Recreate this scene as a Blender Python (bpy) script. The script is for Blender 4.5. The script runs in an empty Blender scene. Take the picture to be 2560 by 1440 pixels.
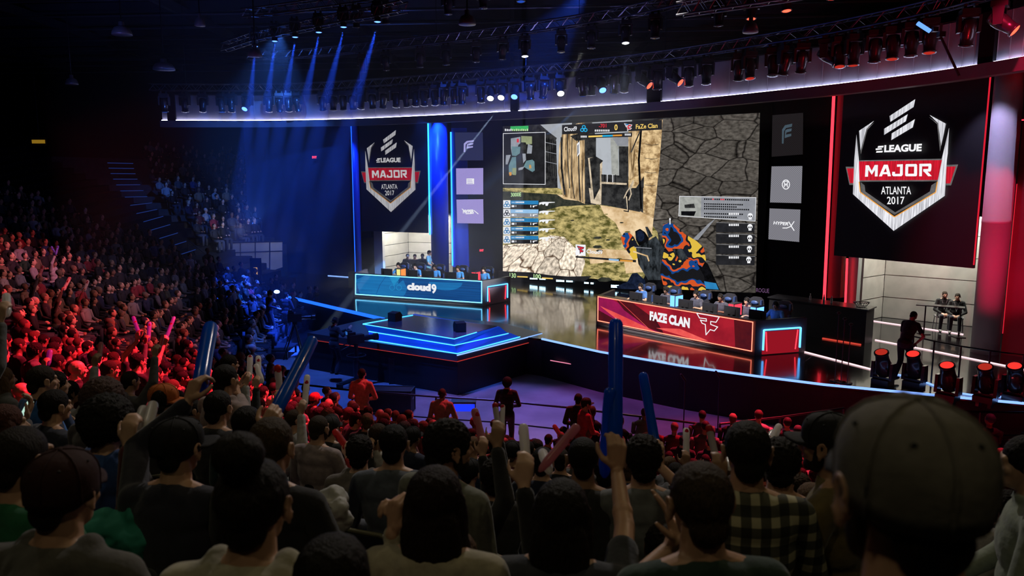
import bpy, math, random
from mathutils import Vector, Matrix, noise
random.seed(7)
SC = bpy.context.scene
COL = SC.collection
PI = math.pi

# ---------------------------------------------------------------- camera
ZC, STAGE, FPX, PITCH = 6.1, 1.2, 1870.0, math.radians(8.2)
cam_data = bpy.data.cameras.new('camera')
cam_data.sensor_width = 36.0
cam_data.lens = 36.0 * FPX / 2560.0
cam_data.clip_start, cam_data.clip_end = 0.05, 200
cam_data.dof.use_dof = True
cam_data.dof.focus_distance = 22.0
cam_data.dof.aperture_fstop = 4.0
cam = bpy.data.objects.new('camera', cam_data)
COL.objects.link(cam)
cam.location = (0, 0, ZC)
cam.rotation_euler = (PI / 2 - PITCH, 0, 0)
SC.camera = cam

# ---------------------------------------------------------------- world and exposure
world = bpy.data.worlds.new('hall_dark')
SC.world = world
world.use_nodes = True
world.node_tree.nodes['Background'].inputs[0].default_value = (0.25, 0.35, 1.0, 1)
world.node_tree.nodes['Background'].inputs[1].default_value = 0.0006
SC.view_settings.view_transform = 'Standard'
SC.view_settings.look = 'None'
SC.view_settings.exposure = 0.0
SC.view_settings.gamma = 1.0
SC.view_settings.use_curve_mapping = False
cy = SC.cycles
cy.use_denoising = True
cy.max_bounces, cy.diffuse_bounces, cy.glossy_bounces = 5, 2, 3
cy.transmission_bounces, cy.volume_bounces, cy.transparent_max_bounces = 3, 0, 6
cy.sample_clamp_indirect = 3.0
cy.use_adaptive_sampling = True
cy.adaptive_threshold = 0.02
cy.caustics_reflective = cy.caustics_refractive = False

# ---------------------------------------------------------------- big lights: washes hung on the grid over the audience
def spot(name, loc, target, col, power, angle, blend=0.5, size=0.12, parent=None):
    d = bpy.data.lights.new(name, 'SPOT')
    d.color, d.energy, d.spot_size, d.spot_blend, d.shadow_soft_size = col, power, math.radians(angle), blend, size
    o = bpy.data.objects.new(name, d); COL.objects.link(o)
    o.location = loc
    o.rotation_euler = (Vector(target) - Vector(loc)).to_track_quat('-Z', 'Y').to_euler()
    return o
RED, BLUE, PURPLE = (1.0, 0.03, 0.07), (0.02, 0.10, 1.0), (0.45, 0.10, 1.0)
for loc, tgt, col, pw, ang in [
    ((1.0, 14.5, 11.5), (-6.8, 11.2, 2.6), RED, 27000, 44),       # red wash, near end of the left stand
    ((0.0, 18.0, 13), (-11.5, 17.0, 2.2), RED, 11000, 30),
    ((-2.0, 20.5, 13), (-18.0, 26.0, 3.8), (1.0, .08, .14), 6500, 18),
    ((-3.0, 21.0, 13), (-14.5, 26.0, 2.2), (.55, .55, 1.0), 2000, 24),
    ((1.0, 19.5, 13), (-17.5, 20.5, 2.0), (1.0, .34, .36), 5200, 46),
    ((7.0, 17.5, 11.0), (6.0, 11.8, 1.2), RED, 30000, 46),         # red wash, right hand floor rows
    ((11.0, 15.0, 11.0), (9.0, 10.5, 1.2), RED, 20000, 46),
    ((3.0, 18.5, 11.3), (-1.5, 12.6, 1.2), RED, 5200, 44),
    ((-2.0, 21.5, 13), (-1.0, 18.9, 0.0), (.22, .20, 1.0), 2600, 32),   # blue and purple on the open floor
    ((2.0, 20.5, 13), (2.5, 18.8, 0.0), (.55, .14, .9), 2300, 30),
    ((6.0, 19.0, 11.0), (4.9, 16.4, 0.0), (1.0, .06, .22), 1100, 28),
    ((-5.0, 20.5, 12.5), (-6.0, 22.3, 0.0), (.05, .16, 1.0), 6500, 36),
    ((-3.0, 20.0, 12.5), (-0.5, 19.0, 0.0), (.30, .22, 1.0), 3800, 30),
    ((3.5, 23.0, 12.5), (-1.0, 15.0, 1.4), (1.0, .50, .46), 1700, 34),
    ((-9.0, 30.0, 11.8), (-14.0, 41.0, 3.2), (.05, .20, 1.0), 5000, 56),  # blue on the far stand
    ((2.6, 27.0, 12.6), (-4.4, 35.6, 4.5), BLUE, 4200, 48),      # blue wash on the left of the backdrop
    ((9.6, 15.0, 12.0), (14.9, 21.5, 3.0), (1.0, .02, .09), 2600, 36),    # red wash on the right of the backdrop
    ((6.5, 19.5, 11.5), (-3.4, 31.2, 2.2), (.85, .93, 1.0), 32000, 17),     # white key on the blue team's players
    ((2.5, 17.5, 13.2), (5.9, 24.4, 2.2), (1.0, .93, .9), 24000, 26),       # white key on the red team's players
    ((1.5, 14.0, 12.5), (0.0, 5.4, 3.4), (1.0, .9, .82), 1500, 46),         # added spot that brightens the middle rows and their sticks
    ((5.0, 8.5, 13.0), (-.5, 2.6, 4.6), (1.0, .82, .46), 240, 74),          # dim house lights over the nearest rows
    ((-6.0, 8.0, 13.0), (-2.0, 3.0, 4.6), (.95, .86, .6), 150, 70),
    ((-3.0, -2.0, 13.6), (-.5, 4.2, 4.2), (1.0, .86, .5), 150, 60),
    ((4.0, -1.5, 13.6), (2.0, 4.2, 4.2), (1.0, .86, .5), 110, 60),
]:
    spot('wash_light', loc, tgt, col, pw, ang)
# ---------------------------------------------------------------- a photo pixel to a point on a real plane
_c, _s = math.cos(PITCH), math.sin(PITCH)
def ray(u, v):
    x, z = (u - 1280) / FPX, -(v - 720) / FPX
    return Vector((x, _c + z * _s, -_s + z * _c))
CAM = Vector((0, 0, ZC))
def onz(u, v, z):
    d = ray(u, v); return CAM + d * ((z - ZC) / d.z)
def at(u, v, Y):
    d = ray(u, v); return CAM + d * (Y / d.y)
class Plane:                                  # a vertical plane through A and B; s runs along A->B in metres, t is height
    def __init__(self, A, B):
        self.A = Vector((A[0], A[1], 0)); self.d = (Vector((B[0], B[1], 0)) - self.A).normalized()
        self.n = Vector((self.d.y, -self.d.x, 0))          # towards the hall
    def px(self, u, v, off=0.0):
        d = ray(u, v); A = self.A + self.n * off
        k = (self.n.dot(A - CAM)) / self.n.dot(d)
        return CAM + d * k
    def st(self, p):
        return (p - self.A).dot(self.d), p.z
    def P(self, s, t, off=0.0):
        q = self.A + self.d * s + self.n * off; return Vector((q.x, q.y, t))
def proj(p):
    q = Vector(p) - CAM
    fw, up = q.y * _c - q.z * _s, q.y * _s + q.z * _c
    return (1280 + FPX * q.x / fw, 720 - FPX * up / fw, fw)

# ---------------------------------------------------------------- materials
MATS = {}
def nodes(m): return m.node_tree.nodes, m.node_tree.links
def mat(name, col=(.5, .5, .5), rough=.5, metal=0.0, emit=None, strength=0.0, spec=.5, noise_amt=0.0, nscale=8.0, bump=0.0, obj_col=False, coat=0.0, alpha=1.0, sheen=0.0):
    if name in MATS: return MATS[name]
    m = bpy.data.materials.new(name); m.use_nodes = True
    N, L = nodes(m); b = N['Principled BSDF']
    b.inputs['Base Color'].default_value = (*col, 1); b.inputs['Roughness'].default_value = rough
    b.inputs['Metallic'].default_value = metal; b.inputs['Specular IOR Level'].default_value = spec
    b.inputs['Coat Weight'].default_value = coat; b.inputs['Alpha'].default_value = alpha
    b.inputs['Sheen Weight'].default_value = sheen
    src = None
    if obj_col:
        oi = N.new('ShaderNodeObjectInfo'); src = oi.outputs['Color']
    if noise_amt or bump:
        tc = N.new('ShaderNodeTexCoord'); nz = N.new('ShaderNodeTexNoise'); nz.inputs['Scale'].default_value = nscale; nz.inputs['Detail'].default_value = 5
        L.new(tc.outputs['Object'], nz.inputs['Vector'])
        if noise_amt:
            mx = N.new('ShaderNodeMix'); mx.data_type = 'RGBA'; mx.blend_type = 'MULTIPLY'; mx.inputs[0].default_value = noise_amt
            if src: L.new(src, mx.inputs[6])
            else: mx.inputs[6].default_value = (*col, 1)
            rp = N.new('ShaderNodeValToRGB'); rp.color_ramp.elements[0].position = .35; rp.color_ramp.elements[1].position = .65
            rp.color_ramp.elements[0].color = (.25, .25, .25, 1)
            L.new(nz.outputs['Fac'], rp.inputs[0]); L.new(rp.outputs[0], mx.inputs[7]); src = mx.outputs[2]
        if bump:
            bp = N.new('ShaderNodeBump'); bp.inputs['Strength'].default_value = bump; bp.inputs['Distance'].default_value = .02
            L.new(nz.outputs['Fac'], bp.inputs['Height']); L.new(bp.outputs[0], b.inputs['Normal'])
    if src: L.new(src, b.inputs['Base Color'])
    if emit:
        b.inputs['Emission Color'].default_value = (*emit, 1); b.inputs['Emission Strength'].default_value = strength
    MATS[name] = m; return m
def glow(name, col, strength, sample=True):
    if name in MATS: return MATS[name]
    m = bpy.data.materials.new(name); m.use_nodes = True
    N, L = nodes(m); N.remove(N['Principled BSDF'])
    e = N.new('ShaderNodeEmission'); e.inputs[0].default_value = (*col, 1); e.inputs[1].default_value = strength
    L.new(e.outputs[0], N['Material Output'].inputs[0])
    if not sample: m.cycles.emission_sampling = 'NONE'
    MATS[name] = m; return m

# ---------------------------------------------------------------- mesh builder
class MB:
    def __init__(self): self.v, self.f, self.m, self.uv = [], [], [], None
    def add(self, vs, fs, mi=0):
        o = len(self.v); self.v += [tuple(p) for p in vs]; self.f += [tuple(i + o for i in f) for f in fs]; self.m += [mi] * len(fs); return self
    def box(self, c, size, rot=None, mi=0, taper=1.0):
        hx, hy, hz = size[0] / 2, size[1] / 2, size[2] / 2
        vs = [Vector((sx * hx * (taper if sz > 0 else 1), sy * hy * (taper if sz > 0 else 1), sz * hz)) for sz in (-1, 1) for sx, sy in ((-1, -1), (1, -1), (1, 1), (-1, 1))]
        if rot is not None: vs = [rot @ p for p in vs]
        vs = [p + Vector(c) for p in vs]
        return self.add(vs, [(3, 2, 1, 0), (4, 5, 6, 7), (0, 1, 5, 4), (1, 2, 6, 5), (2, 3, 7, 6), (3, 0, 4, 7)], mi)
    def prism(self, poly, vec, mi=0):           # planar polygon extruded by vec
        n = len(poly); vec = Vector(vec); a = [Vector(p) for p in poly]; b = [p + vec for p in a]
        nrm = Vector((0, 0, 0))
        for i in range(n): nrm += a[i].cross(a[(i + 1) % n])
        fl = nrm.dot(vec) > 0
        fs = [tuple(range(n)) if not fl else tuple(reversed(range(n))), tuple(range(2 * n - 1, n - 1, -1)) if not fl else tuple(range(n, 2 * n))]
        for i in range(n):
            j = (i + 1) % n; q = (i, j, n + j, n + i); fs.append(q if fl else tuple(reversed(q)))
        return self.add(a + b, fs, mi)
    def poly(self, pts, mi=0): return self.add(pts, [tuple(range(len(pts)))], mi)
    def frustum(self, p0, p1, r0, r1, n=10, mi=0, cap=True):
        p0, p1 = Vector(p0), Vector(p1); d = (p1 - p0)
        if d.length < 1e-6: return self
        q = d.to_track_quat('Z', 'Y'); vs = []
        for p, r in ((p0, r0), (p1, r1)):
            for i in range(n):
                a = 2 * PI * i / n; vs.append(p + q @ Vector((r * math.cos(a), r * math.sin(a), 0)))
        fs = [(i, (i + 1) % n, n + (i + 1) % n, n + i) for i in range(n)]
        if cap: fs += [tuple(reversed(range(n))), tuple(range(n, 2 * n))]
        return self.add(vs, fs, mi)
    def tube(self, p0, p1, r, n=8, mi=0): return self.frustum(p0, p1, r, r, n, mi)
    def path(self, pts, r, n=8, mi=0):
        pts = [Vector(p) for p in pts]; vs, fs = [], []
        for k, p in enumerate(pts):
            t = (pts[min(k + 1, len(pts) - 1)] - pts[max(k - 1, 0)]).normalized(); q = t.to_track_quat('Z', 'Y')
            rr = r[k] if isinstance(r, (list, tuple)) else r
            vs += [p + q @ Vector((rr * math.cos(2 * PI * i / n), rr * math.sin(2 * PI * i / n), 0)) for i in range(n)]
        for k in range(len(pts) - 1):
            fs += [(k * n + i, k * n + (i + 1) % n, (k + 1) * n + (i + 1) % n, (k + 1) * n + i) for i in range(n)]
        fs += [tuple(reversed(range(n))), tuple(range((len(pts) - 1) * n, len(pts) * n))]
        return self.add(vs, fs, mi)
    def ell(self, c, r, rot=None, seg=14, rings=9, mi=0):
        vs = [Vector((0, 0, -1))]; fs = []
        for j in range(1, rings):
            a = -PI / 2 + PI * j / rings
            vs += [Vector((math.cos(a) * math.cos(2 * PI * i / seg), math.cos(a) * math.sin(2 * PI * i / seg), math.sin(a))) for i in range(seg)]
        vs.append(Vector((0, 0, 1))); T = len(vs) - 1
        fs += [(0, 1 + (i + 1) % seg, 1 + i) for i in range(seg)]
        for j in range(rings - 2):
            o = 1 + j * seg; fs += [(o + i, o + (i + 1) % seg, o + seg + (i + 1) % seg, o + seg + i) for i in range(seg)]
        o = 1 + (rings - 2) * seg; fs += [(o + i, o + (i + 1) % seg, T) for i in range(seg)]
        if not isinstance(r, (tuple, list)): r = (r, r, r)
        vs = [Vector((p.x * r[0], p.y * r[1], p.z * r[2])) for p in vs]
        if rot is not None: vs = [rot @ p for p in vs]
        return self.add([p + Vector(c) for p in vs], fs, mi)
    def cap(self, p0, p1, r0, r1=None, n=12):    # capsule as overlapping closed shells, for remeshing
        r1 = r0 if r1 is None else r1
        self.frustum(p0, p1, r0, r1, n); self.ell(p0, r0, None, n, 7); self.ell(p1, r1, None, n, 7); return self
    def lathe(self, prof, M=None, n=16, mi=0):   # (r, z) pairs about Z
        vs, fs = [], []
        for r, z in prof: vs += [Vector((r * math.cos(2 * PI * i / n), r * math.sin(2 * PI * i / n), z)) for i in range(n)]
        for k in range(len(prof) - 1): fs += [(k * n + i, k * n + (i + 1) % n, (k + 1) * n + (i + 1) % n, (k + 1) * n + i) for i in range(n)]
        fs += [tuple(reversed(range(n))), tuple(range((len(prof) - 1) * n, len(prof) * n))]
        if M is not None: vs = [M @ p for p in vs]
        return self.add(vs, fs, mi)
    def xf(self, M): self.v = [tuple(M @ Vector(p)) for p in self.v]; return self
    def join(self, o, M=None, mi=None):
        vs = o.v if M is None else [tuple(M @ Vector(p)) for p in o.v]
        k = len(self.v); self.v += vs; self.f += [tuple(i + k for i in f) for f in o.f]; self.m += (o.m if mi is None else [mi] * len(o.f)); return self
    def mesh(self, name, mats, smooth=False):
        me = bpy.data.meshes.new(name); me.from_pydata(self.v, [], self.f)
        if not isinstance(mats, (list, tuple)): mats = [mats]
        for m in mats: me.materials.append(m)
        if len(mats) > 1: me.polygons.foreach_set('material_index', self.m)
        if smooth: me.polygons.foreach_set('use_smooth', [True] * len(me.polygons))
        if self.uv: 
            l = me.uv_layers.new(name='plane'); 
            for lp in me.loops: l.data[lp.index].uv = self.uv[lp.vertex_index]
        me.update(); return me
    def build(self, name, mats, parent=None, smooth=False):
        return link(name, self.mesh(name, mats, smooth), parent)
def link(name, me, parent=None):
    o = bpy.data.objects.new(name, me); COL.objects.link(o)
    if parent is not None: o.parent = parent
    return o
def tag(o, label, cat, group=None, kind=None):
    o['label'] = label; o['category'] = cat
    if group: o['group'] = group
    if kind: o['kind'] = kind
    return o
def thing(name, label, cat, loc=(0, 0, 0), rz=0.0, group=None):
    o = bpy.data.objects.new(name, None); COL.objects.link(o); o.location = loc; o.rotation_euler = (0, 0, rz); o.empty_display_size = .1
    return tag(o, label, cat, group)
def struct(name, mb, m, smooth=False, parent=None):
    o = mb.build(name, m, parent, smooth)
    if parent is None: o['kind'] = 'structure'
    return o
def dup(o, loc, rz=None, label=None, group=None, scale=None):
    r = o.copy(); COL.objects.link(r); r.location = loc
    if rz is not None: r.rotation_euler = (0, 0, rz)
    if scale: r.scale = (scale,) * 3
    if label: r['label'] = label
    if group: r['group'] = group
    for ch in kids(o):
        c = ch.copy(); COL.objects.link(c); c.parent = r
        for g in kids(ch): d = g.copy(); COL.objects.link(d); d.parent = c
    return r
def kids(o): return [c for c in o.children]
ORD = ['zeroth', 'first', 'second', 'third', 'fourth', 'fifth', 'sixth', 'seventh', 'eighth', 'ninth', 'tenth', 'eleventh', 'twelfth', 'thirteenth', 'fourteenth', 'fifteenth', 'sixteenth', 'seventeenth', 'eighteenth', 'nineteenth', 'twentieth']
def ordn(n):
    if n <= 20: return ORD[n]
    tens = {2: 'twenty', 3: 'thirty', 4: 'forty', 5: 'fifty', 6: 'sixty'}[n // 10]
    if n % 10 == 0: return tens[:-1] + 'ieth'
    return tens + '-' + ORD[n % 10]

# ---------------------------------------------------------------- voxel remeshing: many shells into one skin
def remesh_all(jobs):     # jobs: list of (MB, voxel, smooth_iterations, material); returns meshes
    tmp = []
    for mb, vox, it, m in jobs:
        o = link('tmp', mb.mesh('tmp', m), None)
        r = o.modifiers.new('r', 'REMESH'); r.mode = 'VOXEL'; r.voxel_size = vox; r.use_smooth_shade = True
        if it:
            s = o.modifiers.new('s', 'SMOOTH'); s.factor = .5; s.iterations = it
        tmp.append(o)
    bpy.context.view_layer.update(); dg = bpy.context.evaluated_depsgraph_get(); out = []
    for o, (mb, vox, it, m) in zip(tmp, jobs):
        me = bpy.data.meshes.new_from_object(o.evaluated_get(dg)); me.materials.clear(); me.materials.append(m)
        me.polygons.foreach_set('use_smooth', [True] * len(me.polygons)); out.append(me)
    for o in tmp:
        md = o.data; bpy.data.objects.remove(o); bpy.data.meshes.remove(md)
    return out

# ---------------------------------------------------------------- lettering as flat polygons
_TXT = {}
def text_polys(s, bold=0.0):
    k = (s, bold)
    if k in _TXT: return _TXT[k]
    cu = bpy.data.curves.new('t', 'FONT'); cu.body = s; cu.size = 1; cu.offset = bold; cu.resolution_u = 3; cu.fill_mode = 'BOTH'
    o = bpy.data.objects.new('t', cu); COL.objects.link(o); bpy.context.view_layer.update()
    me = bpy.data.meshes.new_from_object(o.evaluated_get(bpy.context.evaluated_depsgraph_get()))
    vs = [(v.co.x, v.co.y) for v in me.vertices]; fs = [tuple(p.vertices) for p in me.polygons]
    bpy.data.objects.remove(o); bpy.data.curves.remove(cu); bpy.data.meshes.remove(me)
    x0, x1 = min(v[0] for v in vs), max(v[0] for v in vs); y0, y1 = min(v[1] for v in vs), max(v[1] for v in vs)
    r = ([((a - x0) / (x1 - x0), (b - y0) / (y1 - y0)) for a, b in vs], fs); _TXT[k] = r; return r
def put_text(mb, s, quad, mi=0, bold=0.0):        # quad: TL, TR, BR, BL points in space
    vs, fs = text_polys(s, bold); TL, TR, BR, BL = [Vector(q) for q in quad]
    mb.add([(BL * (1 - a) + BR * a) * (1 - b) + (TL * (1 - a) + TR * a) * b for a, b in vs], fs, mi)
def stroke(mb, pts, w, mi=0, close=False):        # thick polyline in space; points lie on one plane with normal n
    pass
# ---------------------------------------------------------------- materials of the hall and stage
M_black = mat('black_paint', (.012, .012, .014), .55)
M_matte = mat('black_drape', (.008, .008, .010), .95, spec=.1)
M_conc = mat('arena_floor_paint', (.30, .29, .31), .42, noise_amt=.35, nscale=1.3)
M_riser = mat('riser_concrete', (.045, .043, .045), .8, noise_amt=.4, nscale=3)
M_alu = mat('brushed_aluminium_panel', (.52, .51, .47), .36, metal=.45, noise_amt=.25, nscale=2.2)
M_fasc = mat('fascia_panel', (.36, .34, .39), .42, metal=.35, noise_amt=.3, nscale=1.5)
M_steel = mat('dark_steel', (.06, .06, .065), .35, metal=.9)
M_chrome = mat('truss_aluminium', (.22, .22, .24), .3, metal=1.0)
M_setgrey = mat('set_panel_grey', (.10, .10, .11), .5)
M_white = mat('white_set_panel', (.55, .55, .56), .5)
M_desk = mat('desk_black_laminate', (.02, .02, .022), .25)
M_deskside = mat('desk_side_grey', (.13, .12, .125), .5)
G_blue = glow('led_blue', (.06, .38, 1.0), 5.0)
G_deep = glow('led_deep_blue', (.01, .10, 1.0), 2.2)
G_red = glow('led_red', (1.0, .03, .05), 2.6)
G_orange = glow('led_orange', (1.0, .16, .08), 4.0)
G_white = glow('led_white', (.66, .68, 1.0), 15.0)
G_floorl = glow('led_floor_white', (.95, .62, .66), 1.5)
G_floorb = glow('led_floor_blue', (.22, .40, 1.0), 1.6)
G_pink = glow('led_pink', (.85, .25, .40), 1.0)

# glossy stage deck: black lacquer with faint scuffs
m = M_deck = mat('glossy_stage_deck', (.012, .012, .014), .1)
N, L = nodes(m); b = N['Principled BSDF']
tc = N.new('ShaderNodeTexCoord'); nz = N.new('ShaderNodeTexNoise'); nz.inputs['Scale'].default_value = .9; nz.inputs['Detail'].default_value = 6
L.new(tc.outputs['Object'], nz.inputs['Vector'])
mr = N.new('ShaderNodeMapRange'); mr.inputs[3].default_value = .04; mr.inputs[4].default_value = .22; L.new(nz.outputs['Fac'], mr.inputs[0]); L.new(mr.outputs[0], b.inputs['Roughness'])
bk = N.new('ShaderNodeTexBrick'); bk.inputs['Scale'].default_value = 1.0; bk.inputs['Mortar Size'].default_value = .006; bk.inputs['Brick Width'].default_value = 2.44; bk.inputs['Row Height'].default_value = 2.44; bk.offset = 0
mp = N.new('ShaderNodeMapping'); mp.inputs['Rotation'].default_value = (0, 0, math.radians(35)); L.new(tc.outputs['Object'], mp.inputs[0]); L.new(mp.outputs[0], bk.inputs['Vector'])
bp = N.new('ShaderNodeBump'); bp.inputs['Strength'].default_value = .25; bp.inputs['Distance'].default_value = .01; bp.invert = True
L.new(bk.outputs['Fac'], bp.inputs['Height']); L.new(bp.outputs[0], b.inputs['Normal']); b.inputs['Coat Weight'].default_value = .3; b.inputs['Coat Roughness'].default_value = .06

# ---------------------------------------------------------------- hall shell
XL, XR, YB, YF, ZT = -46, 26, 56, -7, 15.2
struct('floor', MB().box(((XL + XR) / 2, (YB + YF) / 2, -.15), (XR - XL, YB - YF, .3)), M_conc)
cb = MB().box(((XL + XR) / 2, (YB + YF) / 2, ZT + .15), (XR - XL, YB - YF, .3))
struct('ceiling', cb, M_black)
struct('wall_left', MB().box((XL - .15, (YB + YF) / 2, ZT / 2), (.3, YB - YF, ZT)), M_matte)
struct('wall_right', MB().box((XR + .15, (YB + YF) / 2, ZT / 2), (.3, YB - YF, ZT)), M_matte)
struct('wall_back', MB().box(((XL + XR) / 2, YB + .15, ZT / 2), (XR - XL, .3, ZT)), M_matte)
struct('wall_front', MB().box(((XL + XR) / 2, YF - .15, ZT / 2), (XR - XL, .3, ZT)), M_matte)
# roof purlins and service pipes under the ceiling, seen as faint lines on the left
rb = MB()
for k in range(15):
    y = 12 + k * 2.9
    rb.tube((XL, y + 3.0, 13.6), (XR, y - 3.0, 13.6), .05, 6); rb.box(((XL + XR) / 2, y, 14.6), (XR - XL, .18, .5), Matrix.Rotation(-.083, 3, 'Z'))
for x in range(-40, 24, 8): rb.box((x, 26, 14.2), (.22, 60, .45))
ob = rb.build('roof_beams', mat('roof_steel', (.10, .10, .12), .35, metal=.6)); ob['kind'] = 'structure'

def strip(mb, a, b_, w=.035, mi=0, up=None):     # square LED bar between two points
    a, b_ = Vector(a), Vector(b_); d = b_ - a; q = d.to_track_quat('Y', 'Z').to_matrix()
    return mb.box((a + b_) / 2, (w, d.length, w), q, mi)

# ---------------------------------------------------------------- stage deck and its curved front
edge = [onz(u, v, STAGE) for u, v in [(722, 742), (838, 769), (960, 797)]] + [Vector((.93, 22.85, STAGE))] + [onz(u, v, STAGE) for u, v in [(1500, 880), (1700, 914), (1885, 940), (2060, 962), (2300, 985)]] + [Vector((11.2, 16.1, STAGE)), Vector((13.5, 15.2, STAGE)), Vector((18, 14, STAGE))]
deck = [Vector((p.x, p.y, STAGE - .06)) for p in edge] + [Vector((23, 22, STAGE - .06)), Vector((19, 32, STAGE - .06)), Vector((9, 43, STAGE - .06)), Vector((-9, 44, STAGE - .06)), Vector((-13, 36, STAGE - .06))]
stage = struct('stage_deck', MB().prism(deck, (0, 0, .06)), M_deck)
sk = MB().prism([Vector((p.x * .999, p.y + .05, 0)) for p in deck], (0, 0, STAGE - .061))
struct('stage_skirt', sk, M_black, parent=stage)
fl = MB()
for a, b_ in zip(edge[:2], edge[1:3]): strip(fl, a + Vector((0, 0, -.02)), b_ + Vector((0, 0, -.02)), .10)
fl.build('edge_light', G_deep, stage)
fl = MB()
for a, b_ in zip(edge[3:-1], edge[4:]): strip(fl, a + Vector((0, 0, .005)), b_ + Vector((0, 0, .005)), .05)
fl.build('edge_light', G_floorb, stage)
fl = MB()
low = [Vector((p.x * 1.0 + .0, p.y - .04, .62)) for p in edge[3:]]
low[0] = onz(1378, 902, .62); low[1] = onz(1500, 920, .62)
lowpx = [(1376, 901), (1530, 928), (1780, 975), (2005, 1008), (2150, 1016)]
lw = [onz(u, v, .62) for u, v in lowpx]
for a, b_ in zip(lw, lw[1:]): strip(fl, a, b_, .022)
fl.build('edge_light', G_pink, stage)
# LED lines let into the deck on the right, and at the mouth of the right doorway
fl = MB()
for a, b_ in [((2012, 880), (2200, 929)), ((2188, 850), (2330, 877)), ((2330, 877), (2560, 924)), ((2180, 802), (2408, 836))]:
    strip(fl, onz(*a, STAGE + .01), onz(*b_, STAGE + .01), .04)
fl.build('deck_light', G_floorl, stage)
fl = MB()
for a, b_ in [((2200, 929), (2290, 945)), ((2300, 950), (2355, 972)), ((2390, 982), (2433, 988)), ((2482, 990), (2520, 994)), ((820, 689), (888, 694))]:
    strip(fl, onz(*a, STAGE + .012), onz(*b_, STAGE + .012), .04)
fl.build('deck_light', G_floorb, stage)

# ---------------------------------------------------------------- thrust with the stepped podium
zs = 1.22
ZB = 1.0
slab = [onz(u, v, zs) for u, v in [(1143, 886), (1355, 832), (1246, 806), (1040, 785), (905, 800), (768, 832)]]
thr = struct('thrust_stage', MB().prism([Vector((p.x, p.y, ZB)) for p in slab], (0, 0, zs - ZB)), mat('thrust_top', (.06, .075, .08), .3))
struct('thrust_skirt', MB().prism([Vector((p.x, p.y + .08, 0)) for p in slab], (0, 0, ZB - .001)), M_black, parent=thr)
fl = MB(); strip(fl, slab[0] + Vector((0, -.03, -.02)), slab[1] + Vector((0, -.03, -.02)), .03)
fl.build('edge_light', G_floorb, thr)
fl = MB()
lo = [Vector((p.x, p.y - .03, ZB + .015)) for p in slab]
strip(fl, lo[0], lo[1], .018); strip(fl, lo[0], lo[5], .012)
fl.build('edge_light', G_orange if False else glow('led_rust', (.8, .06, .05), .55), thr)
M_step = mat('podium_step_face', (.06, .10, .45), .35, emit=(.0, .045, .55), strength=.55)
pod = thing('stepped_podium', 'stepped diamond podium with blue lit edges on the thrust', 'podium')
base0 = [onz(u, v, 1.23) for u, v in [(1143, 884), (1300, 842), (1040, 787), (921, 849)]]
st1 = [onz(u, v, 1.43) for u, v in [(1136, 864), (1271, 834), (1036, 786), (922, 829)]]
st2 = [onz(u, v, 1.64) for u, v in [(1136, 848), (1243, 816), (1032, 789), (908, 811)]]
cx_ = sum((p for p in st2), Vector()) / 4
pod.location = (cx_.x, cx_.y, 1.22); off = Vector((-cx_.x, -cx_.y, -1.22))
def L3(ps): return [p + off for p in ps]
def frus(lower, upper):
    mb = MB(); n = len(lower); mb.add(lower + upper, [tuple(reversed(range(n))), tuple(range(n, 2 * n))] + [(i, (i + 1) % n, n + (i + 1) % n, n + i) for i in range(n)]); return mb
b0 = L3([Vector((p.x, p.y, 1.222)) for p in base0]); t0 = None
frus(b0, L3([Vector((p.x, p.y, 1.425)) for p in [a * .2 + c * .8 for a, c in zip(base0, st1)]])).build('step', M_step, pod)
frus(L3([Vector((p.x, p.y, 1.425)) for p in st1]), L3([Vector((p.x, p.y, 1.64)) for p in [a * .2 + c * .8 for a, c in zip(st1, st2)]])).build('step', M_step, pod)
MB().prism(L3([Vector((p.x, p.y, 1.64)) for p in st2]), (0, 0, .012)).build('top', mat('podium_top', (.10, .085, .11), .22, noise_amt=.6, nscale=.9), pod)
for base, z in ((base0, 1.235), (st1, 1.44), (st2, 1.652)):
    fl = MB(); q = L3([Vector((p.x, p.y - .02, z)) for p in base])
    k = 1.0 if z < 1.6 else .5
    strip(fl, q[0], q[0].lerp(q[1], k), .02); strip(fl, q[0], q[3], .02)
    if z > 1.6: strip(fl, q[3], q[2], .035)
    fl.build('edge_light', glow('led_podium', (.05, .42, 1.0), 3.2), pod)
spot('podium_wash', (-3.2, 17.5, 11.2), (-1.8, 21.6, 1.5), (.03, .14, 1.0), 6500, 13)

# ---------------------------------------------------------------- backdrop planes
PL = Plane((-7.42, 37.0), (-4.02, 35.45))      # left banner
PM = Plane((-2.79, 36.7), (-1.4, 36.35))       # sponsor panels, left
PS = Plane((-.46, 37.0), (9.8, 30.0))          # big screen
PR = Plane((10.8, 25.0), (13.21, 21.3))        # right banner
PQ = Plane((9.53, 28.0), (10.4, 27.13))        # sponsor panels, right
def pxpoly(pl, pts, off=0.0): return [pl.px(u, v, off) for u, v in pts]
def pxslab(pl, pts, off, th, mb=None, mi=0):
    mb = mb or MB(); return mb.prism(pxpoly(pl, pts, off), -pl.n * th, mi)
def stslab(pl, s0, s1, t0, t1, off, th, mb=None, mi=0):
    mb = mb or MB(); return mb.prism([pl.P(s0, t0, off), pl.P(s1, t0, off), pl.P(s1, t1, off), pl.P(s0, t1, off)], -pl.n * th, mi)

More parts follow.
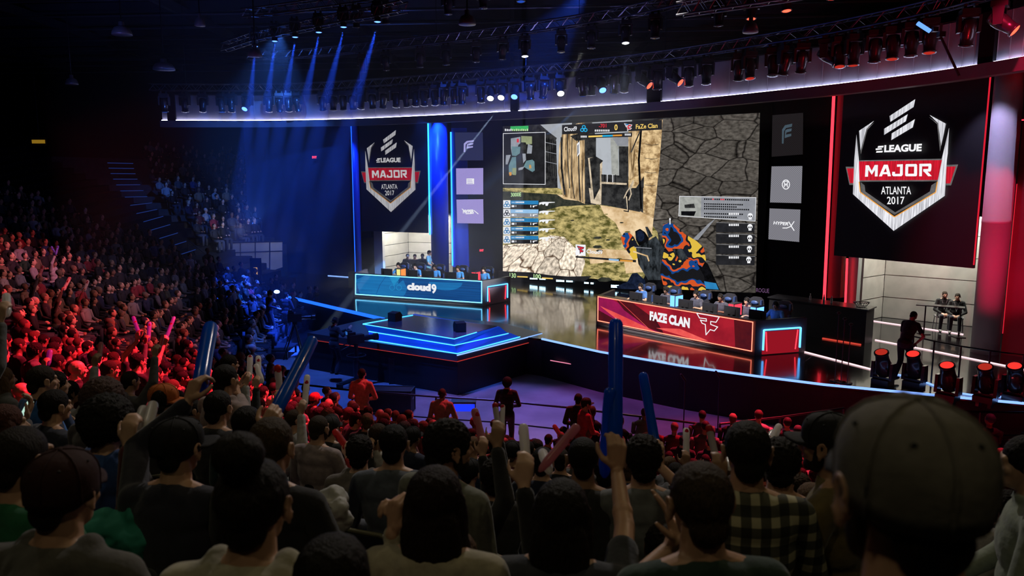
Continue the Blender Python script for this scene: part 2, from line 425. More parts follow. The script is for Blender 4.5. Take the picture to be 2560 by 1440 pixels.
# drapes and dark walls behind everything, following the arc
arc = [Vector(p + (0,)) for p in [(-19, 41.5), (-8.6, 40.9), (-8.3, 37.8), (-8.2, 37.4)]]
def wallseg(name, a, b_, z0, z1, m, th=.15):
    a, b_ = Vector((*a, 0)), Vector((*b_, 0)); d = (b_ - a).normalized(); n = Vector((d.y, -d.x, 0))
    return struct(name, MB().prism([a + Vector((0, 0, z0)), b_ + Vector((0, 0, z0)), b_ + Vector((0, 0, z1)), a + Vector((0, 0, z1))], -n * th), m)
M_navy = mat('navy_drape', (.02, .03, .07), .9, spec=.1, noise_amt=.3, nscale=1.0)
wallseg('backdrop_drape', (-14.6, 41.5), (-8.15, 38.0), STAGE, 9.2, M_navy)
wallseg('backdrop_drape', (-3.0, 37.6), (0.0, 38.0), STAGE, 9.2, M_navy)
wallseg('backdrop_drape', (-.9, 38.2), (10.4, 30.4), STAGE, 9.6, M_matte)
wallseg('backdrop_drape', (10.1, 30.3), (11.25, 26.3), STAGE, 9.2, M_matte)
wallseg('backdrop_drape', (14.5, 22.6), (16.6, 14.0), STAGE, 11.5, M_black)

# left blue column, right blue column and its wall
colL = thing('light_column', 'slim blue lit column left of the left banner', 'column', PL.P(-.02, STAGE, .0))
def onplane_obj(parent, name, mb, m, smooth=False):
    o = mb.build(name, m, parent, smooth)
    mi = Matrix.Translation(-parent.location); o.data.transform(mi); return o
M_colblue = mat('blue_gel_column', (.05, .16, .85), .35)
cb = MB(); p = PL.P(-.20, 0, .1); cb.lathe([(.17, STAGE), (.17, 8.9)], Matrix.Translation((p.x, p.y, 0)), 20)
onplane_obj(colL, 'tube', cb, M_colblue, True)
cb = MB(); p2 = PL.P(-.27, 0, .25); cb.box((p2.x, p2.y, 5.1), (.05, .04, 7.6)); onplane_obj(colL, 'led_strip', cb, G_deep)
cb = MB(); cb.box((p.x, p.y, STAGE + .2), (.9, .6, .4)); onplane_obj(colL, 'base', cb, M_black)
spot('column_light', PL.P(-.55, 8.6, 1.2), PL.P(-.2, 4.0, 0), BLUE, 260, 80)
PC = Plane((-3.98, 35.75), (-2.9, 35.95))
colR = thing('light_column', 'wide blue lit column right of the left banner', 'column', PL.P(4.0, STAGE, .0))
cb = MB(); q = PL.P(4.28, 0, -.25); cb.lathe([(.42, STAGE), (.42, 8.95)], Matrix.Translation((q.x, q.y, 0)), 28); onplane_obj(colR, 'tube', cb, M_colblue, True)
cb = MB(); q2 = PL.P(3.93, 0, .08); cb.box((q2.x, q2.y, 6.2), (.07, .05, 5.3)); onplane_obj(colR, 'led_strip', cb, glow('led_column', (.02, .30, 1.0), 4.0))
spot('column_light', PL.P(4.2, 8.9, 1.3), PL.P(4.25, 4.5, -.2), BLUE, 420, 75)
bw = MB(); pxslab(PM, [(1128, 320), (1166, 320), (1172, 668), (1132, 668)], -.25, .1, bw)
wl = struct('blue_panel_wall', bw, mat('blue_panel', (.04, .12, .75), .4)); 
fl = MB(); strip(fl, PM.px(1127, 330, -.2), PM.px(1131.5, 664, -.2), .06); fl.build('edge_light', glow('led_cyan', (.03, .35, 1.0), 2.5), wl)
spot('panel_wash', PM.P(-.2, 8.9, 2.2), PM.P(.2, 4.6, -.2), BLUE, 500, 70)

# right columns
redc = thing('light_column', 'red edged column left of the right banner', 'column', PR.P(-.55, STAGE, 0))
cb = MB(); pxslab(PR, [(2095, 226), (2112, 222), (2120, 300), (2100, 745), (2067, 745)], -.25, .25, cb); onplane_obj(redc, 'panel', cb, mat('red_gel_panel', (.16, .02, .035), .4))
cb = MB(); strip(cb, PR.px(2085, 228, -.1), PR.px(2060, 755, -.1), .07); onplane_obj(redc, 'led_strip', cb, G_red)
cb = MB(); strip(cb, PR.px(2118, 646, -.28), PR.px(2113, 768, -.28), .05); onplane_obj(redc, 'led_strip', cb, G_red)
whc = thing('light_column', 'round lavender lit column right of the right banner', 'column', PR.P(4.75, STAGE, 0))
cb = MB(); q = PR.P(4.86, 0, -.15); cb.lathe([(.36, STAGE), (.36, 4.9), (.365, 4.9), (.365, 5.0), (.36, 5.0), (.36, 9.2)], Matrix.Translation((q.x, q.y, 0)), 28); onplane_obj(whc, 'tube', cb, M_white, True)
cb = MB(); strip(cb, PR.P(4.43, 3.7, .0), PR.P(4.43, 8.95, .0), .03); onplane_obj(whc, 'led_strip', cb, glow('led_red_dim', (1.0, .02, .05), .7))
spot('column_light', PR.P(4.5, 8.9, 1.5), PR.P(4.8, 6.4, 0), (.62, .55, 1.0), 210, 60)
spot('column_light', PR.P(5.9, 3.2, 2.0), PR.P(5.0, 3.8, -.2), (1.0, .02, .10), 160, 80)
rw = MB(); rw.prism([PR.P(5.2, STAGE, -.35), PR.P(6.6, STAGE, -.5), PR.P(6.6, 9.4, -.5), PR.P(5.2, 9.4, -.35)], -PR.n * .12)
wr = struct('red_panel_wall', rw, mat('crimson_panel', (.17, .02, .04), .5, noise_amt=.3, nscale=.8))
fl = MB(); strip(fl, PR.P(5.22, STAGE + .6, -.3), PR.P(5.22, 6.0, -.3), .016); fl.build('edge_light', MATS['led_red_dim'], wr)
hb = MB(); hb.box(PR.P(6.0, 8.35, 0), (.9, .5, 1.3), Matrix.Rotation(-.99, 3, 'Z')); struct('set_header', hb, mat('header_panel', (.10, .05, .06), .5))
fl = MB(); strip(fl, PR.P(5.3, 8.95, .3), PR.P(7.0, 8.95, .3), .05); strip(fl, PR.P(5.45, 7.68, .3), PR.P(7.0, 7.68, .3), .03)
fl.build('edge_light', G_red, bpy.data.objects['set_header'])
bx = struct('red_lit_case', MB(), M_black) if False else None

# ---------------------------------------------------------------- doorways clad in aluminium panels
def room(name, corners, z1, m, seams, back_px=None):
    # corners: floor points walked from the front left, round the back, to the front right
    r = None
    for i, (a, b_) in enumerate(zip(corners, corners[1:])):
        a, b_ = Vector((a.x, a.y, STAGE)), Vector((b_.x, b_.y, STAGE)); d = (b_ - a).normalized(); n = Vector((d.y, -d.x, 0)); W = (b_ - a).length
        mb = MB(); z = STAGE; rows = seams
        ncol = max(1, round(W / 2.3))
        for k in range(len(rows) - 1):
            for c in range(ncol):
                x0, x1 = W * c / ncol + .012, W * (c + 1) / ncol - .012
                p = [a + d * x0, a + d * x1]
                lo_, hi = rows[k] + .015, rows[k + 1] - .015
                mb.prism([Vector((p[0].x, p[0].y, lo_)), Vector((p[1].x, p[1].y, lo_)), Vector((p[1].x, p[1].y, hi)), Vector((p[0].x, p[0].y, hi))], -n * .06)
        mb.prism([a - n * .07, b_ - n * .07, b_ - n * .07 + Vector((0, 0, z1 - STAGE)), a - n * .07 + Vector((0, 0, z1 - STAGE))], -n * .05)
        o = struct(name, mb, m, parent=r)
        if r is None: r = o
    return r
fp = [onz(u, v, STAGE) for u, v in [(2127, 812), (2204, 793), (2432, 817)]]
k_ = (fp[2] - fp[1]).normalized(); fr = [onz(2150, 805, STAGE), fp[1], fp[2] + k_ * .5]
room('doorway_wall', fr, 4.9, M_alu, [STAGE, 1.95, 2.75, 3.5, 4.25, 4.9])
pl_ = MB(); pl_.prism([PR.P(.26, STAGE, -.45), PR.P(.62, STAGE, -.45), PR.P(.62, 5.2, -.45), PR.P(.26, 5.2, -.45)], -PR.n * .2)
struct('doorway_jamb', pl_, mat('jamb_panel', (.42, .43, .42), .4, metal=.5))
d = bpy.data.lights.new('doorway_lamp', 'AREA'); d.size, d.size_y, d.shape, d.energy, d.color = 2.6, 1.2, 'RECTANGLE', 300, (1.0, .96, .84)
o = bpy.data.objects.new('doorway_lamp', d); COL.objects.link(o); o.location = (fp[1] + fp[2]) / 2 + Vector((-.5, -1.2, 5.1 - STAGE)); 
lfp = [onz(u, v, STAGE) for u, v in [(936, 690), (1004, 678), (1090, 682)]]
a0 = PL.P(.72, 0, -.3); lc = [Vector((a0.x, a0.y, 0)), PL.P(.9, 0, -3.4), PL.P(6.2, 0, -3.9)]
lc[1] = a0 + Vector((1.15, 2.6, 0)); lc[2] = lc[1] + Vector((4.6, -1.3, 0))
room('doorway_wall', lc, 4.4, M_alu, [STAGE, 1.75, 2.3, 2.85, 3.45, 4.4])
jb = MB(); stslab(PL, .52, 1.02, STAGE, 4.0, -.25, .2, jb); struct('doorway_jamb', jb, mat('jamb_panel'))
d = bpy.data.lights.new('doorway_lamp', 'AREA'); d.size, d.size_y, d.shape, d.energy, d.color = 2.4, 1.2, 'RECTANGLE', 420, (1.0, .96, .84)
o = bpy.data.objects.new('doorway_lamp', d); COL.objects.link(o); o.location = PL.P(2.4, 4.35, -1.3)

# ---------------------------------------------------------------- fascia ring: aluminium panels over a white LED lip
fasc = [Vector(p) for p in [(-17.15, 37.5, 9), (-12.2, 37.6, 9), (-8.07, 36.7, 9), (-4.0, 34.85, 9), (0, 32.65, 9), (2.7, 30.9, 9), (5.4, 28.85, 9), (7.2, 27.1, 9), (8.76, 25.15, 9), (10.0, 23.5, 9), (11.0, 21.8, 9), (11.7, 20.3, 9), (12.05, 19.2, 9), (12.35, 18.0, 9), (12.6, 16.0, 9)]]
def curve_pt(pts, t):       # Catmull-Rom through pts, t in 0..len-1
    i = min(int(t), len(pts) - 2); f = t - i
    p0, p1, p2, p3 = pts[max(i - 1, 0)], pts[i], pts[i + 1], pts[min(i + 2, len(pts) - 1)]
    return .5 * ((2 * p1) + (p2 - p0) * f + (2 * p0 - 5 * p1 + 4 * p2 - p3) * f * f + (3 * p1 - p0 - 3 * p2 + p3) * f ** 3)
fc = [curve_pt(fasc, k * (len(fasc) - 1) / 140) for k in range(141)]
def inward(i, pts=fc):
    d = (pts[min(i + 1, len(pts) - 1)] - pts[max(i - 1, 0)]).normalized(); return Vector((d.y, -d.x, 0))
def pxof(p): return proj(p)[0]
gaps = [(430, 452), (1276, 1299), (1628, 1656), (2451, 2489)]
fr_ = struct('fascia_ring', MB(), M_steel)
pn, lp, bm, posts = MB(), MB(), MB(), MB()
for i in range(140):
    a, b_ = fc[i], fc[i + 1]; n = inward(i); um = (pxof(a) + pxof(b_)) / 2
    bm.prism([a + Vector((0, 0, -.34)), b_ + Vector((0, 0, -.34)), b_ + Vector((0, 0, -.02)), a + Vector((0, 0, -.02))], n * .32)
    bm.prism([a - n * .02 + Vector((0, 0, -.02)), b_ - n * .02 + Vector((0, 0, -.02)), b_ - n * .02 + Vector((0, 0, 1.25)), a - n * .02 + Vector((0, 0, 1.25))], -n * .06)
    if any(g0 < um < g1 for g0, g1 in gaps):
        posts.prism([a + n * .02 + Vector((0, 0, -.3)), b_ + n * .02 + Vector((0, 0, -.3)), b_ + n * .02 + Vector((0, 0, 1.25)), a + n * .02 + Vector((0, 0, 1.25))], n * .12); continue
    g = .015 if i % 3 == 0 else 0.0
    aa = a.lerp(b_, g / (b_ - a).length)
    pn.prism([aa + Vector((0, 0, 0)), b_, b_ + Vector((0, 0, 1.2)), aa + Vector((0, 0, 1.2))], n * .02)
    if i % 3 == 0: pn.prism([aa + Vector((0, 0, 0)), aa.lerp(b_, .05), aa.lerp(b_, .05) + Vector((0, 0, 1.2)), aa + Vector((0, 0, 1.2))], n * .045)
    lp.prism([a + n * .06 + Vector((0, 0, -.012)), b_ + n * .06 + Vector((0, 0, -.012)), b_ + n * .06 + Vector((0, 0, .02)), a + n * .06 + Vector((0, 0, .02))], n * .05)
pn.build('panels', M_fasc, fr_); lp.build('led_lip', G_white, fr_); bm.build('beam', mat('fascia_beam', (.11, .10, .105), .5), fr_); posts.build('posts', M_matte, fr_)
# ---------------------------------------------------------------- pictures on screens: flat artwork in each screen's own plane
def pic(name, c1, c2=None, kind='noise', scale=3.0, strength=1.0, extra=None, stretch=(1, 1), rot=0.0):
    if name in MATS: return MATS[name]
    m = bpy.data.materials.new(name); m.use_nodes = True; N, L = nodes(m); N.remove(N['Principled BSDF'])
    e = N.new('ShaderNodeEmission'); e.inputs[1].default_value = strength; L.new(e.outputs[0], N['Material Output'].inputs[0])
    uv = N.new('ShaderNodeUVMap'); uv.uv_map = 'plane'
    mp = N.new('ShaderNodeMapping'); mp.inputs['Scale'].default_value = (stretch[0], stretch[1], 1); mp.inputs['Rotation'].default_value = (0, 0, rot); L.new(uv.outputs[0], mp.inputs[0]); vec = mp.outputs[0]
    rp = N.new('ShaderNodeValToRGB'); el = rp.color_ramp.elements
    if kind == 'persp':         # a ground seen in perspective inside the picture: lines crowd towards its horizon at t = extra
        sx = N.new('ShaderNodeSeparateXYZ'); L.new(uv.outputs[0], sx.inputs[0])
        sb = N.new('ShaderNodeMath'); sb.operation = 'SUBTRACT'; sb.inputs[0].default_value = extra; L.new(sx.outputs[1], sb.inputs[1])
        ix = N.new('ShaderNodeMath'); ix.operation = 'SUBTRACT'; L.new(sx.outputs[0], ix.inputs[0]); ix.inputs[1].default_value = 4.0
        dx = N.new('ShaderNodeMath'); dx.operation = 'DIVIDE'; L.new(ix.outputs[0], dx.inputs[0]); L.new(sb.outputs[0], dx.inputs[1])
        dy = N.new('ShaderNodeMath'); dy.operation = 'DIVIDE'; dy.inputs[0].default_value = 2.6; L.new(sb.outputs[0], dy.inputs[1])
        cx = N.new('ShaderNodeCombineXYZ'); L.new(dx.outputs[0], cx.inputs[0]); L.new(dy.outputs[0], cx.inputs[1]); vec = cx.outputs[0]
    if kind in ('cobble', 'persp', 'stone'):
        nz = N.new('ShaderNodeTexNoise'); nz.inputs['Scale'].default_value = scale * .8; nz.inputs['Detail'].default_value = 2
        L.new(vec, nz.inputs['Vector']); av = N.new('ShaderNodeMix'); av.data_type = 'VECTOR'; av.inputs[0].default_value = .2
        L.new(vec, av.inputs[4]); L.new(nz.outputs['Color'], av.inputs[5])
        vo = N.new('ShaderNodeTexVoronoi'); vo.feature = 'DISTANCE_TO_EDGE'; vo.inputs['Scale'].default_value = scale; L.new(av.outputs[1], vo.inputs['Vector'])
        v2 = N.new('ShaderNodeTexVoronoi'); v2.inputs['Scale'].default_value = scale; L.new(av.outputs[1], v2.inputs['Vector'])
        n2 = N.new('ShaderNodeTexNoise'); n2.inputs['Scale'].default_value = scale * 5; n2.inputs['Detail'].default_value = 6; L.new(vec, n2.inputs['Vector'])
        el[0].position, el[1].position = .004, .04; el[0].color = (*c2, 1); el[1].color = (*c1, 1); L.new(vo.outputs['Distance'], rp.inputs[0])
        m1 = N.new('ShaderNodeMix'); m1.data_type = 'RGBA'; m1.blend_type = 'MULTIPLY'; m1.inputs[0].default_value = .75
        r2 = N.new('ShaderNodeValToRGB'); r2.color_ramp.elements[0].color = (.2, .19, .18, 1); r2.color_ramp.elements[0].position = .34; r2.color_ramp.elements[1].position = .66; r2.color_ramp.elements[1].color = (1.4, 1.4, 1.4, 1)
        L.new(n2.outputs['Fac'], r2.inputs[0]); L.new(rp.outputs[0], m1.inputs[6]); L.new(r2.outputs[0], m1.inputs[7])
        m2 = N.new('ShaderNodeMix'); m2.data_type = 'RGBA'; m2.blend_type = 'MULTIPLY'; m2.inputs[0].default_value = .55
        bw = N.new('ShaderNodeRGBToBW'); L.new(v2.outputs['Color'], bw.inputs[0]); r3 = N.new('ShaderNodeMapRange'); r3.inputs[3].default_value = .35; r3.inputs[4].default_value = 1.5; L.new(bw.outputs[0], r3.inputs[0])
        cg = N.new('ShaderNodeCombineColor'); [L.new(r3.outputs[0], cg.inputs[i]) for i in range(3)]
        L.new(m1.outputs[2], m2.inputs[6]); L.new(cg.outputs[0], m2.inputs[7]); L.new(m2.outputs[2], e.inputs[0])
    else:
        nz = N.new('ShaderNodeTexNoise'); nz.inputs['Scale'].default_value = scale; nz.inputs['Detail'].default_value = 8 if kind != 'camo' else 2; nz.inputs['Roughness'].default_value = .65 if kind != 'camo' else .5
        L.new(vec, nz.inputs['Vector'])
        if kind == 'camo':
            rp.color_ramp.interpolation = 'CONSTANT'
            cols = extra; el[0].color = (*cols[0], 1); el[1].position = .40; el[1].color = (*cols[1], 1)
            for k, c in enumerate(cols[2:]): q = el.new(.46 + .06 * k); q.color = (*c, 1)
        else:
            el[0].position, el[1].position = .40, .60; el[0].color = (*(c2 or c1), 1); el[1].color = (*c1, 1)
        L.new(nz.outputs['Fac'], rp.inputs[0]); L.new(rp.outputs[0], e.inputs[0])
    m.cycles.emission_sampling = 'NONE' if extra == 'tiny' else 'AUTO'
    MATS[name] = m; return m

class Art:                      # layered artwork on a plane, each layer 3 mm in front of the last
    def __init__(self, pl, off=0.02, step=.003): self.pl, self.o, self.st, self.mb, self.mats = pl, off, step, MB(), []
    def mi(self, m):
        if m not in self.mats: self.mats.append(m)
        return self.mats.index(m)
    def poly(self, pts, m): self.o += self.st; self.mb.poly([self.pl.px(u, v, self.o) for u, v in pts], self.mi(m)); return self
    def rect(self, u0, v0, u1, v1, m, sl=0.0, sr=None): return self.poly([(u0, v0), (u1, v0 + sl), (u1, v1 + (sl if sr is None else sr)), (u0, v1)], m)
    def text(self, s, q, m, bold=.0): self.o += self.st; put_text(self.mb, s, [self.pl.px(u, v, self.o) for u, v in q], self.mi(m), bold); return self
    def line(self, pts, w, m):          # pixel-wide line along plane points
        self.o += self.st
        for a, b_ in zip(pts, pts[1:]):
            d = Vector((b_[0] - a[0], b_[1] - a[1])); L_ = d.length or 1; n = Vector((-d.y, d.x)) / L_ * w / 2; e = d / L_ * w * .4
            self.mb.poly([self.pl.px(*q, self.o) for q in ((a[0] - e.x + n.x, a[1] - e.y + n.y), (b_[0] + e.x + n.x, b_[1] + e.y + n.y), (b_[0] + e.x - n.x, b_[1] + e.y - n.y), (a[0] - e.x - n.x, a[1] - e.y - n.y))], self.mi(m))
        return self
    def disc(self, u, v, r, m, ry=None, n=18): return self.poly([(u + r * math.cos(2 * PI * k / n), v + (ry or r) * math.sin(2 * PI * k / n)) for k in range(n)], m)
    def build(self, name, parent):
        self.mb.uv = [self.pl.st(Vector(p)) for p in self.mb.v]
        o = self.mb.build(name, self.mats, parent); o.data.transform(Matrix.Translation(-parent.location)); return o

# ---- the big LED screen
scr = thing('led_screen', 'giant screen showing a first-person shooter match at mid stage', 'screen', PS.P(6.2, 1.5, 0))
fb = MB(); stslab(PS, -.05, 12.75, 1.35, 9.2, -.02, .35, fb)
o = fb.build('cabinet', M_matte, scr); o.data.transform(Matrix.Translation(-scr.location))
K = 1.0
P_dark = pic('game_dark_wall', (.05, .05, .05), (.012, .012, .013), 'noise', 2.5)
P_sky = pic('game_sky', (.46, .49, .53), (.36, .38, .41), 'noise', .6)
P_och = pic('game_ochre_wall', (.86, .62, .34), (.16, .095, .04), 'noise', 2.6, stretch=(2.6, .30))
P_och2 = pic('game_ochre_block', (.88, .64, .34), (.30, .18, .075), 'noise', 3.6)
P_lite = pic('game_pale_wall', (.75, .62, .45), (.40, .32, .22), 'noise', 3.0)
P_gr = pic('game_grass', (.62, .50, .20), (.09, .085, .02), 'noise', 2.2, stretch=(1, 1.9))
P_dry = pic('game_dry_grass', (.24, .21, .06), (.10, .09, .03), 'noise', 6)
P_sand = pic('game_sand', (.88, .66, .40), (.58, .38, .18), 'noise', 1.6)
P_shd = pic('game_shadow_grass', (.055, .055, .04), (.02, .025, .02), 'noise', 3)
P_cob = pic('game_cobbles', (1.05, .90, .72), (.14, .075, .04), 'persp', 4.6, extra=5.6)
P_wall = pic('game_rubble_wall', (.11, .098, .085), (.012, .010, .009), 'stone', 1.3, stretch=(.75, 1.4), rot=.22)
P_far = pic('game_far_house', (.42, .43, .40), (.30, .31, .29), 'noise', 3)
P_blk = pic('game_black', (.006, .006, .008), (.002, .002, .002), 'noise', 3)
P_ui = pic('game_ui_dark', (.022, .022, .026), (.014, .014, .016), 'noise', 2)
P_wh = pic('game_white', (.95, .95, .97), (.85, .86, .9), 'noise', 2)
P_bl = pic('game_team_blue', (.03, .24, .52), (.02, .19, .44), 'noise', 2)
P_lb = pic('game_light_blue', (.33, .58, .85), (.28, .5, .78), 'noise', 2)
P_gy = pic('game_grey', (.30, .31, .34), (.25, .26, .29), 'noise', 3)
P_cy = pic('game_cyan', (.02, .45, .80), (.02, .40, .75), 'noise', 2)
P_yl = pic('game_yellow', (.95, .66, .16), (.9, .6, .14), 'noise', 2)
P_rd = pic('game_red', (.80, .03, .05), (.7, .03, .05), 'noise', 2)
P_gn = pic('game_green', (.05, .50, .14), (.04, .42, .1), 'noise', 2)
P_lg = pic('game_pale_green', (.65, .95, .45), (.55, .85, .4), 'noise', 2)
P_nv = pic('game_navy_cloth', (.012, .02, .05), (.005, .008, .02), 'noise', 5)
P_cam = pic('game_paint_splash', (0, 0, 0), None, 'camo', 1.15, extra=[(.01, .01, .012), (.008, .06, .25), (.65, .09, .02), (.01, .012, .02), (.75, .50, .06)])
P_metal = pic('game_gun_metal', (.05, .06, .07), (.004, .005, .006), 'noise', 4, stretch=(1, .4))
P_og = pic('game_orange', (.75, .33, .05), (.7, .3, .05), 'noise', 2)
P_m1 = pic('map_grey', (.36, .38, .44), (.28, .31, .35), 'noise', 4); P_m2 = pic('map_green', (.32, .36, .20), (.26, .3, .16), 'noise', 4); P_m3 = pic('map_teal', (.16, .28, .30), (.12, .22, .26), 'noise', 4)
A = Art(PS, -.015)
A.poly([(1257, 316), (1900, 282), (1889, 732), (1257, 690)], P_dark)
A.poly([(1345, 312), (1430, 307), (1410, 480), (1385, 480)], P_sky)
A.poly([(1480, 306), (1580, 300), (1575, 450), (1490, 450)], P_sky)
A.poly([(1257, 316), (1350, 311), (1372, 330), (1392, 345), (1390, 350), (1394, 470), (1400, 520), (1257, 520)], P_dark)
for k in range(5): A.line([(1366 + k * 6, 345 + k * 2), (1370 + k * 5.4, 440)], 1.3, P_blk)
for v in (362, 385, 410): A.line([(1364, v - 6), (1392, v)], 1.5, P_gy)
A.poly([(1257, 470), (1395, 470), (1500, 512), (1570, 520), (1640, 545), (1660, 733 - 15), (1257, 690)], P_gr)
A.poly([(1390, 486), (1425, 488), (1450, 498), (1445, 505), (1410, 500)], P_sand)
A.poly([(1257, 478), (1392, 486), (1410, 498), (1484, 507), (1478, 512), (1400, 516), (1360, 527), (1257, 545)], P_shd)
A.poly([(1257, 613), (1345, 605), (1375, 588), (1410, 592), (1440, 622), (1462, 650), (1462, 690), (1420, 696), (1257, 684)], P_cob)
A.poly([(1500, 513), (1600, 528), (1634, 545), (1628, 605), (1560, 600), (1538, 556), (1510, 535)], P_sand)
A.poly([(1470, 620), (1600, 628), (1610, 680), (1480, 690)], P_sand)
A.poly([(1462, 660), (1560, 655), (1570, 715), (1450, 700)], P_gr)
A.poly([(1408, 322), (1445, 308), (1462, 306), (1462, 510), (1440, 500), (1407, 490), (1395, 430), (1398, 365)], P_och)
for pts, w in ([[(1404, 345), (1404, 420), (1412, 485)], 5], [[(1418, 330), (1420, 410), (1424, 470)], 2.4], [[(1430, 345), (1429, 440), (1436, 495)], 2.0], [[(1446, 330), (1447, 420), (1450, 500)], 3.0], [[(1455, 400), (1456, 505)], 1.6], [[(1412, 400), (1415, 470)], 1.4]): A.line(pts, w, P_dark)
A.poly([(1425, 340), (1462, 330), (1462, 350), (1440, 352)], P_dark)
A.poly([(1461, 306), (1480, 306), (1490, 345), (1490, 513), (1463, 508)], P_dark)
A.poly([(1472, 470), (1495, 473), (1500, 512), (1477, 508)], P_lite)
A.poly([(1470, 395), (1490, 392), (1506, 403), (1503, 512), (1480, 500)], P_lite); A.poly([(1474, 396), (1490, 391), (1508, 402), (1500, 410), (1500, 470), (1485, 500)], P_dark)
A.poly([(1526, 344), (1570, 343), (1572, 365), (1545, 372), (1548, 455), (1530, 455)], P_far)
A.poly([(1531, 345), (1571, 340), (1572, 366), (1544, 364)], P_gy); A.poly([(1547, 366), (1572, 366), (1570, 455), (1548, 455)], P_dark)
A.poly([(1503, 436), (1570, 440), (1600, 500), (1600, 530), (1506, 512)], P_dark)
for k in range(5): A.line([(1511 + k * 7, 437), (1511 + k * 7, 455)], 1.8, P_wh if k % 2 else P_blk)
A.line([(1506, 457), (1565, 460)], 5, P_lite)
A.poly([(1571, 306), (1657, 299), (1648, 420), (1634, 545), (1608, 531), (1610, 440), (1590, 470), (1571, 470)], P_och2)
for y in (360, 395, 430, 462, 488, 512): A.line([(1612, y), (1630, y + 3), (1646 - (y - 360) * .08, y + 1)], 1.2, P_dark)
A.poly([(1572, 306), (1590, 304), (1586, 440), (1571, 450)], P_och); A.line([(1604, 306), (1597, 400), (1603, 520)], 5, P_blk); A.line([(1612, 300), (1578, 380)], 3, P_dark)
A.poly([(1608, 470), (1636, 470), (1632, 545), (1608, 531)], P_och2)
for a in ([(1583, 452), (1575, 468), (1567, 480), (1560, 495)], [(1575, 468), (1578, 485), (1572, 500)], [(1566, 492), (1570, 528)], [(1578, 470), (1583, 456)]): A.line(a, 3, P_lite)
A.line([(1569, 485), (1571, 529), (1560, 527)], 2.5, P_blk)
A.poly([(1442, 360), (1449, 353), (1450, 383), (1443, 392)], P_wh); A.poly([(1443, 364), (1447, 360), (1447, 382), (1443, 388)], P_gy)
A.poly([(1657, 297), (1900, 282), (1889, 732), (1775, 728), (1690, 640), (1632, 565), (1634, 545), (1648, 420)], P_wall)
A.poly([(1770, 560), (1790, 545), (1745, 600), (1730, 600)], P_gy)
A.poly([(1770, 650), (1890, 725), (1889, 732), (1780, 728), (1745, 690)], P_wall)
for k in range(26):
    u, v = random.uniform(1350, 1600), random.uniform(525, 700); w_ = random.uniform(5, 16) * (v - 480) / 160; A.poly([(u - w_, v), (u - w_ * .4, v - w_ * .30), (u + w_ * .6, v - w_ * .25), (u + w_, v + w_ * .1), (u + w_ * .2, v + w_ * .3), (u - w_ * .7, v + w_ * .25)], P_dry if k % 3 else P_shd) if not (u < 1470 and v > 590) else None
# weapon and sleeves in the foreground of the game picture
A.poly([(1630, 640), (1700, 600), (1770, 660), (1800, 733 - 8), (1600, 722)], P_blk)
A.poly([(1552, 594), (1560, 582), (1574, 582), (1584, 592), (1594, 612), (1604, 618), (1600, 640), (1585, 652), (1577, 640), (1558, 615)], P_cam)
A.poly([(1588, 578), (1600, 572), (1612, 580), (1622, 595), (1622, 612), (1600, 618), (1590, 600)], P_blk); A.disc(1600, 590, 11, P_nv, 14)
A.poly([(1613, 567), (1619, 567), (1632, 590), (1622, 596)], P_metal)
A.poly([(1590, 620), (1640, 590), (1660, 625), (1660, 700), (1620, 700), (1596, 660)], P_metal)
A.poly([(1658, 562), (1672, 557), (1684, 560), (1712, 585), (1742, 603), (1760, 620), (1765, 650), (1755, 668), (1730, 650), (1700, 640), (1680, 640), (1660, 615), (1655, 588)], P_cam)
A.line([(1675, 546), (1675, 560)], 2.5, P_wh); A.disc(1675, 548, 2.2, P_wh)
A.poly([(1660, 625), (1700, 640), (1740, 655), (1760, 690), (1765, 727), (1660, 722), (1650, 680)], P_cam)
A.poly([(1680, 622), (1705, 622), (1722, 648), (1700, 650)], P_metal); A.line([(1584, 629), (1618, 640), (1622, 652)], 3.5, P_sand); A.line([(1586, 618), (1628, 621)], 2, P_gy)
A.poly([(1540, 716), (1568, 705), (1580, 684), (1592, 682), (1612, 700), (1618, 724), (1545, 722)], P_nv)
A.poly([(1760, 703), (1790, 708), (1797, 724), (1765, 722)], P_bl)
# heads-up display
A.rect(1257, 316, 1330, 333, P_ui, -2); A.rect(1276, 316, 1321, 325, P_gn, -1.5)
for k in range(13): A.rect(1262 + k * 4.6, 322 + (k % 3) * .6, 1265 + k * 4.6, 327.5, P_lg if k > 3 else P_wh, 0)
A.poly([(1258, 334), (1363, 330.5), (1363, 461), (1258, 459.5)], P_ui)
A.line([(1258, 334), (1363, 330.5), (1363, 461), (1258, 459.5), (1258, 334)], 1.4, P_wh)
for pts, mm in [([(1277, 346), (1301, 342), (1301, 358), (1296, 362), (1290, 382), (1280, 388), (1277, 370)], P_m1), ([(1303, 340), (1330, 341), (1330, 360), (1316, 361), (1314, 356), (1303, 356)], P_m2),
                ([(1320, 360), (1331, 364), (1329, 384), (1317, 384)], P_m1), ([(1279, 366), (1301, 367), (1300, 383), (1290, 390), (1280, 389)], P_m3), ([(1303, 358), (1315, 358), (1315, 381), (1302, 381)], P_dark),
                ([(1265, 388), (1277, 387), (1269, 411), (1264, 411)], P_m1), ([(1280, 393), (1290, 392), (1291, 435), (1272, 436), (1272, 414)], P_m3), ([(1281, 420), (1291, 420), (1290, 438), (1281, 437)], P_m2),
                ([(1272, 431), (1279, 430), (1279, 438), (1274, 440)], P_og), ([(1306, 384), (1314, 384), (1315, 400), (1308, 408)], P_m1), ([(1316, 402), (1331, 399), (1336, 404), (1337, 426), (1331, 430), (1314, 420), (1309, 416)], P_m3),
                ([(1296, 420), (1312, 416), (1306, 424), (1296, 426)], P_m1)]: A.poly(pts, mm)
A.text('B', [(1323, 412), (1328.5, 412), (1328.5, 421), (1323, 421)], P_og, .03); A.rect(1292, 347, 1297, 356, P_rd)
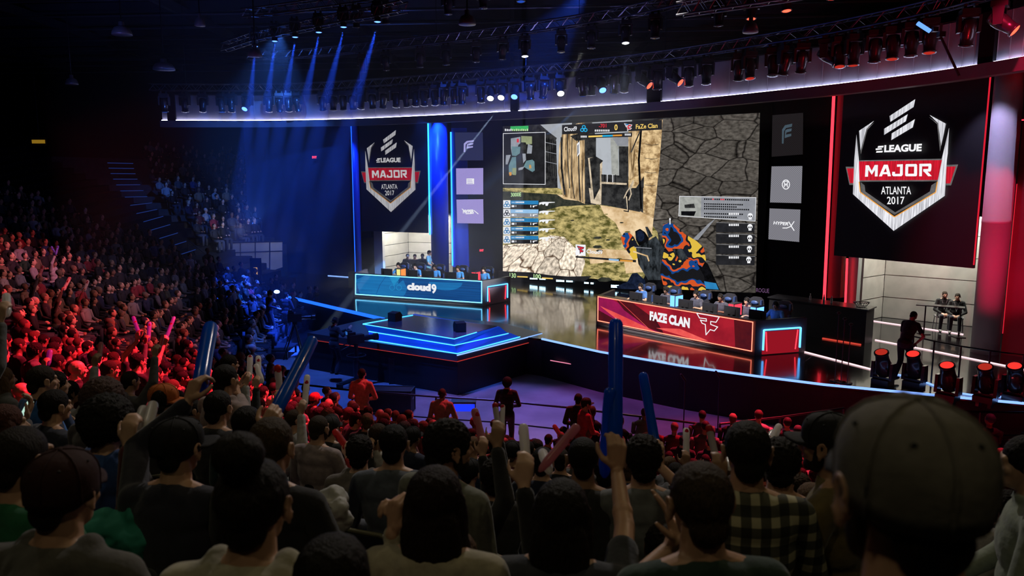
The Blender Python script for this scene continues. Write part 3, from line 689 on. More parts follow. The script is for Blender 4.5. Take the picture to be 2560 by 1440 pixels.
A.poly([(1405, 312.5), (1655, 299.5), (1655, 324), (1405, 336)], P_ui)
A.text('Cloud9', [(1410, 317.5), (1442, 315.5), (1442, 327), (1410, 329)], P_wh, .02)
def trefoil(u, v, r, mm, ry=None):
    ry = ry or r
    for k in range(3):
        a = -PI / 2 + k * 2 * PI / 3; cu_, cv_ = u + math.cos(a) * r * .55, v + math.sin(a) * ry * .55
        A.line([(cu_ + math.cos(t) * r * .42, cv_ + math.sin(t) * ry * .42) for t in [2 * PI * j / 12 for j in range(13)]], r * .24, mm)
trefoil(1459.5, 322.5, 9, P_cy)
A.text('-701', [(1497, 310), (1516, 309), (1516, 319), (1497, 320)], P_rd, .02)
for k in range(8): A.rect(1487 + k * 4.8, 324, 1490 + k * 4.8, 329, P_wh, -.2)
A.text('0', [(1536, 311), (1544, 310.6), (1544, 325.5), (1536, 326)], P_yl, .03)
A.poly([(1448, 337), (1580, 331), (1580, 342), (1448, 346)], P_ui); A.poly([(1471, 339.5), (1506, 338), (1506, 342), (1471, 343.5)], P_yl); A.poly([(1506, 338), (1532, 337), (1532, 341.3), (1506, 342)], P_cy); A.poly([(1532, 337), (1555, 336), (1555, 340), (1532, 341)], P_og)
for k in range(5): A.rect(1452 + k * 3.2, 339, 1454 + k * 3.2, 344, P_wh); A.rect(1562 + k * 3.2, 334, 1564 + k * 3.2, 339, P_wh)
def fclan(a, u0, v0, w, h, fill, line, lw):        # the angular F-shaped crest
    g = [(0, 0), (1, .18), (.86, .42), (.62, .38), (.62, .52), (.93, .64), (.78, .82), (.60, .76), (.41, 1), (.38, .52), (.24, .47), (.16, .32), (.43, .37), (.42, .26), (.12, .22)]
    pts = [(u0 + x * w, v0 + y * h) for x, y in g]
    a.poly(pts, fill); a.line(pts + pts[:1], lw, line)
fclan(A, 1561, 309, 19, 18, P_rd, P_wh, 1.2); A.poly([(1562, 309.5), (1572, 310), (1571, 313), (1565, 313)], P_bl)
A.text('FaZe Clan', [(1589.5, 311), (1644, 308), (1644, 319.5), (1589.5, 322.5)], P_yl, .02)
A.text('3000E', [(1277, 482), (1303, 481), (1303, 491), (1277, 492)], P_lg, .02)
for k in range(5):
    y = 500.5 + k * 22; hi = k == 1
    A.rect(1258, y, 1276, y + 20, P_wh); trefoil(1267, y + 11, 8, P_nv if hi else P_bl)
    A.rect(1276.5, y + .6, 1346, y + 10.3, P_lb if hi else P_bl, .6); A.rect(1276.5, y + 10.6, 1346, y + 20.5, P_gy if hi else P_ui, .6)
    for j in range(6 - k % 2): A.rect(1289 + j * 3.7, y + 3.5, 1291.6 + j * 3.7, y + 7, P_wh)
    A.rect(1279, y + 4, 1287, y + 7, P_lb); A.rect(1279, y + 12.5, 1286, y + 17.5, P_wh); A.rect(1289, y + 12.5, 1290.5, y + 17, P_wh); A.rect(1326, y + 12.5, 1328, y + 18, P_wh)
    A.poly([(1331.5, y + 13.5), (1343, y + 12.6), (1343, y + 14), (1336, y + 15), (1335, y + 18), (1332, y + 18)], P_wh)
    A.poly([(1348, y + 6), (1358, y + 4), (1387, y + 4.5), (1387, y + 6), (1372, y + 7), (1369, y + 14), (1364, y + 14), (1363, y + 8), (1358, y + 12), (1354, y + 9), (1348, y + 12)], P_wh)
A.poly([(1439, 611), (1464, 612), (1464, 640), (1439, 638)], P_wh); fclan(A, 1443, 615, 17, 19, P_rd, P_nv, 1.2)
A.poly([(1439, 640), (1590, 650), (1590, 656), (1439, 644)], P_ui); A.poly([(1522, 646.5), (1547, 648.5), (1547, 653), (1522, 650.5)], P_lb); A.poly([(1550, 648.7), (1582, 651), (1582, 655), (1550, 653)], P_og)
A.text('Cloud9', [(1466, 623), (1506, 626), (1506, 636), (1466, 633)], P_wh, .02)
A.poly([(1257, 678), (1330, 681), (1400, 692), (1480, 690), (1460, 704), (1257, 690)], P_ui)
A.text('130', [(1274, 682), (1290, 683), (1290, 695), (1274, 694)], P_lg, .02); A.text('100', [(1334, 685), (1352, 686), (1352, 697), (1334, 696)], P_lg, .02)
A.line([(1294, 691.5), (1318, 692.6)], 3, P_yl); A.line([(1356, 695), (1381, 696.5)], 3, P_yl)
A.poly([(1699, 490.5), (1890, 494), (1888, 553), (1697, 540)], P_gy); A.poly([(1700, 492), (1753, 493), (1752, 543), (1698, 539)], P_far); A.poly([(1703, 528), (1740, 528), (1735, 540), (1703, 538)], P_blk); A.poly([(1711, 512), (1735, 509), (1738, 520), (1712, 520)], P_dark)
A.line([(1699, 490.5), (1890, 494), (1888, 553), (1697, 540), (1699, 490.5)], 1.2, P_wh)
for j, v in enumerate((496, 508, 514, 520, 532, 540)):
    for k in range(22 - (j % 3) * 3): A.rect(1760 + k * 5.2, v + k * .12, 1763.6 + k * 5.2, v + 3.4 + k * .12, P_rd if j == 0 and k in (4, 8, 9) else P_blk)
for k, (u, v) in enumerate([(1875.5, 541), (1875, 568.5), (1874.5, 596), (1873.5, 623), (1872, 650)]):
    if k: A.poly([(1790, v - 11), (1887, v - 8), (1886, v + 13), (1790, v + 12)], P_ui); A.line([(1792, v - 12.5), (1888, v - 9)], .8, P_gy)
    A.disc(u, v - 2, 6.4, P_wh, 6.4); A.rect(u - 3.8, v, u + 3.8, v + 8, P_wh)
    A.rect(u - 4.2, v - 2, u - 1, v + 1.6, P_blk); A.rect(u + 1, v - 2, u + 4.2, v + 1.6, P_blk); A.rect(u - .8, v + 2.4, u + .8, v + 4, P_blk)
    for j in range(6): A.rect(1822 + j * 4.4, v - 9, 1825 + j * 4.4, v - 3.5, P_wh)
A.build('picture', scr)

# ---- stair riser of small lit signs below the screen
rz_ = struct('screen_step', MB().prism([PS.P(-.2, STAGE, .1), PS.P(12.4, STAGE, .1), PS.P(12.4, STAGE + .42, .1), PS.P(-.2, STAGE + .42, .1)], -PS.n * .35), M_black)
G_sign = glow('sign_white_blue', (.45, .80, 1.0), 7.0)
for k, (u0, v0, u1, v1) in enumerate([(1324, 689, 1364, 700), (1390, 697, 1432, 706), (1460, 703.5, 1484, 711), (1527, 710.5, 1572, 721)]):
    sg = thing('lit_sign', f'{ordn(k + 1)} small glowing blue sign from the left under the giant screen', 'sign', PS.px((u0 + u1) / 2, v1, .11), group='lit signs on the step under the screen')
    sa = Art(PS, .11); sa.rect(u0, v0, u1, v1, P_blk, 1.6, 1.6); nb = max(5, int((u1 - u0) / 4))
    for j in range(nb):
        if j == nb // 2: continue
        u = u0 + (u1 - u0) * (j + .15) / nb; dv = 1.6 * j / nb
        sa.poly([(u, v0 + 1.6 + dv), (u + (u1 - u0) / nb * .74, v0 + 1.6 + dv), (u + (u1 - u0) / nb * .74, v1 - 2 + dv), (u, v1 - 2 + dv)], G_sign)
    sa.build('letters', sg)

# ---------------------------------------------------------------- hanging league banners
def A1(x, y): return (2040 + x / 4.923, 160 + y / 4.923)
def B1(x, y): return (2080 + x / 6.095, 400 + y / 6.095)
def metal_pic(name, c1, c2, strength): return pic(name, c1, c2, 'noise', 6.0, strength, stretch=(3.5, .12))
def banner_art(dst, put, tint, k):
    # every shape is given in the right banner's own plane and carried to dst by put()
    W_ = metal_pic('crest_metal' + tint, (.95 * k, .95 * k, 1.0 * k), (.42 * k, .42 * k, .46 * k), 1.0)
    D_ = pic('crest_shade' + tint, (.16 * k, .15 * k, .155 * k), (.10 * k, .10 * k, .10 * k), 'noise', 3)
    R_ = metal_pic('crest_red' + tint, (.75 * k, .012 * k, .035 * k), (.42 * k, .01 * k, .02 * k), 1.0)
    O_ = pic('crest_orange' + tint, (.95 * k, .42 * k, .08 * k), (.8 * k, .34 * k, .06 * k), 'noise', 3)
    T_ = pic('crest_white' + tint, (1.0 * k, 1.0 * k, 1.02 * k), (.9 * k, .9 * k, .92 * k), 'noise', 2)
    dst.put = put
    P = lambda pts, m: dst.polyp(pts, m)
    for bar in ([(1222, 432), (1200, 530), (915, 712), (905, 640)], [(1130, 617), (1105, 705), (838, 873), (838, 797)], [(1218, 678), (1190, 780), (925, 938), (930, 855)]): P([A1(*p) for p in bar], W_)
    P([A1(715, 722), A1(632, 812), A1(552, 1110), A1(546, 1060), A1(620, 800)], D_); P([A1(713, 700), A1(620, 802), A1(548, 1062), A1(530, 822)], W_)
    P([A1(1388, 650), A1(1490, 740), A1(1526, 1076), A1(1540, 1005), A1(1500, 730)], D_); P([A1(1398, 627), A1(1600, 735), A1(1540, 1007), A1(1502, 728)], W_)
    for q, inn in (([(208, 103), (330, 103), (330, 380), (265, 380)], [(228, 128), (330, 128), (330, 352), (272, 352)]), ([(1740, 75), (1922, 68), (1815, 387), (1735, 387)], [(1740, 102), (1885, 98), (1800, 357), (1735, 357)])):
        P([B1(*p) for p in q], D_); P([B1(*p) for p in inn], R_)
    P([B1(395, 5), B1(1690, -20), B1(1615, 325), B1(420, 330)], D_); P([B1(400, 22), B1(1682, 2), B1(1617, 304), B1(420, 310)], R_)
    P([B1(440, 340), B1(495, 385), B1(508, 480), B1(965, 800), B1(950, 835), B1(440, 490)], D_); P([B1(1590, 335), B1(1515, 385), B1(1490, 480), B1(960, 800), B1(955, 835), B1(1575, 490)], D_)
    P([A1(498, 868), A1(528, 1195), B1(418, 330), B1(432, 490), B1(950, 870), B1(940, 1080), B1(318, 520), B1(340, 0)], W_)
    P([A1(1638, 785), A1(1622, 1100), B1(1750, 0), B1(1720, 545), B1(940, 1080), B1(950, 870), B1(1582, 495), B1(1610, 320), B1(1680, -20), A1(1545, 1180)], W_)
    for l in ([(412, 330), (430, 488), (950, 868), (1580, 492), (1606, 330)],):
        l = [B1(*p) for p in l]
        for a, b_ in zip(l, l[1:]):
            d = Vector((b_[0] - a[0], b_[1] - a[1])).normalized() * 1.3; n = (-d.y, d.x)
            P([(a[0] + n[0], a[1] + n[1]), (b_[0] + n[0], b_[1] + n[1]), (b_[0] - n[0], b_[1] - n[1]), (a[0] - n[0], a[1] - n[1])], O_)
    for pts in ([(502, 255), (512, 80), (560, 80), (605, 165), (650, 76), (700, 75), (695, 250), (652, 251), (655, 150), (606, 225), (555, 150), (548, 254)],
                [(715, 250), (790, 72), (850, 72), (898, 247), (850, 248), (820, 120), (785, 185), (840, 185), (845, 215), (775, 216), (760, 249)],
                [(990, 68), (1080, 64), (1078, 225), (1060, 247), (935, 248), (915, 230), (918, 180), (960, 180), (960, 212), (1035, 210), (1038, 102), (990, 104)]): P([B1(*p) for p in pts], T_)
    for pts in ([(1130, 62), (1285, 60), (1298, 80), (1295, 100), (1120, 102), (1120, 75)], [(1118, 102), (1162, 102), (1158, 210), (1115, 210)], [(1252, 100), (1297, 100), (1296, 210), (1250, 210)], [(1115, 210), (1296, 208), (1294, 236), (1280, 248), (1128, 248), (1115, 236)],
                [(1330, 58), (1505, 55), (1515, 72), (1515, 95), (1330, 98)], [(1330, 98), (1372, 98), (1370, 248), (1328, 248)], [(1470, 95), (1516, 95), (1510, 160), (1465, 160)], [(1390, 138), (1470, 135), (1508, 150), (1500, 176), (1390, 178)], [(1400, 176), (1455, 176), (1520, 246), (1465, 248)]): P([B1(*p) for p in pts], T_)
    for pts in ([(765, 1010), (834, 1005), (826, 1028), (757, 1032)], [(735, 1040), (808, 1036), (812, 1052), (735, 1060)], [(745, 1072), (822, 1068), (818, 1088), (738, 1092)]): P([A1(*p) for p in pts], T_)
    dst.textp('LEAGUE', [A1(842, 998), A1(1305, 980), A1(1298, 1074), A1(838, 1088)], T_, .045)
    dst.textp('ATLANTA', [B1(748, 405), B1(1205, 405), B1(1205, 522), B1(748, 522)], T_, .01); dst.textp('2017', [B1(838, 558), B1(1105, 558), B1(1105, 675), B1(838, 675)], T_, .01)
class BArt(Art):
    def polyp(self, pts, m): self.o += self.st; self.mb.poly([self.put(u, v, self.o) for u, v in pts], self.mi(m))
    def textp(self, s, q, m, bold): self.o += self.st; put_text(self.mb, s, [self.put(u, v, self.o) for u, v in q], self.mi(m), bold)
M_ban = mat('banner_cloth', (.012, .012, .014), .7)
bR = thing('hanging_banner', 'large black banner with silver shield crest on the red side', 'banner', PR.P(2.2, 3.6, 0), group=None)
mb = MB(); stslab(PR, .0, 4.42, 3.6, 9.02, 0, .12, mb); o = mb.build('cloth', M_ban, bR); o.data.transform(Matrix.Translation(-bR.location))
a = BArt(PR, .005); banner_art(a, lambda u, v, o_: PR.px(u, v, o_), '', 1.0); a.build('crest', bR)
s0, t0 = PR.st(PR.px(2250, 420)); cu_s, cu_t = PL.st(PL.px(979, 430))
_, tt = PR.st(PR.px(2286, 248)); _, tb = PR.st(PR.px(2234, 577)); _, lt = PL.st(PL.px(995, 325)); _, lb = PL.st(PL.px(980, 530))
kk = (lt - lb) / (tt - tb)
def toL(u, v, o_):
    s, t = PR.st(PR.px(u, v)); return PL.P(cu_s + (s - s0) * kk * .98, lb + (t - tb) * kk, o_)
bL = thing('hanging_banner', 'large black banner with silver shield crest on the blue side', 'banner', PL.P(1.9, 3.6, 0))
mb = MB(); stslab(PL, .0, 3.74, 3.62, 8.95, 0, .12, mb); o = mb.build('cloth', M_ban, bL); o.data.transform(Matrix.Translation(-bL.location))
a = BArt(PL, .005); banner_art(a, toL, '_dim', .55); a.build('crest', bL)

# ---------------------------------------------------------------- square sponsor panels
def panel_mat(name, c, d, st, sc=26):
    m = pic(name, c, d, 'noise', 1.0, st); N, L = nodes(m)
    ck = N.new('ShaderNodeTexChecker'); ck.inputs['Scale'].default_value = sc; ck.inputs[1].default_value = (*c, 1); ck.inputs[2].default_value = (*d, 1)
    uv = [n for n in N if n.type == 'UVMAP'][0]; L.new(uv.outputs[0], ck.inputs[0]); L.new(ck.outputs[0], [n for n in N if n.type == 'EMISSION'][0].inputs[0]); return m
PN_R = panel_mat('panel_grey', (.40, .39, .44), (.25, .25, .29), .62); PN_L = panel_mat('panel_violet', (.55, .46, .95), (.34, .28, .70), .8); PN_D = panel_mat('panel_dark', (.020, .016, .018), (.014, .012, .013), .8); PN_D2 = panel_mat('panel_dark_blue', (.035, .04, .12), (.025, .03, .09), .8)
P_fade = pic('logo_slate', (.06, .09, .12), (.05, .08, .10), 'noise', 3); P_lw = pic('logo_lilac', (.40, .38, .75), (.36, .34, .7), 'noise', 3)
def flogo(a, u, v, w, h, m):
    a.poly([(u, v + h), (u + w * .02, v + h * .3), (u + w * .3, v + h * .08), (u + w, v), (u + w * .95, v + h * .16), (u + w * .4, v + h * .22), (u + w * .2, v + h * .38), (u + w * .16, v + h)], m)
    a.poly([(u + w * .32, v + h * .34), (u + w * .5, v + h * .28), (u + w * .95, v + h * .24), (u + w * .9, v + h * .38), (u + w * .45, v + h * .44), (u + w * .26, v + h * .75)], m); a.poly([(u + w * .3, v + h * .56), (u + w * .9, v + h * .5), (u + w * .9, v + h * .62), (u + w * .3, v + h * .72)], m)
def emblem(a, u, v, m):
    a.line([(u + 9 * math.cos(t), v + 11.5 * math.sin(t)) for t in [2 * PI * k / 24 for k in range(25)]], 2.0, m)
    a.line([(u - 5, v - 6), (u, v + 2), (u + 5, v - 6)], 2, m); a.line([(u - 4, v + 6), (u - 3, v - 2)], 2, m); a.line([(u + 4, v + 6), (u + 3, v - 2)], 2, m); a.line([(u - 5, v - 8), (u + 5, v - 8)], 2, m)
for pl, q, mm, kind, lab in [
    (PQ, [(1931, 288), (2008, 282), (2007, 386), (1929, 392)], PN_D, 'f', 'unlit dark square panel with slate F mark right of the screen'),
    (PQ, [(1929, 416), (2006, 415), (2003, 508), (1925, 506)], PN_R, 'e', 'grey square panel with round white emblem right of the screen'),
    (PQ, [(1924, 521), (2001, 524), (1998, 605), (1921, 598)], PN_R, 'x', 'lowest grey square panel with white wordmark right of the screen'),
    (PM, [(1137, 331), (1207, 331), (1208, 401), (1140, 401)], PN_D2, 'f', 'dim blue square panel with pale F mark left of the screen'),
    (PM, [(1140, 421), (1208, 420), (1208, 486), (1141, 486)], PN_L, 'b', 'violet square panel with small white block logo left of the screen'),
    (PM, [(1141, 499), (1208, 498), (1209, 559), (1143, 558)], PN_L, 'y', 'lowest violet square panel with white splash logo left of the screen')]:
    c0 = sum((pl.px(*p) for p in q), Vector()) / 4
    t = thing('sponsor_panel', lab, 'panel', c0)
    mb = MB().prism([pl.px(*p) for p in q], -pl.n * .08); o = mb.build('housing', M_matte, t); o.data.transform(Matrix.Translation(-c0))
    a = Art(pl, .003); a.poly(q, mm); u = sum(p[0] for p in q) / 4; v = sum(p[1] for p in q) / 4
    if kind == 'f': flogo(a, u - 14, v - 28 if pl is PQ else v - 16, 26, 50 if pl is PQ else 30, P_fade if pl is PQ else P_lw)
    if kind == 'e': emblem(a, u - 1, v, P_wh)
    if kind == 'x':
        a.text('HYPER', [(u - 26, v - 9), (u + 12, v - 6), (u + 10, v + 2), (u - 28, v - 1)], P_wh, .03)
        a.line([(u + 11, v - 7), (u + 17, v + 3), (u + 24, v + 14)], 2.4, P_wh); a.line([(u + 24, v - 8), (u + 16, v + 4), (u + 6, v + 8), (u - 4, v + 8)], 2.2, P_wh)
    if kind == 'b':
        a.rect(u - 8, v - 7, u + 11, v + 7, P_wh)
        for k in range(3): a.rect(u - 6, v - 4 + k * 4, u + 6 + k, v - 2.6 + k * 4, PN_L)
    if kind == 'y':
        a.text('HYPER', [(u - 18, v - 4), (u + 10, v - 5), (u + 10, v + 4), (u - 18, v + 5)], P_wh, .06); a.line([(u - 20, v - 6), (u - 10, v + 2)], 2, P_wh); a.line([(u + 10, v - 2), (u + 20, v + 6)], 2, P_wh); a.line([(u - 10, v + 6), (u + 8, v + 5)], 2, P_wh)
    a.build('face', t)

# ---------------------------------------------------------------- signs and odd lights around the backdrop
def exit_sign(name, lab, u, v, Y, w=.34):
    p = at(u, v, Y); t = thing(name, lab, 'sign', p)
    MB().box((0, .04, 0), (w, .06, w * .6)).build('case', M_black, t)
    mb = MB(); put_text(mb, 'EXIT', [(-w * .44, 0, w * .22), (w * .44, 0, w * .22), (w * .44, 0, -w * .22), (-w * .44, 0, -w * .22)], 0, .03); mb.build('letters', glow('exit_red', (1, .04, .08), 3.0), t)
exit_sign('exit_sign', 'red exit sign above the far stand, above the dark booth', 786, 393, 38.6, .26)
exit_sign('exit_sign', 'small red exit sign on the dark drape beside the giant screen', 1204, 626, 36.6, .22)
ROG = glow('rogue_letters', (.45, .22, .50), .35, False)
rg = thing('lettering', 'dim violet lettering reading rogue on the black drape right of the screen', 'sign', PS.px(1906, 722, -.8))
PX_ = Plane((9.9, 28.9), (10.9, 27.2)); ra = Art(PX_, .0); ra.text('ROGUE', [(1891, 720), (1923, 722), (1923, 733), (1891, 730)], ROG, .0); rg.location = PX_.px(1906, 726); ra.build('letters', rg)
# ---------------------------------------------------------------- people
M_skin = mat('skin', (.5, .3, .2), .5, obj_col=True, noise_amt=.15, nscale=18)
M_fab = mat('clothing_fabric', (.1, .1, .1), .85, obj_col=True, noise_amt=.35, nscale=22, bump=.25, sheen=.2, spec=.25)
M_hair = mat('hair', (.02, .015, .01), .68, obj_col=True, noise_amt=.6, nscale=55, bump=.6, spec=.18)
N, L = nodes(M_hair)
_mp = N.new('ShaderNodeMapping'); _mp.inputs['Scale'].default_value = (3.2, 3.2, .45)
_nz = [n for n in N if n.type == 'TEX_NOISE'][0]; _tc = [n for n in N if n.type == 'TEX_COORD'][0]; L.new(_tc.outputs['Object'], _mp.inputs[0]); L.new(_mp.outputs[0], _nz.inputs['Vector'])
M_capm = mat('cap_fabric', (.1, .1, .1), .8, obj_col=True, noise_amt=.2, nscale=60, bump=.1, spec=.2)
SKINS = [(.52, .30, .20), (.44, .25, .16), (.60, .37, .26), (.33, .18, .11), (.20, .10, .06), (.56, .34, .24)]

def head_prims(mb, M, detail=True):
    """skull, jaw and features around the head centre; M places the head"""
    q = M.to_3x3(); E = lambda c, r, seg=14: mb.ell(M @ Vector(c), r, q, seg, 9)
    C = lambda a, b, r0, r1=None: mb.cap(M @ Vector(a), M @ Vector(b), r0, r1, 9)
    E((0, -.014, .032), (.073, .092, .083)); E((0, .024, -.022), (.060, .060, .084)); E((0, .034, -.074), (.046, .044, .034)); E((0, .066, -.090), (.019, .016, .017))
    C((0, .080, .008), (0, .103, -.030), .008, .0125); C((-.014, .086, -.034), (.014, .086, -.034), .0095)
    C((-.036, .073, .022), (.036, .073, .022), .0125); E((-.036, .056, -.022), (.024, .022, .024)); E((.036, .056, -.022), (.024, .022, .024))
    C((-.019, .079, -.060), (.019, .079, -.060), .0075); C((-.015, .077, -.070), (.015, .077, -.070), .0075)
    for s in (-1, 1):
        E((s * .031, .070, .003), (.014, .012, .010)); E((s * .079, -.010, -.002), (.0075, .0185, .031), 10); E((s * .083, -.002, -.034), (.006, .009, .010), 8)
        mb.path([M @ Vector((s * (.080 + .008 * (1 - abs(math.cos(t)) * .3)), -.010 + .019 * math.cos(t), .0 + .031 * math.sin(t))) for t in [PI * (-.35 + k * 1.5 / 8) if s else 0 for k in range(9)]], .0052, 6)
def ik(S, W, hint, l1=.29, l2=.265):
    S, W = Vector(S), Vector(W); d = W - S; L_ = min(d.length, (l1 + l2) * .995); dn = d.normalized()
    a = (l1 * l1 - l2 * l2 + L_ * L_) / (2 * L_); h = math.sqrt(max(l1 * l1 - a * a, 0)); hv = Vector(hint); hv = (hv - dn * hv.dot(dn)).normalized()
    return S + dn * a + hv * h, S + dn * L_
def hand_prims(mb, W, d, p, side, curl=(.35, .5, .4), sc=1.0, spread=.05, thumb=.9):
    """palm, four unequal fingers and a thumb; d = towards the fingers, p = palm normal, side = +1 right hand"""
    W, d, p = Vector(W), Vector(d).normalized(), Vector(p); p = (p - d * p.dot(d)).normalized(); l = d.cross(p) * -side    # l points to the little finger
    W2 = W + d * .012 * sc
    for k, (o, fl, ml) in enumerate([(-.030, .92, .088), (-.010, 1.0, .092), (.010, .95, .088), (.028, .78, .080)]):
        o *= sc; K = W2 + l * o + d * ml * sc; mb.cap(W2 + l * o * .62 + d * .01, K, .0125 * sc, .0108 * sc, 8)
        mb.cap(W2 + l * o * .8 - p * .0 + d * .03 + p * .006, K + p * .004, .0125 * sc, .0105 * sc, 8)
        a = 0.0; P0 = K; dd = (d + l * o / sc * spread * 30).normalized()
        for j, (sl, r0, r1) in enumerate([(.044, .0098, .0090), (.027, .0088, .0082), (.022, .0081, .0068)]):
            a += curl[j] * (1 + .08 * k); P1 = P0 + (dd * math.cos(a) + p * math.sin(a)) * sl * fl * sc; mb.cap(P0, P1, r0 * sc, r1 * sc, 8); P0 = P1
    T0 = W2 - l * .018 * sc + d * .018 * sc; T1 = T0 + (d * .55 - l * thumb * .75 + p * .35).normalized() * .042 * sc; T2 = T1 + (d * .85 - l * thumb * .35 + p * .45).normalized() * .033 * sc; T3 = T2 + (d * .95 - l * .05 * thumb + p * .45).normalized() * .026 * sc
    mb.cap(T0, T1, .0165 * sc, .0125 * sc, 8); mb.cap(T1, T2, .0115 * sc, .0102 * sc, 8); mb.cap(T2, T3, .0100 * sc, .0082 * sc, 8)

def human(sp):
    """builds shells for one figure, facing +Y with the floor at z=0; returns dict of shells and the head matrix"""
    hz = sp.get('hz', .52); lean = sp.get('lean', .08); bulk = sp.get('bulk', 1.0); R = Matrix.Rotation(-lean, 3, 'X'); H = Vector((0, 0, hz)); tw = Matrix.Rotation(sp.get('twist', 0), 3, 'Z')
    T = lambda x, y, z: H + tw @ (R @ Vector((x * (bulk if abs(x) > .03 else 1), y, z)))
    N = T(0, -.015, .545); yaw, pit, rol = sp.get('head', (0, 0, 0))
    HM = Matrix.Translation(T(0, .01, .585) + Vector((0, .015, .115))) @ Matrix.Rotation(yaw, 4, 'Z') @ Matrix.Rotation(pit, 4, 'X') @ Matrix.Rotation(rol, 4, 'Y')
    body, top, legs, shoes = MB(), MB(), MB(), MB()
    head_prims(body, HM); body.cap(HM @ Vector((0, -.022, -.05)), N + Vector((0, 0, -.02)), .054, .066)
    trunk = [((0, 0, .02), (.165 * bulk, .125, .12)), ((0, .01, .19), (.145 * bulk, .108 * bulk, .15)), ((0, .0, .36), (.165 * bulk, .115, .16)), ((0, -.015, .46), (.17 * bulk, .10, .09))]
    for c, r in trunk:
        body.ell(T(*c), [a * .93 for a in r], tw @ R, 14, 9); top.ell(T(*c), [a + .014 for a in r], tw @ R, 18, 11)
    body.cap(T(-.14, -.01, .485), T(.14, -.01, .485), .05)
    top.cap(T(-.06, -.045, .515), T(.06, -.045, .515), .06, .06, 14); top.ell(T(0, -.032, .545), (.080, .066, .048), tw @ R, 16, 9)
    for s in (-1, 1):
        body.cap(T(s * .03, -.02, .555), T(s * .15, -.015, .505), .045, .05); top.cap(T(s * .06, -.022, .525), T(s * .175, -.015, .498), .056, .064, 14)
    for s, k in ((-1, 'L'), (1, 'R')):
        a = sp.get(k, {}); S = T(s * .185, -.01, .475); W = a.get('w'); W = Vector(W) if W is not None else T(s * .10, .27, .14)
        Eb, W = ik(S, W, a.get('hint', (s * .7, -.3, -.6))); sl = sp.get('sleeve', 'long'); up = a.get('d'); d = Vector(up) if up is not None else (W - Eb).normalized()
        if sp.get('inv') == k: continue
        body.cap(S, Eb, .044, .036); body.cap(Eb, W, .037, .025); body.ell(Eb.lerp(W, .25), (.038, .038, .05), (W - Eb).to_track_quat('Z', 'Y').to_matrix())
        hand_prims(body, W, d, a.get('p', (-s * .6, .3, -.6)), s, a.get('curl', (.45, .6, .4)), 1.0, a.get('spread', .03), a.get('thumb', .8))
        top.cap(S, S.lerp(Eb, .6 if sl == 'short' else 1), .060, .056 if sl == 'short' else .051, 14)
        if sl == 'long': top.cap(Eb, Eb.lerp(W, .93), .052, .038, 14); top.frustum(Eb.lerp(W, .86), Eb.lerp(W, .97), .041, .040, 14)
        a['W'], a['E'], a['S'] = W, Eb, S
    foot = sp.get('foot', .0)
    for s in (-1, 1):
        hip = T(s * .09, 0, -.005); stand = hz > .7
        A = Vector((s * (.10 if stand else .13), (-.02 + (s * .12 if sp.get('stride') else 0)) if stand else .40, .085 + foot)); 
        if hz > .7: Kn, A2 = ik(hip, A, (0, 1, 0), .44, .43)
        else: Kn, A2 = ik(hip, A, (0, .6, 1), .44, .43)
        body.cap(hip, Kn, .075, .05); body.cap(Kn, A2, .05, .036); legs.cap(hip, Kn, .093, .066, 14); legs.cap(Kn, A2, .065, .052, 14); legs.ell(T(0, -.0, -.01), (.165 * bulk, .135, .115), None, 16, 9)
        shoes.ell(A2 + Vector((0, .06, -.045)), (.048, .135, .042), None, 14, 8); shoes.ell(A2 + Vector((0, -.02, -.02)), (.045, .06, .05), None, 12, 8)
    kind = sp.get('top', 'tee')
    if kind == 'hoodie':
        for k in range(9):
            t = PI * (k / 8) ; x = math.cos(t) * .085; y = -math.sin(t) * .085 - .005
            top.ell(N + Vector((x, y + .02, .015 - .035 * math.sin(t))), (.042, .042, .045), None, 10, 7)
        top.ell(T(0, -.115, .42), (.11, .05, .12), R, 14, 9)
    elif kind in ('shirt', 'jacket'):
        for k in range(12):
            t = 2 * PI * k / 12; top.ell(N + Vector((math.cos(t) * .062, math.sin(t) * .06, .012)), (.021, .021, .034), None, 8, 6)
    else:
        for k in range(12):
            t = 2 * PI * k / 12; top.ell(N + Vector((math.cos(t) * .066, math.sin(t) * .062, -.012)), (.017, .017, .017), None, 8, 6)
    return dict(body=body, top=top, legs=legs, shoes=shoes, HM=HM, N=N)

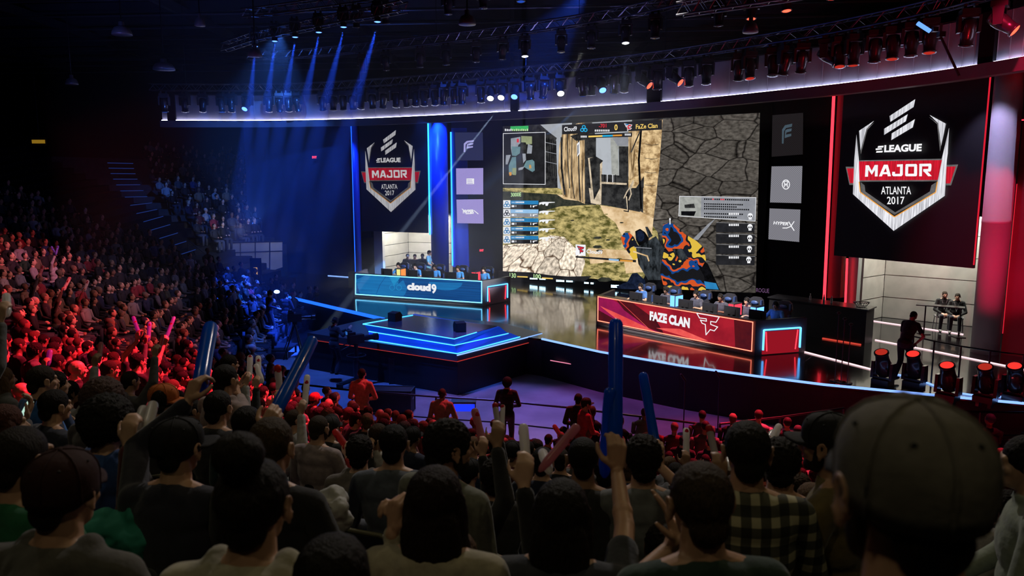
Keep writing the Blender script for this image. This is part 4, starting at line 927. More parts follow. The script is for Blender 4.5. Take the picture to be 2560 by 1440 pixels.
def noisy(me, amp, sc):
    for v in me.vertices:
        n = noise.noise_vector(v.co * sc); v.co += v.normal * (amp * (n.x + .6 * noise.noise(v.co * sc * 2.3)))
def hair_shells(kind):
    mb = MB()
    if kind in ('short', 'curly', 'afro', 'spiky'):
        g = {'short': 0, 'curly': .010, 'afro': .03, 'spiky': .004}[kind]
        mb.ell((0, -.017, .036), (.081 + g, .098 + g, .088 + g), None, 20, 12); mb.ell((0, -.075, -.030), (.055 + g * .5, .036 + g * .5, .052), None, 14, 9)
        for s in (-1, 1): mb.ell((s * .066, .000, .022), (.014 + g * .5, .03, .035))
    elif kind == 'buzz':
        mb.ell((0, -.0155, .0335), (.0765, .0945, .0865), None, 20, 12); mb.ell((0, -.075, -.025), (.048, .030, .045), None, 14, 9)
    elif kind in ('long', 'ponytail', 'bun'):
        mb.ell((0, -.020, .034), (.086, .100, .090), None, 20, 12)
        if kind == 'long':
            mb.ell((0, -.070, -.10), (.098, .055, .15)); mb.ell((0, -.085, -.27), (.105, .050, .17)); mb.ell((0, -.09, -.42), (.085, .040, .11))
            for s in (-1, 1): mb.ell((s * .078, -.015, -.08), (.026, .045, .13)); mb.ell((s * .085, .0, -.22), (.030, .05, .13))
        elif kind == 'bun':
            mb.ell((0, -.075, .155), (.062, .058, .055), None, 16, 10); mb.ell((0, -.06, .10), (.045, .045, .045)); mb.ell((0, -.07, -.03), (.06, .035, .05))
        else:
            mb.ell((0, -.115, .03), (.03, .04, .03)); mb.ell((0, -.145, -.08), (.035, .035, .13))
    elif kind == 'beard':
        mb.ell((0, .030, -.075), (.053, .052, .042)); mb.ell((0, .066, -.088), (.028, .022, .028))
        for s in (-1, 1): mb.ell((s * .055, .012, -.045), (.013, .024, .045))
    return mb
def cap_shells(brim=True):
    """baseball cap: crown with panel seams, button, eyelets, and a curved brim towards +Y"""
    crown, br = MB(), MB()
    prof = [(.985, -.52), (1.0, -.25), (1.01, 0), (1.0, .2), (.95, .42), (.84, .64), (.65, .83), (.4, .95), (.15, .995), (.02, 1.0)]
    S = Matrix.Translation((0, -.008, .042)) @ Matrix.Diagonal((.087, .105, .088, 1)); crown.lathe(prof, S, 30)
    for k in range(6):
        a = PI / 6 + k * PI / 3; crown.path([S @ Vector((r * 1.008 * math.cos(a), r * 1.008 * math.sin(a), z * 1.008)) for r, z in prof], .0028, 5)
    crown.ell((0, -.008, .131), (.010, .010, .006), None, 10, 6)
    for k in range(6):
        a = k * PI / 3; crown.ell(S @ Vector((.84 * math.cos(a), .84 * math.sin(a), .64)), (.0042, .0042, .003), None, 8, 5, 1)
    n = 14
    if brim:
        vs, fs = [], []
        for j in range(5):
            for i in range(n + 1):
                t = -1 + 2 * i / n; x = t * .076; y0 = .094 * math.sqrt(max(1 - (x / .085) ** 2, 0)) - .012; y1 = y0 + .085 * (1 - .42 * t * t)
                y = y0 + (y1 - y0) * j / 4; vs.append((x, y, .026 - .30 * abs(x) ** 1.5 * 1.2 - .012 * (j / 4)))
        for j in range(4):
            for i in range(n): a = j * (n + 1) + i; fs.append((a, a + 1, a + n + 2, a + n + 1))
        k = len(vs); vs += [(x, y, z - .005) for x, y, z in vs]; fs2 = [tuple(reversed([q + k for q in f])) for f in fs]
        rim = list(range(n + 1)) + [j * (n + 1) + n for j in range(1, 5)] + [4 * (n + 1) + i for i in range(n - 1, -1, -1)] + [j * (n + 1) for j in range(3, 0, -1)]
        br.add(vs, fs + fs2 + [(rim[(i + 1) % len(rim)], rim[i], rim[i] + k, rim[(i + 1) % len(rim)] + k) for i in range(len(rim))])
    return crown, br
HAIRS = {}
def prep_hair():
    kinds = ['short', 'curly', 'afro', 'spiky', 'buzz', 'long', 'ponytail', 'bun', 'beard']
    for k, me in zip(kinds, remesh_all([(hair_shells(k), .007, 3, M_hair) for k in kinds])):
        if k in ('curly', 'afro'): noisy(me, .008, 75)
        elif k == 'spiky': noisy(me, .006, 80)
        elif k in ('short', 'long', 'bun', 'ponytail'): noisy(me, .0025, 60)
        me.name = 'hair_' + k; HAIRS[k] = me
    c, b = cap_shells(); M_eye = mat('eyelet_thread', (.01, .01, .01), .8)
    HAIRS['cap'] = c.mesh('cap_crown', [M_capm, M_eye], True); HAIRS['brim'] = b.mesh('cap_brim', M_capm, True)
prep_hair()
def jit(c, a=.25): k = 1 + random.uniform(-a, a); return (c[0] * k, c[1] * k, c[2] * k, 1)
def child(name, me, parent, M=None, col=None):
    o = link(name, me, parent)
    if M is not None: o.matrix_local = M
    if col: o.color = (*col[:3], 1)
    return o
def dress_head(root, HM, hair, hcol, hat=None, hatcol=None, hatyaw=0.0, beard=None):
    if hair and hair in HAIRS and hat is None: child('hair', HAIRS[hair], root, HM, hcol)
    if beard: child('beard', HAIRS['beard'], root, HM, beard)
    if hat:
        if hair: child('hair', HAIRS[hair if hair in ('long',) else 'buzz'], root, HM, hcol)
        M = HM @ Matrix.Rotation(hatyaw, 4, 'Z')
        c = child('cap', HAIRS['cap'], root, M, hatcol); child('brim', HAIRS['brim'], c, Matrix.Identity(4), hatcol if not isinstance(hat, tuple) else hat)
TOPN = {'tee': 't_shirt', 'hoodie': 'hoodie', 'shirt': 'shirt', 'jacket': 'jacket'}
def assemble(meshes, sp, H, label, loc, rz, group=None, scale=1.0):
    body, top, legs, shoes = meshes
    o = link('person', body); o.location = loc; o.rotation_euler = (0, 0, rz); o.color = (*sp['skin'], 1)
    tag(o, label, 'person', group)
    child(TOPN[sp.get('top', 'tee')], top, o, None, sp['col']); child('trousers', legs, o, None, sp.get('pants', (.03, .035, .05))); child('shoes', shoes, o, None, sp.get('shoe', (.05, .05, .05)))
    dress_head(o, H['HM'], sp.get('hair', 'short'), sp.get('hcol', (.015, .011, .008)), sp.get('hat'), sp.get('hatcol'), sp.get('hatyaw', 0), sp.get('beard'))
    return o
def make_people(specs):
    """specs: list of dicts with loc, rz, label ... ; every figure gets meshes of its own"""
    jobs, hs = [], []
    for sp in specs:
        H = human(sp); hs.append(H); v = sp.get('vox', .008)
        jobs += [(H['body'], v, 2, M_skin), (H['top'], max(v * 1.4, .010), 5, sp.get('topmat', M_fab)), (H['legs'], .016, 4, M_fab), (H['shoes'], .014, 3, M_fab)]
    ms = remesh_all(jobs); out = []
    for i, (sp, H) in enumerate(zip(specs, hs)):
        out.append((assemble(ms[i * 4:i * 4 + 4], sp, H, sp['label'], sp['loc'], sp['rz'], sp.get('group')), H))
    return out

# ---------------------------------------------------------------- raked seating bowl round the stage
BC = Vector((8, 28, 0)); R0, ROWD = 17.0, .87
def slope(phi):
    if phi < 158: return .36
    if phi < 170: return .36 - (phi - 158) / 12 * .09
    t = min(max((phi - 192) / 40, 0), 1); t = t * t * (3 - 2 * t); return .27 + .10 * t
def tier_z(r, phi):
    if r < R0 - .44: return 0.0
    k = math.floor((r - (R0 - .44)) / ROWD); return .2 + k * ROWD * slope(phi)
def polar(p): d = Vector((p[0], p[1], 0)) - BC; return d.length, math.degrees(math.atan2(d.y, d.x)) % 360
def bowl(r, phi): a = math.radians(phi); return Vector((BC.x + r * math.cos(a), BC.y + r * math.sin(a), 0))
def floor_at(p): r, f = polar(p); return tier_z(r, f)
def tier_mesh(k0, k1, f0, f1, df):
    mb = MB(); nf = int((f1 - f0) / df)
    for k in range(k0, k1):
        ra, rb = R0 - .44 + k * ROWD, R0 - .44 + (k + 1) * ROWD
        vs = []
        for i in range(nf + 1):
            f = f0 + (f1 - f0) * i / nf; z = .2 + k * ROWD * slope(f); zl = max(z - ROWD * slope(f), 0) - .02 if k > k0 else 0
            a, b_ = bowl(ra, f), bowl(rb, f); vs += [(a.x, a.y, zl), (a.x, a.y, z), (b_.x, b_.y, z)]
        mb.add(vs, [q for i in range(nf) for q in ((i * 3, i * 3 + 1, i * 3 + 4, i * 3 + 3), (i * 3 + 1, i * 3 + 2, i * 3 + 5, i * 3 + 4))])
    return mb
struct('seating_tier', tier_mesh(0, 15, 165.5, 300, 2.4), M_riser)
struct('seating_tier', tier_mesh(15, 26, 165.5, 240, 2.4), M_riser)
struct('seating_tier', tier_mesh(8, 24, 133, 157, 2.4), M_riser)
stair = struct('aisle_stairs', tier_mesh(0, 26, 157, 165.5, 2.0), M_matte)
def aisle(r): return 168 - (r - 19.5) * 1.03
nose = MB()
for k in range(9, 23):
    r = R0 - .44 + k * ROWD - .02; f0, f1 = aisle(r) - 1.3, aisle(r) + 1.3; z = .2 + k * ROWD * slope(f0) + .012
    a, b_ = bowl(r, f0), bowl(r, f1); strip(nose, Vector((a.x, a.y, z)), Vector((b_.x, b_.y, .2 + k * ROWD * slope(f1) + .012)), .03)
nose.build('step_edge', glow('step_glow', (.02, .06, .35), .5, False), stair)

# a tip-up seat
def seat_meshes():
    pan = MB().box((0, .04, .43), (.46, .42, .07)); back = MB()
    back.prism([(-.235, -.20, .45), (.235, -.20, .45), (.235, -.27, .78), (.20, -.285, .86), (.10, -.29, .885), (-.10, -.29, .885), (-.20, -.285, .86), (-.235, -.27, .78)], (0, -.045, 0))
    post = MB().box((0, -.06, .2), (.10, .16, .4)).box((0, -.06, .01), (.2, .24, .02))
    rim = MB().path([(-.235, -.295, .76), (-.20, -.312, .865), (-.10, -.317, .892), (.10, -.317, .892), (.20, -.312, .865), (.235, -.295, .76)], .013, 6)
    return pan.mesh('seat_pan', M_seat), back.mesh('seat_back', M_seat), post.mesh('seat_post', M_steel), rim.mesh('seat_rim', M_rim, True)
M_seat = mat('black_seat_plastic', (.018, .018, .02), .4); M_rim = mat('worn_seat_edge', (.10, .095, .05), .4)
SEAT = seat_meshes()
def seat(loc, rz, label, group):
    t = thing('auditorium_seat', label, 'seat', loc, rz, group)
    for n, m in zip(('seat', 'backrest', 'post', 'rim'), SEAT): link(n, m, t)
    return t
# ---------------------------------------------------------------- inflatable cheering sticks
def stick_mesh(r, L_, mats):
    mb = MB(); prof = [(r * .25, 0), (r * .7, .015), (r, .05), (r * 1.02, L_ * .3), (r * .97, L_ * .5), (r * 1.03, L_ * .75), (r, L_ - r * 1.0), (r * .92, L_ - r * .55), (r * .7, L_ - r * .22), (r * .3, L_ - r * .03), (r * .02, L_)]
    mb.lathe(prof, None, 18); return mb
def stick_mat(name, base, kind):
    m = mat(name, base, .22, coat=.25, spec=.5); N, L = nodes(m); b = N['Principled BSDF']
    tr_ = N.new('ShaderNodeBsdfTranslucent'); tr_.inputs[0].default_value = (*base, 1); ms_ = N.new('ShaderNodeMixShader'); ms_.inputs[0].default_value = .62
    L.new(b.outputs[0], ms_.inputs[1]); L.new(tr_.outputs[0], ms_.inputs[2]); L.new(ms_.outputs[0], N['Material Output'].inputs[0])
    if kind == 'print':
        tc = N.new('ShaderNodeTexCoord'); mp = N.new('ShaderNodeMapping'); mp.inputs['Scale'].default_value = (16, 16, 11); L.new(tc.outputs['Object'], mp.inputs[0])
        nz = N.new('ShaderNodeTexNoise'); nz.inputs['Scale'].default_value = 1.15; nz.inputs['Detail'].default_value = .5; L.new(mp.outputs[0], nz.inputs['Vector'])
        rp = N.new('ShaderNodeValToRGB'); rp.color_ramp.interpolation = 'CONSTANT'; e = rp.color_ramp.elements; e[0].color = (*base, 1); e[1].position = .60; e[1].color = (.42, .02, .03, 1); q = e.new(.70); q.color = (.03, .015, .03, 1)
        L.new(nz.outputs['Fac'], rp.inputs[0]); L.new(rp.outputs[0], b.inputs['Base Color']); L.new(rp.outputs[0], tr_.inputs[0])
    return m
SM = {'blue': stick_mat('stick_blue', (.008, .16, .75), ''), 'white': stick_mat('stick_white_print', (.9, .88, .86), 'print'), 'red': stick_mat('stick_red', (.65, .08, .08), 'print'), 'pink': stick_mat('stick_clear_pink', (.62, .28, .32), 'print'), 'violet': stick_mat('stick_violet', (.38, .28, .98), 'print'), 'redtip': stick_mat('stick_red_tip', (.60, .55, .55), 'print')}
M_tip = stick_mat('stick_tip_red', (.75, .04, .04), '')
M_ink = mat('stick_ink', (.05, .01, .02), .4)
STN = {'blue': 'blue', 'white': 'white and red printed', 'red': 'red', 'pink': 'clear pink printed', 'violet': 'violet', 'redtip': 'red-tipped printed'}
def make_stick(base, tip, r, kind, label, group='inflatable cheering sticks'):
    base, tip = Vector(base), Vector(tip); L_ = (tip - base).length
    o = link('cheering_stick', stick_mesh(r, L_, None).mesh('stick', SM[kind], True)); o.location = base; o.rotation_euler = (tip - base).to_track_quat('Z', 'Y').to_euler()
    tag(o, label, 'inflatable stick', group)
    if kind == 'redtip':
        c = MB().lathe([(r * 1.02, L_ - r * 2.4), (r * 1.03, L_ - r), (r * .95, L_ - r * .55), (r * .72, L_ - r * .22), (r * .3, L_ - r * .02), (r * .02, L_ + .002)], None, 18).build('tip', M_tip, o, True)
    if kind in ('white', 'redtip', 'red') and r > .02:        # upright lettering marks down the side
        mb = MB()
        for k in range(5):
            z = L_ * (.22 + .07 * k)
            for j in range(3): mb.box((r * .35 * (j - 1), -r * 1.0, z), (r * .22, .006, L_ * .05 * (.6 + .4 * ((k + j) % 2))))
        mb.build('print', M_ink, o)
    return o
def tip_from(base, u, v, L_):       # a point L_ metres from base on the sight line through (u, v), on the far side where possible
    d = ray(u, v).normalized(); oc = CAM - Vector(base); b_ = oc.dot(d); c = oc.length_squared - L_ * L_; D = b_ * b_ - c
    return CAM + d * (-b_ + (math.sqrt(D) if D > 0 else 0))

# ---------------------------------------------------------------- people placed one by one: the rows close to the camera
DK = (.012, .009, .007); BR = (.05, .028, .014); GR = (.12, .09, .06)
def near(u, v, D, face, label, **k):
    p = at(u, v, D); a = math.radians(face); sp = dict(label=label, skin=SKINS[0], col=(.03, .03, .035), hair='short', hcol=DK, vox=.007, lean=.10); sp.update(k)
    sp['HEAD'] = p; sp['rz'] = -a; sp['uvw'] = (u, v, 308 / D)
    off = Matrix.Rotation(-a, 3, 'Z') @ Vector((0, .025 + .59 * math.sin(sp['lean']), 0)); base = p - off; fz = sp.get('fz', floor_at(base))
    hz = p.z - fz - .115 - .585 * math.cos(sp['lean']); sp['hz'] = min(max(hz, .42), .92); sp['loc'] = (base.x, base.y, p.z - (sp['hz'] + .115 + .585 * math.cos(sp['lean'])))
    inv = Matrix.Rotation(a, 3, 'Z')
    for s in 'LR':
        if s in sp:
            d = sp[s]
            if 'pw' in d: d['w'] = inv @ (at(*d['pw']) - Vector(sp['loc']))
            for q in ('d', 'p', 'hint'):
                if q in d and d.get('world', True): d[q] = inv @ Vector(d[q])
    return sp
CL = lambda u, v, D, s: dict(pw=(u, v, D), d=(-s * .35, .15, .95), p=(-s * .9, .1, .1), curl=(.12, .15, .1), hint=(s * .8, -.2, -.6))
NEAR = [
    near(2268, 1240, .90, 4, 'person in grey cap and black top, blurred, nearest at lower right', hat=(.02, .02, .022), hatcol=(.17, .155, .135), col=(.012, .012, .013), vox=.005, beard=BR, hair='buzz', bulk=1.12),
    near(1748, 1262, 1.87, -6, 'person with short brown hair in dark green tee clapping at lower right', hair='short', hcol=(.055, .035, .022), col=(.02, .045, .035), sleeve='short', vox=.005, L=CL(1668, 1375, 2.2, -1), R=CL(1700, 1365, 2.2, 1)),
    near(1090, 1255, 2.2, 8, 'person with long dark hair and cream sleeves clapping at bottom centre', hair='long', hcol=(.016, .008, .007), col=(.40, .36, .27), vox=.005, L=dict(pw=(982, 1335, 2.25), d=(.1, .1, 1), p=(.7, .6, 0), curl=(.9, 1.2, .8), hint=(-.3, -.3, -1)), R=dict(pw=(1010, 1330, 2.35), d=(-.3, 0, 1), p=(-.6, -.7, 0), curl=(.8, 1.0, .6), hint=(.6, -.2, -.8))),
    near(1405, 1285, 2.25, 10, 'long-haired person in dark tee raising a blue stick, lower centre', hair='long', hcol=(.014, .011, .009), col=(.035, .04, .055), sleeve='short', vox=.005, R=dict(pw=(1542, 1150, 2.75), d=(0, .08, 1), p=(-.1, 1, .1), curl=(.75, .8, .5), hint=(.8, -.1, -.5), thumb=1.3)),
    near(640, 1262, 1.72, 6, 'person with hair in a bun and cream hoodie at bottom left', hair='bun', hcol=(.018, .014, .012), col=(.40, .37, .28), top='hoodie', vox=.006),
    near(162, 1235, 1.95, 8, 'person in dark red cap and grey hoodie at lower left', hat=(.03, .008, .008), hatcol=(.03, .009, .008), hatyaw=.2, col=(.09, .085, .078), top='hoodie', vox=.007, hair='short', bulk=1.08),
    near(838, 1462, 1.55, 12, 'dark-haired person at the bottom edge, only the top of the head showing', hair='short', col=(.012, .012, .014)),
    near(58, 1150, 2.35, 14, 'person with shaved nape and green top at the left edge', hair='buzz', hcol=(.02, .014, .01), col=(.015, .13, .06), vox=.006),
    near(448, 1122, 2.85, 8, 'person in black cap and navy sweater raising both arms with blue sticks', hat=(.012, .012, .014), hatcol=(.012, .012, .014), hatyaw=-.6, hair='buzz', col=(.02, .02, .035), vox=.005,
         L=dict(pw=(468, 1010, 3.15), d=(.25, .35, .9), p=(.5, .75, -.1), curl=(.75, .8, .5), hint=(-.7, -.2, -.5), thumb=1.2), R=dict(pw=(655, 1085, 3.15), d=(.45, .45, .8), p=(-.2, .8, -.3), curl=(.75, .8, .5), hint=(.4, -.3, -.8), thumb=1.2)),
    near(682, 1118, 2.75, 12, 'person with brown hair and black tee behind the hair bun', hair='short', hcol=(.06, .038, .02), col=(.012, .012, .014), sleeve='short', vox=.007),
    near(1138, 1125, 3.1, 62, 'person in profile with grey-green hoodie looking right', hair='curly', col=(.17, .18, .15), top='hoodie', vox=.0055, skin=SKINS[1], twist=.5, beard=(.02, .015, .01)),
    near(1866, 1132, 2.55, 8, 'person in black and cream plaid shirt with dark hair, lower right', hair='short', hcol=(.016, .013, .011), col=(.3, .28, .2), top='shirt', vox=.006),
    near(1952, 1160, 3.3, 20, 'curly dark-haired person in black beside the plaid shirt', hair='curly', col=(.015, .015, .02)),
    near(1458, 1150, 3.5, 5, 'person with shaved dark head and black top right of the white stick', hair='buzz', hcol=(.008, .006, .005), skin=SKINS[3], col=(.02, .02, .022)),
    near(1607, 1150, 3.45, 4, 'dark-haired person in grey denim shirt raising a blue stick', hair='curly', hcol=(.014, .011, .009), col=(.16, .17, .18), top='shirt', vox=.0055, sleeve='short', R=dict(pw=(1648, 1165, 3.75), d=(-.1, .1, 1), p=(0, 1, .1), curl=(.75, .8, .5), hint=(.7, -.2, -.6), thumb=1.3)),
    near(2068, 1112, 2.75, -48, 'bearded person in black cap and olive jacket left of the grey cap', hat=(.012, .012, .012), hatcol=(.012, .012, .012), hair='buzz', col=(.15, .11, .04), top='jacket', beard=(.015, .012, .01), skin=SKINS[1]),
    near(2562, 1160, 2.9, -60, 'person cut by the right edge in a pale green jacket', hair='short', col=(.26, .30, .24), top='jacket', skin=SKINS[2]),
    near(140, 1016, 4.9, 30, 'short dark-haired person in navy jacket at left, looking right', hair='short', col=(.025, .03, .055), top='jacket'),
    near(108, 952, 5.4, 35, 'person in bright blue tee at left', hair='short', hcol=(.03, .02, .012), col=(.04, .16, .50), sleeve='short'),
    near(18, 1062, 4.0, 40, 'person with long reddish hair holding a lit phone at the left edge', hair='long', hcol=(.09, .03, .02), col=(.10, .10, .11), skin=SKINS[2], R=dict(pw=(62, 1052, 4.25), d=(.3, .3, .9), p=(-.6, -.5, .3), curl=(.5, .6, .4))),
    near(274, 1062, 3.35, 24, 'curly-haired person in royal blue hoodie at left', hair='afro', hcol=(.012, .01, .009), col=(.03, .08, .28), top='hoodie', vox=.006),
    near(262, 1003, 4.3, 22, 'person with curly grey-brown hair behind the blue hoodie', hair='afro', hcol=(.09, .05, .045), col=(.05, .045, .05)),
    near(412, 1003, 5.2, 10, 'person in orange cap near the raised blue stick', hat=(.45, .12, .03), hatcol=(.45, .12, .03), hatyaw=-1.3, hair='short', col=(.03, .03, .03)),
    near(566, 950, 5.4, 28, 'dark-haired person in pinkish grey hoodie left of centre', hair='short', col=(.30, .22, .21), top='hoodie', L=CL(590, 985, 5.9, -1), R=CL(600, 985, 5.9, 1)),
    near(548, 1020, 4.7, 14, 'black-haired person with dark jacket below the grey hoodie', hair='short', col=(.025, .025, .03), top='jacket'),
    near(985, 1112, 4.0, 2, 'person with black hair and slate blue sweater at centre', hair='short', hcol=(.008, .007, .007), col=(.10, .115, .15)),
    near(900, 1132, 4.9, 0, 'curly-haired person in grey hoodie with large ears left of centre', hair='curly', col=(.16, .14, .13), top='hoodie', skin=SKINS[2]),
    near(798, 1072, 6.0, 20, 'person with short beard and pale denim vest left of centre', hair='buzz', hcol=(.05, .035, .025), col=(.32, .26, .27), top='shirt', beard=BR),
    near(1238, 1195, 4.4, 4, 'dark curly-haired person low between the rows at centre', hair='curly', col=(.03, .03, .03)),
    near(620, 1062, 4.4, 18, 'black-haired person in teal tee under the raised arms', hair='short', col=(.02, .07, .07), sleeve='short'),
    near(345, 905, 9.4, 28, 'standing person in black tee raising both arms with violet sticks', hair='short', col=(.02, .02, .025), sleeve='short', hz_up=1, L=dict(pw=(344, 852, 9.5), d=(-.05, .1, 1), p=(.4, .9, 0), curl=(.75, .8, .5), hint=(-.8, 0, -.4)), R=dict(pw=(412, 858, 9.7), d=(.3, .2, .9), p=(-.4, .9, 0), curl=(.75, .8, .5), hint=(.8, 0, -.5))),
    near(905, 935, 15.0, 6, 'standing person in salmon hoodie by the rail at centre left', hair='short', col=(.55, .25, .20), top='hoodie'),
    near(1106, 985, 14.6, 10, 'standing bald person in tan hoodie by the rail at centre', hair='buzz', hcol=(.05, .03, .02), skin=SKINS[3], col=(.36, .25, .20), top='hoodie'),
    near(1268, 958, 16.2, 8, 'person in black knit hat and black top beyond the rail', hair='afro', hcol=(.008, .008, .009), col=(.010, .010, .012)),
    near(1446, 998, 14.4, 12, 'standing person with black beanie and jacket, left of a pair by the rail', hair='short', col=(.02, .02, .02), top='jacket'),
    near(1466, 1010, 14.2, 70, 'standing person in black cap and red shirt, right of a pair by the rail', hat=(.02, .02, .02), hatcol=(.02, .02, .02), hair='buzz', col=(.40, .05, .06)),
    near(575, 912, 8.2, 40, 'standing person in black tee seen in profile left of the white sticks', hair='short', col=(.02, .02, .024), sleeve='short'),
    near(1083, 1068, 10.2, 8, 'bald person in maroon top at centre', hair=None, skin=SKINS[3], col=(.16, .05, .05)),
    near(195, 925, 8.6, 40, 'bald person in black hoodie lit red at left', hair=None, skin=SKINS[2], col=(.02, .02, .022), top='hoodie'),
    near(275, 925, 8.4, 42, 'heavy person with cropped hair and black jacket beside the bald person', hair='buzz', hcol=(.06, .035, .02), skin=SKINS[2], col=(.02, .018, .02), top='jacket', bulk=1.15),
    near(305, 930, 9.6, 44, 'person in pale hoodie lit red beside the black jacket', hair='buzz', hcol=(.05, .03, .02), skin=SKINS[2], col=(.55, .35, .32), top='hoodie'),
]
m_pl = mat('plaid_cloth', (.3, .28, .2), .85); N, L = nodes(m_pl); b = N['Principled BSDF']; tc = N.new('ShaderNodeTexCoord'); sx = N.new('ShaderNodeSeparateXYZ'); L.new(tc.outputs['Object'], sx.inputs[0])
fac = []
for i in (0, 2):
    w = N.new('ShaderNodeMath'); w.operation = 'MULTIPLY'; w.inputs[1].default_value = 95; L.new(sx.outputs[i], w.inputs[0]); s_ = N.new('ShaderNodeMath'); s_.operation = 'SINE'; L.new(w.outputs[0], s_.inputs[0]); g = N.new('ShaderNodeMath'); g.operation = 'GREATER_THAN'; g.inputs[1].default_value = .1; L.new(s_.outputs[0], g.inputs[0]); fac.append(g)
ad = N.new('ShaderNodeMath'); ad.operation = 'ADD'; L.new(fac[0].outputs[0], ad.inputs[0]); L.new(fac[1].outputs[0], ad.inputs[1]); hf = N.new('ShaderNodeMath'); hf.operation = 'MULTIPLY'; hf.inputs[1].default_value = .5; L.new(ad.outputs[0], hf.inputs[0])
rp = N.new('ShaderNodeValToRGB'); rp.color_ramp.elements[0].color = (.012, .013, .010, 1); rp.color_ramp.elements[1].color = (.42, .39, .26, 1); q = rp.color_ramp.elements.new(.5); q.color = (.07, .07, .05, 1); L.new(hf.outputs[0], rp.inputs[0]); L.new(rp.outputs[0], b.inputs['Base Color'])
NEAR[11]['topmat'] = m_pl
FIG = make_people(NEAR)
def grip(i, side, up=.075):       # where a stick sits in a raised hand, in the hall
    sp, (o, H) = NEAR[i], FIG[i]; a = sp[side]; M = Matrix.Translation(Vector(sp['loc'])) @ Matrix.Rotation(sp['rz'], 4, 'Z'); d = Vector(a['d']).normalized(); p = Vector(a['p']); p = (p - d * p.dot(d)).normalized()
    return M @ (a['W'] + d * up + p * .036)
g1 = grip(3, 'R', .05); make_stick(g1, tip_from(g1, 1540, 797, .56), .029, 'blue', 'tall blue stick held up at centre by the dark tee')
g1b = g1 + Vector((-.035, .03, -.1)); make_stick(g1b, tip_from(g1b, 1527, 968, .34), .026, 'blue', 'shorter blue stick held behind the tall one')
g2 = grip(14, 'R', .05); make_stick(g2, tip_from(g2, 1607, 932, .5), .027, 'blue', 'blue stick held up over the grey denim shirt')
g3 = grip(8, 'L', .06); make_stick(g3, tip_from(g3, 527, 812, .62), .036, 'blue', 'blue stick leaning right in the left hand of the navy sweater')
g4 = grip(8, 'R', .07); make_stick(g4, tip_from(g4, 783, 846, .62), .032, 'blue', 'blue stick leaning right in the green-banded hand')
wb = FIG[8]; a = NEAR[8]['R']; f = (a['W'] - a['E']).normalized(); MB().frustum(a['W'] - f * .035, a['W'] - f * .012, .034, .034, 16).build('wristband', mat('green_wristband', (.15, .65, .05), .4), wb[0], True)
g5 = grip(30, 'L'); make_stick(g5, tip_from(g5, 333, 792, .42), .024, 'violet', 'violet stick in the raised left hand of the black tee'); g6 = grip(30, 'R'); make_stick(g6, tip_from(g6, 436, 792, .42), .024, 'violet', 'violet stick leaning right in the raised right hand')
ph = thing('phone', 'lit phone held by the person with reddish hair', 'phone', at(66, 1027, 4.35), -.5)
MB().box((0, 0, 0), (.075, .008, .15), Matrix.Rotation(-.6, 3, 'X')).build('body', M_black, ph); MB().box((0, -.006, -.003), (.066, .002, .135), Matrix.Rotation(-.6, 3, 'X')).build('display', glow('phone_screen', (.55, .85, .7), .9), ph)

# ---------------------------------------------------------------- crowd kinds shared by many people
def V(**k): return k
arm_lap = {}
KINDS = [
    V(L=V(w=(-.13, .30, .62)), R=V(w=(.13, .30, .62)), sleeve='long', top='tee', head=(0, 0, 0)),
    V(L=V(w=(-.05, .34, .80), d=(.3, .5, .8), p=(1, 0, 0), curl=(.2, .3, .2)), R=V(w=(.05, .34, .80), d=(-.3, .5, .8), p=(-1, 0, 0), curl=(.2, .3, .2)), sleeve='short', top='tee', head=(.15, .05, 0)),
    V(L=V(w=(.12, .22, .78), d=(1, .1, 0), p=(0, -1, 0)), R=V(w=(-.12, .25, .80), d=(-1, .1, 0), p=(0, -1, 0)), sleeve='long', top='hoodie', head=(-.2, 0, 0)),
    V(L=V(w=(-.14, .32, .62)), R=V(w=(.06, .20, 1.02), d=(-.3, .3, .9), p=(-.5, -.8, 0), curl=(1, 1, .6)), sleeve='long', top='jacket', head=(.1, .12, .05), lean=.22),
    V(L=V(w=(-.10, .28, .66)), R=V(w=(.10, .28, .66)), sleeve='short', top='tee', head=(-.3, -.06, 0), bulk=1.12),
    V(L=V(w=(-.13, .30, .62)), R=V(w=(.13, .30, .62)), sleeve='long', top='hoodie', head=(.32, 0, 0), lean=.16),
    V(L=V(w=(-.12, .30, .64)), R=V(w=(.22, .22, 1.48), d=(0, .15, 1), p=(-.2, 1, 0), curl=(.75, .8, .5), hint=(.8, -.1, -.5), thumb=1.3), sleeve='long', top='tee', head=(0, -.05, 0)),
    V(L=V(w=(-.24, .20, 1.46), d=(0, .15, 1), p=(.2, 1, 0), curl=(.75, .8, .5), hint=(-.8, -.1, -.5), thumb=1.3), R=V(w=(.22, .22, 1.48), d=(0, .15, 1), p=(-.2, 1, 0), curl=(.75, .8, .5), hint=(.8, -.1, -.5), thumb=1.3), sleeve='short', top='shirt', head=(0, -.1, 0)),
]
jobs, KH = [], []
for k in KINDS:
    k.setdefault('hz', .52); H = human(k); KH.append(H); jobs += [(H['body'], .0105, 2, M_skin), (H['top'], .015, 4, M_fab), (H['legs'], .02, 3, M_fab), (H['shoes'], .018, 2, M_fab)]
KM = remesh_all(jobs)
for i, k in enumerate(KINDS):
    for j, n in enumerate(('body', 'top', 'legs', 'shoes')): KM[i * 4 + j].name = f'audience_{n}'
COLN = [('black', (.018, .018, .02), 9), ('charcoal', (.05, .05, .055), 5), ('grey', (.17, .17, .18), 4), ('pale grey', (.36, .35, .36), 2), ('white', (.60, .58, .57), 2), ('navy', (.02, .03, .08), 3), ('blue', (.05, .12, .34), 1.5), ('maroon', (.16, .025, .03), 1.5), ('red', (.45, .04, .05), 1.2), ('olive', (.10, .10, .05), 1), ('green', (.03, .14, .07), .8), ('tan', (.34, .25, .16), 1)]
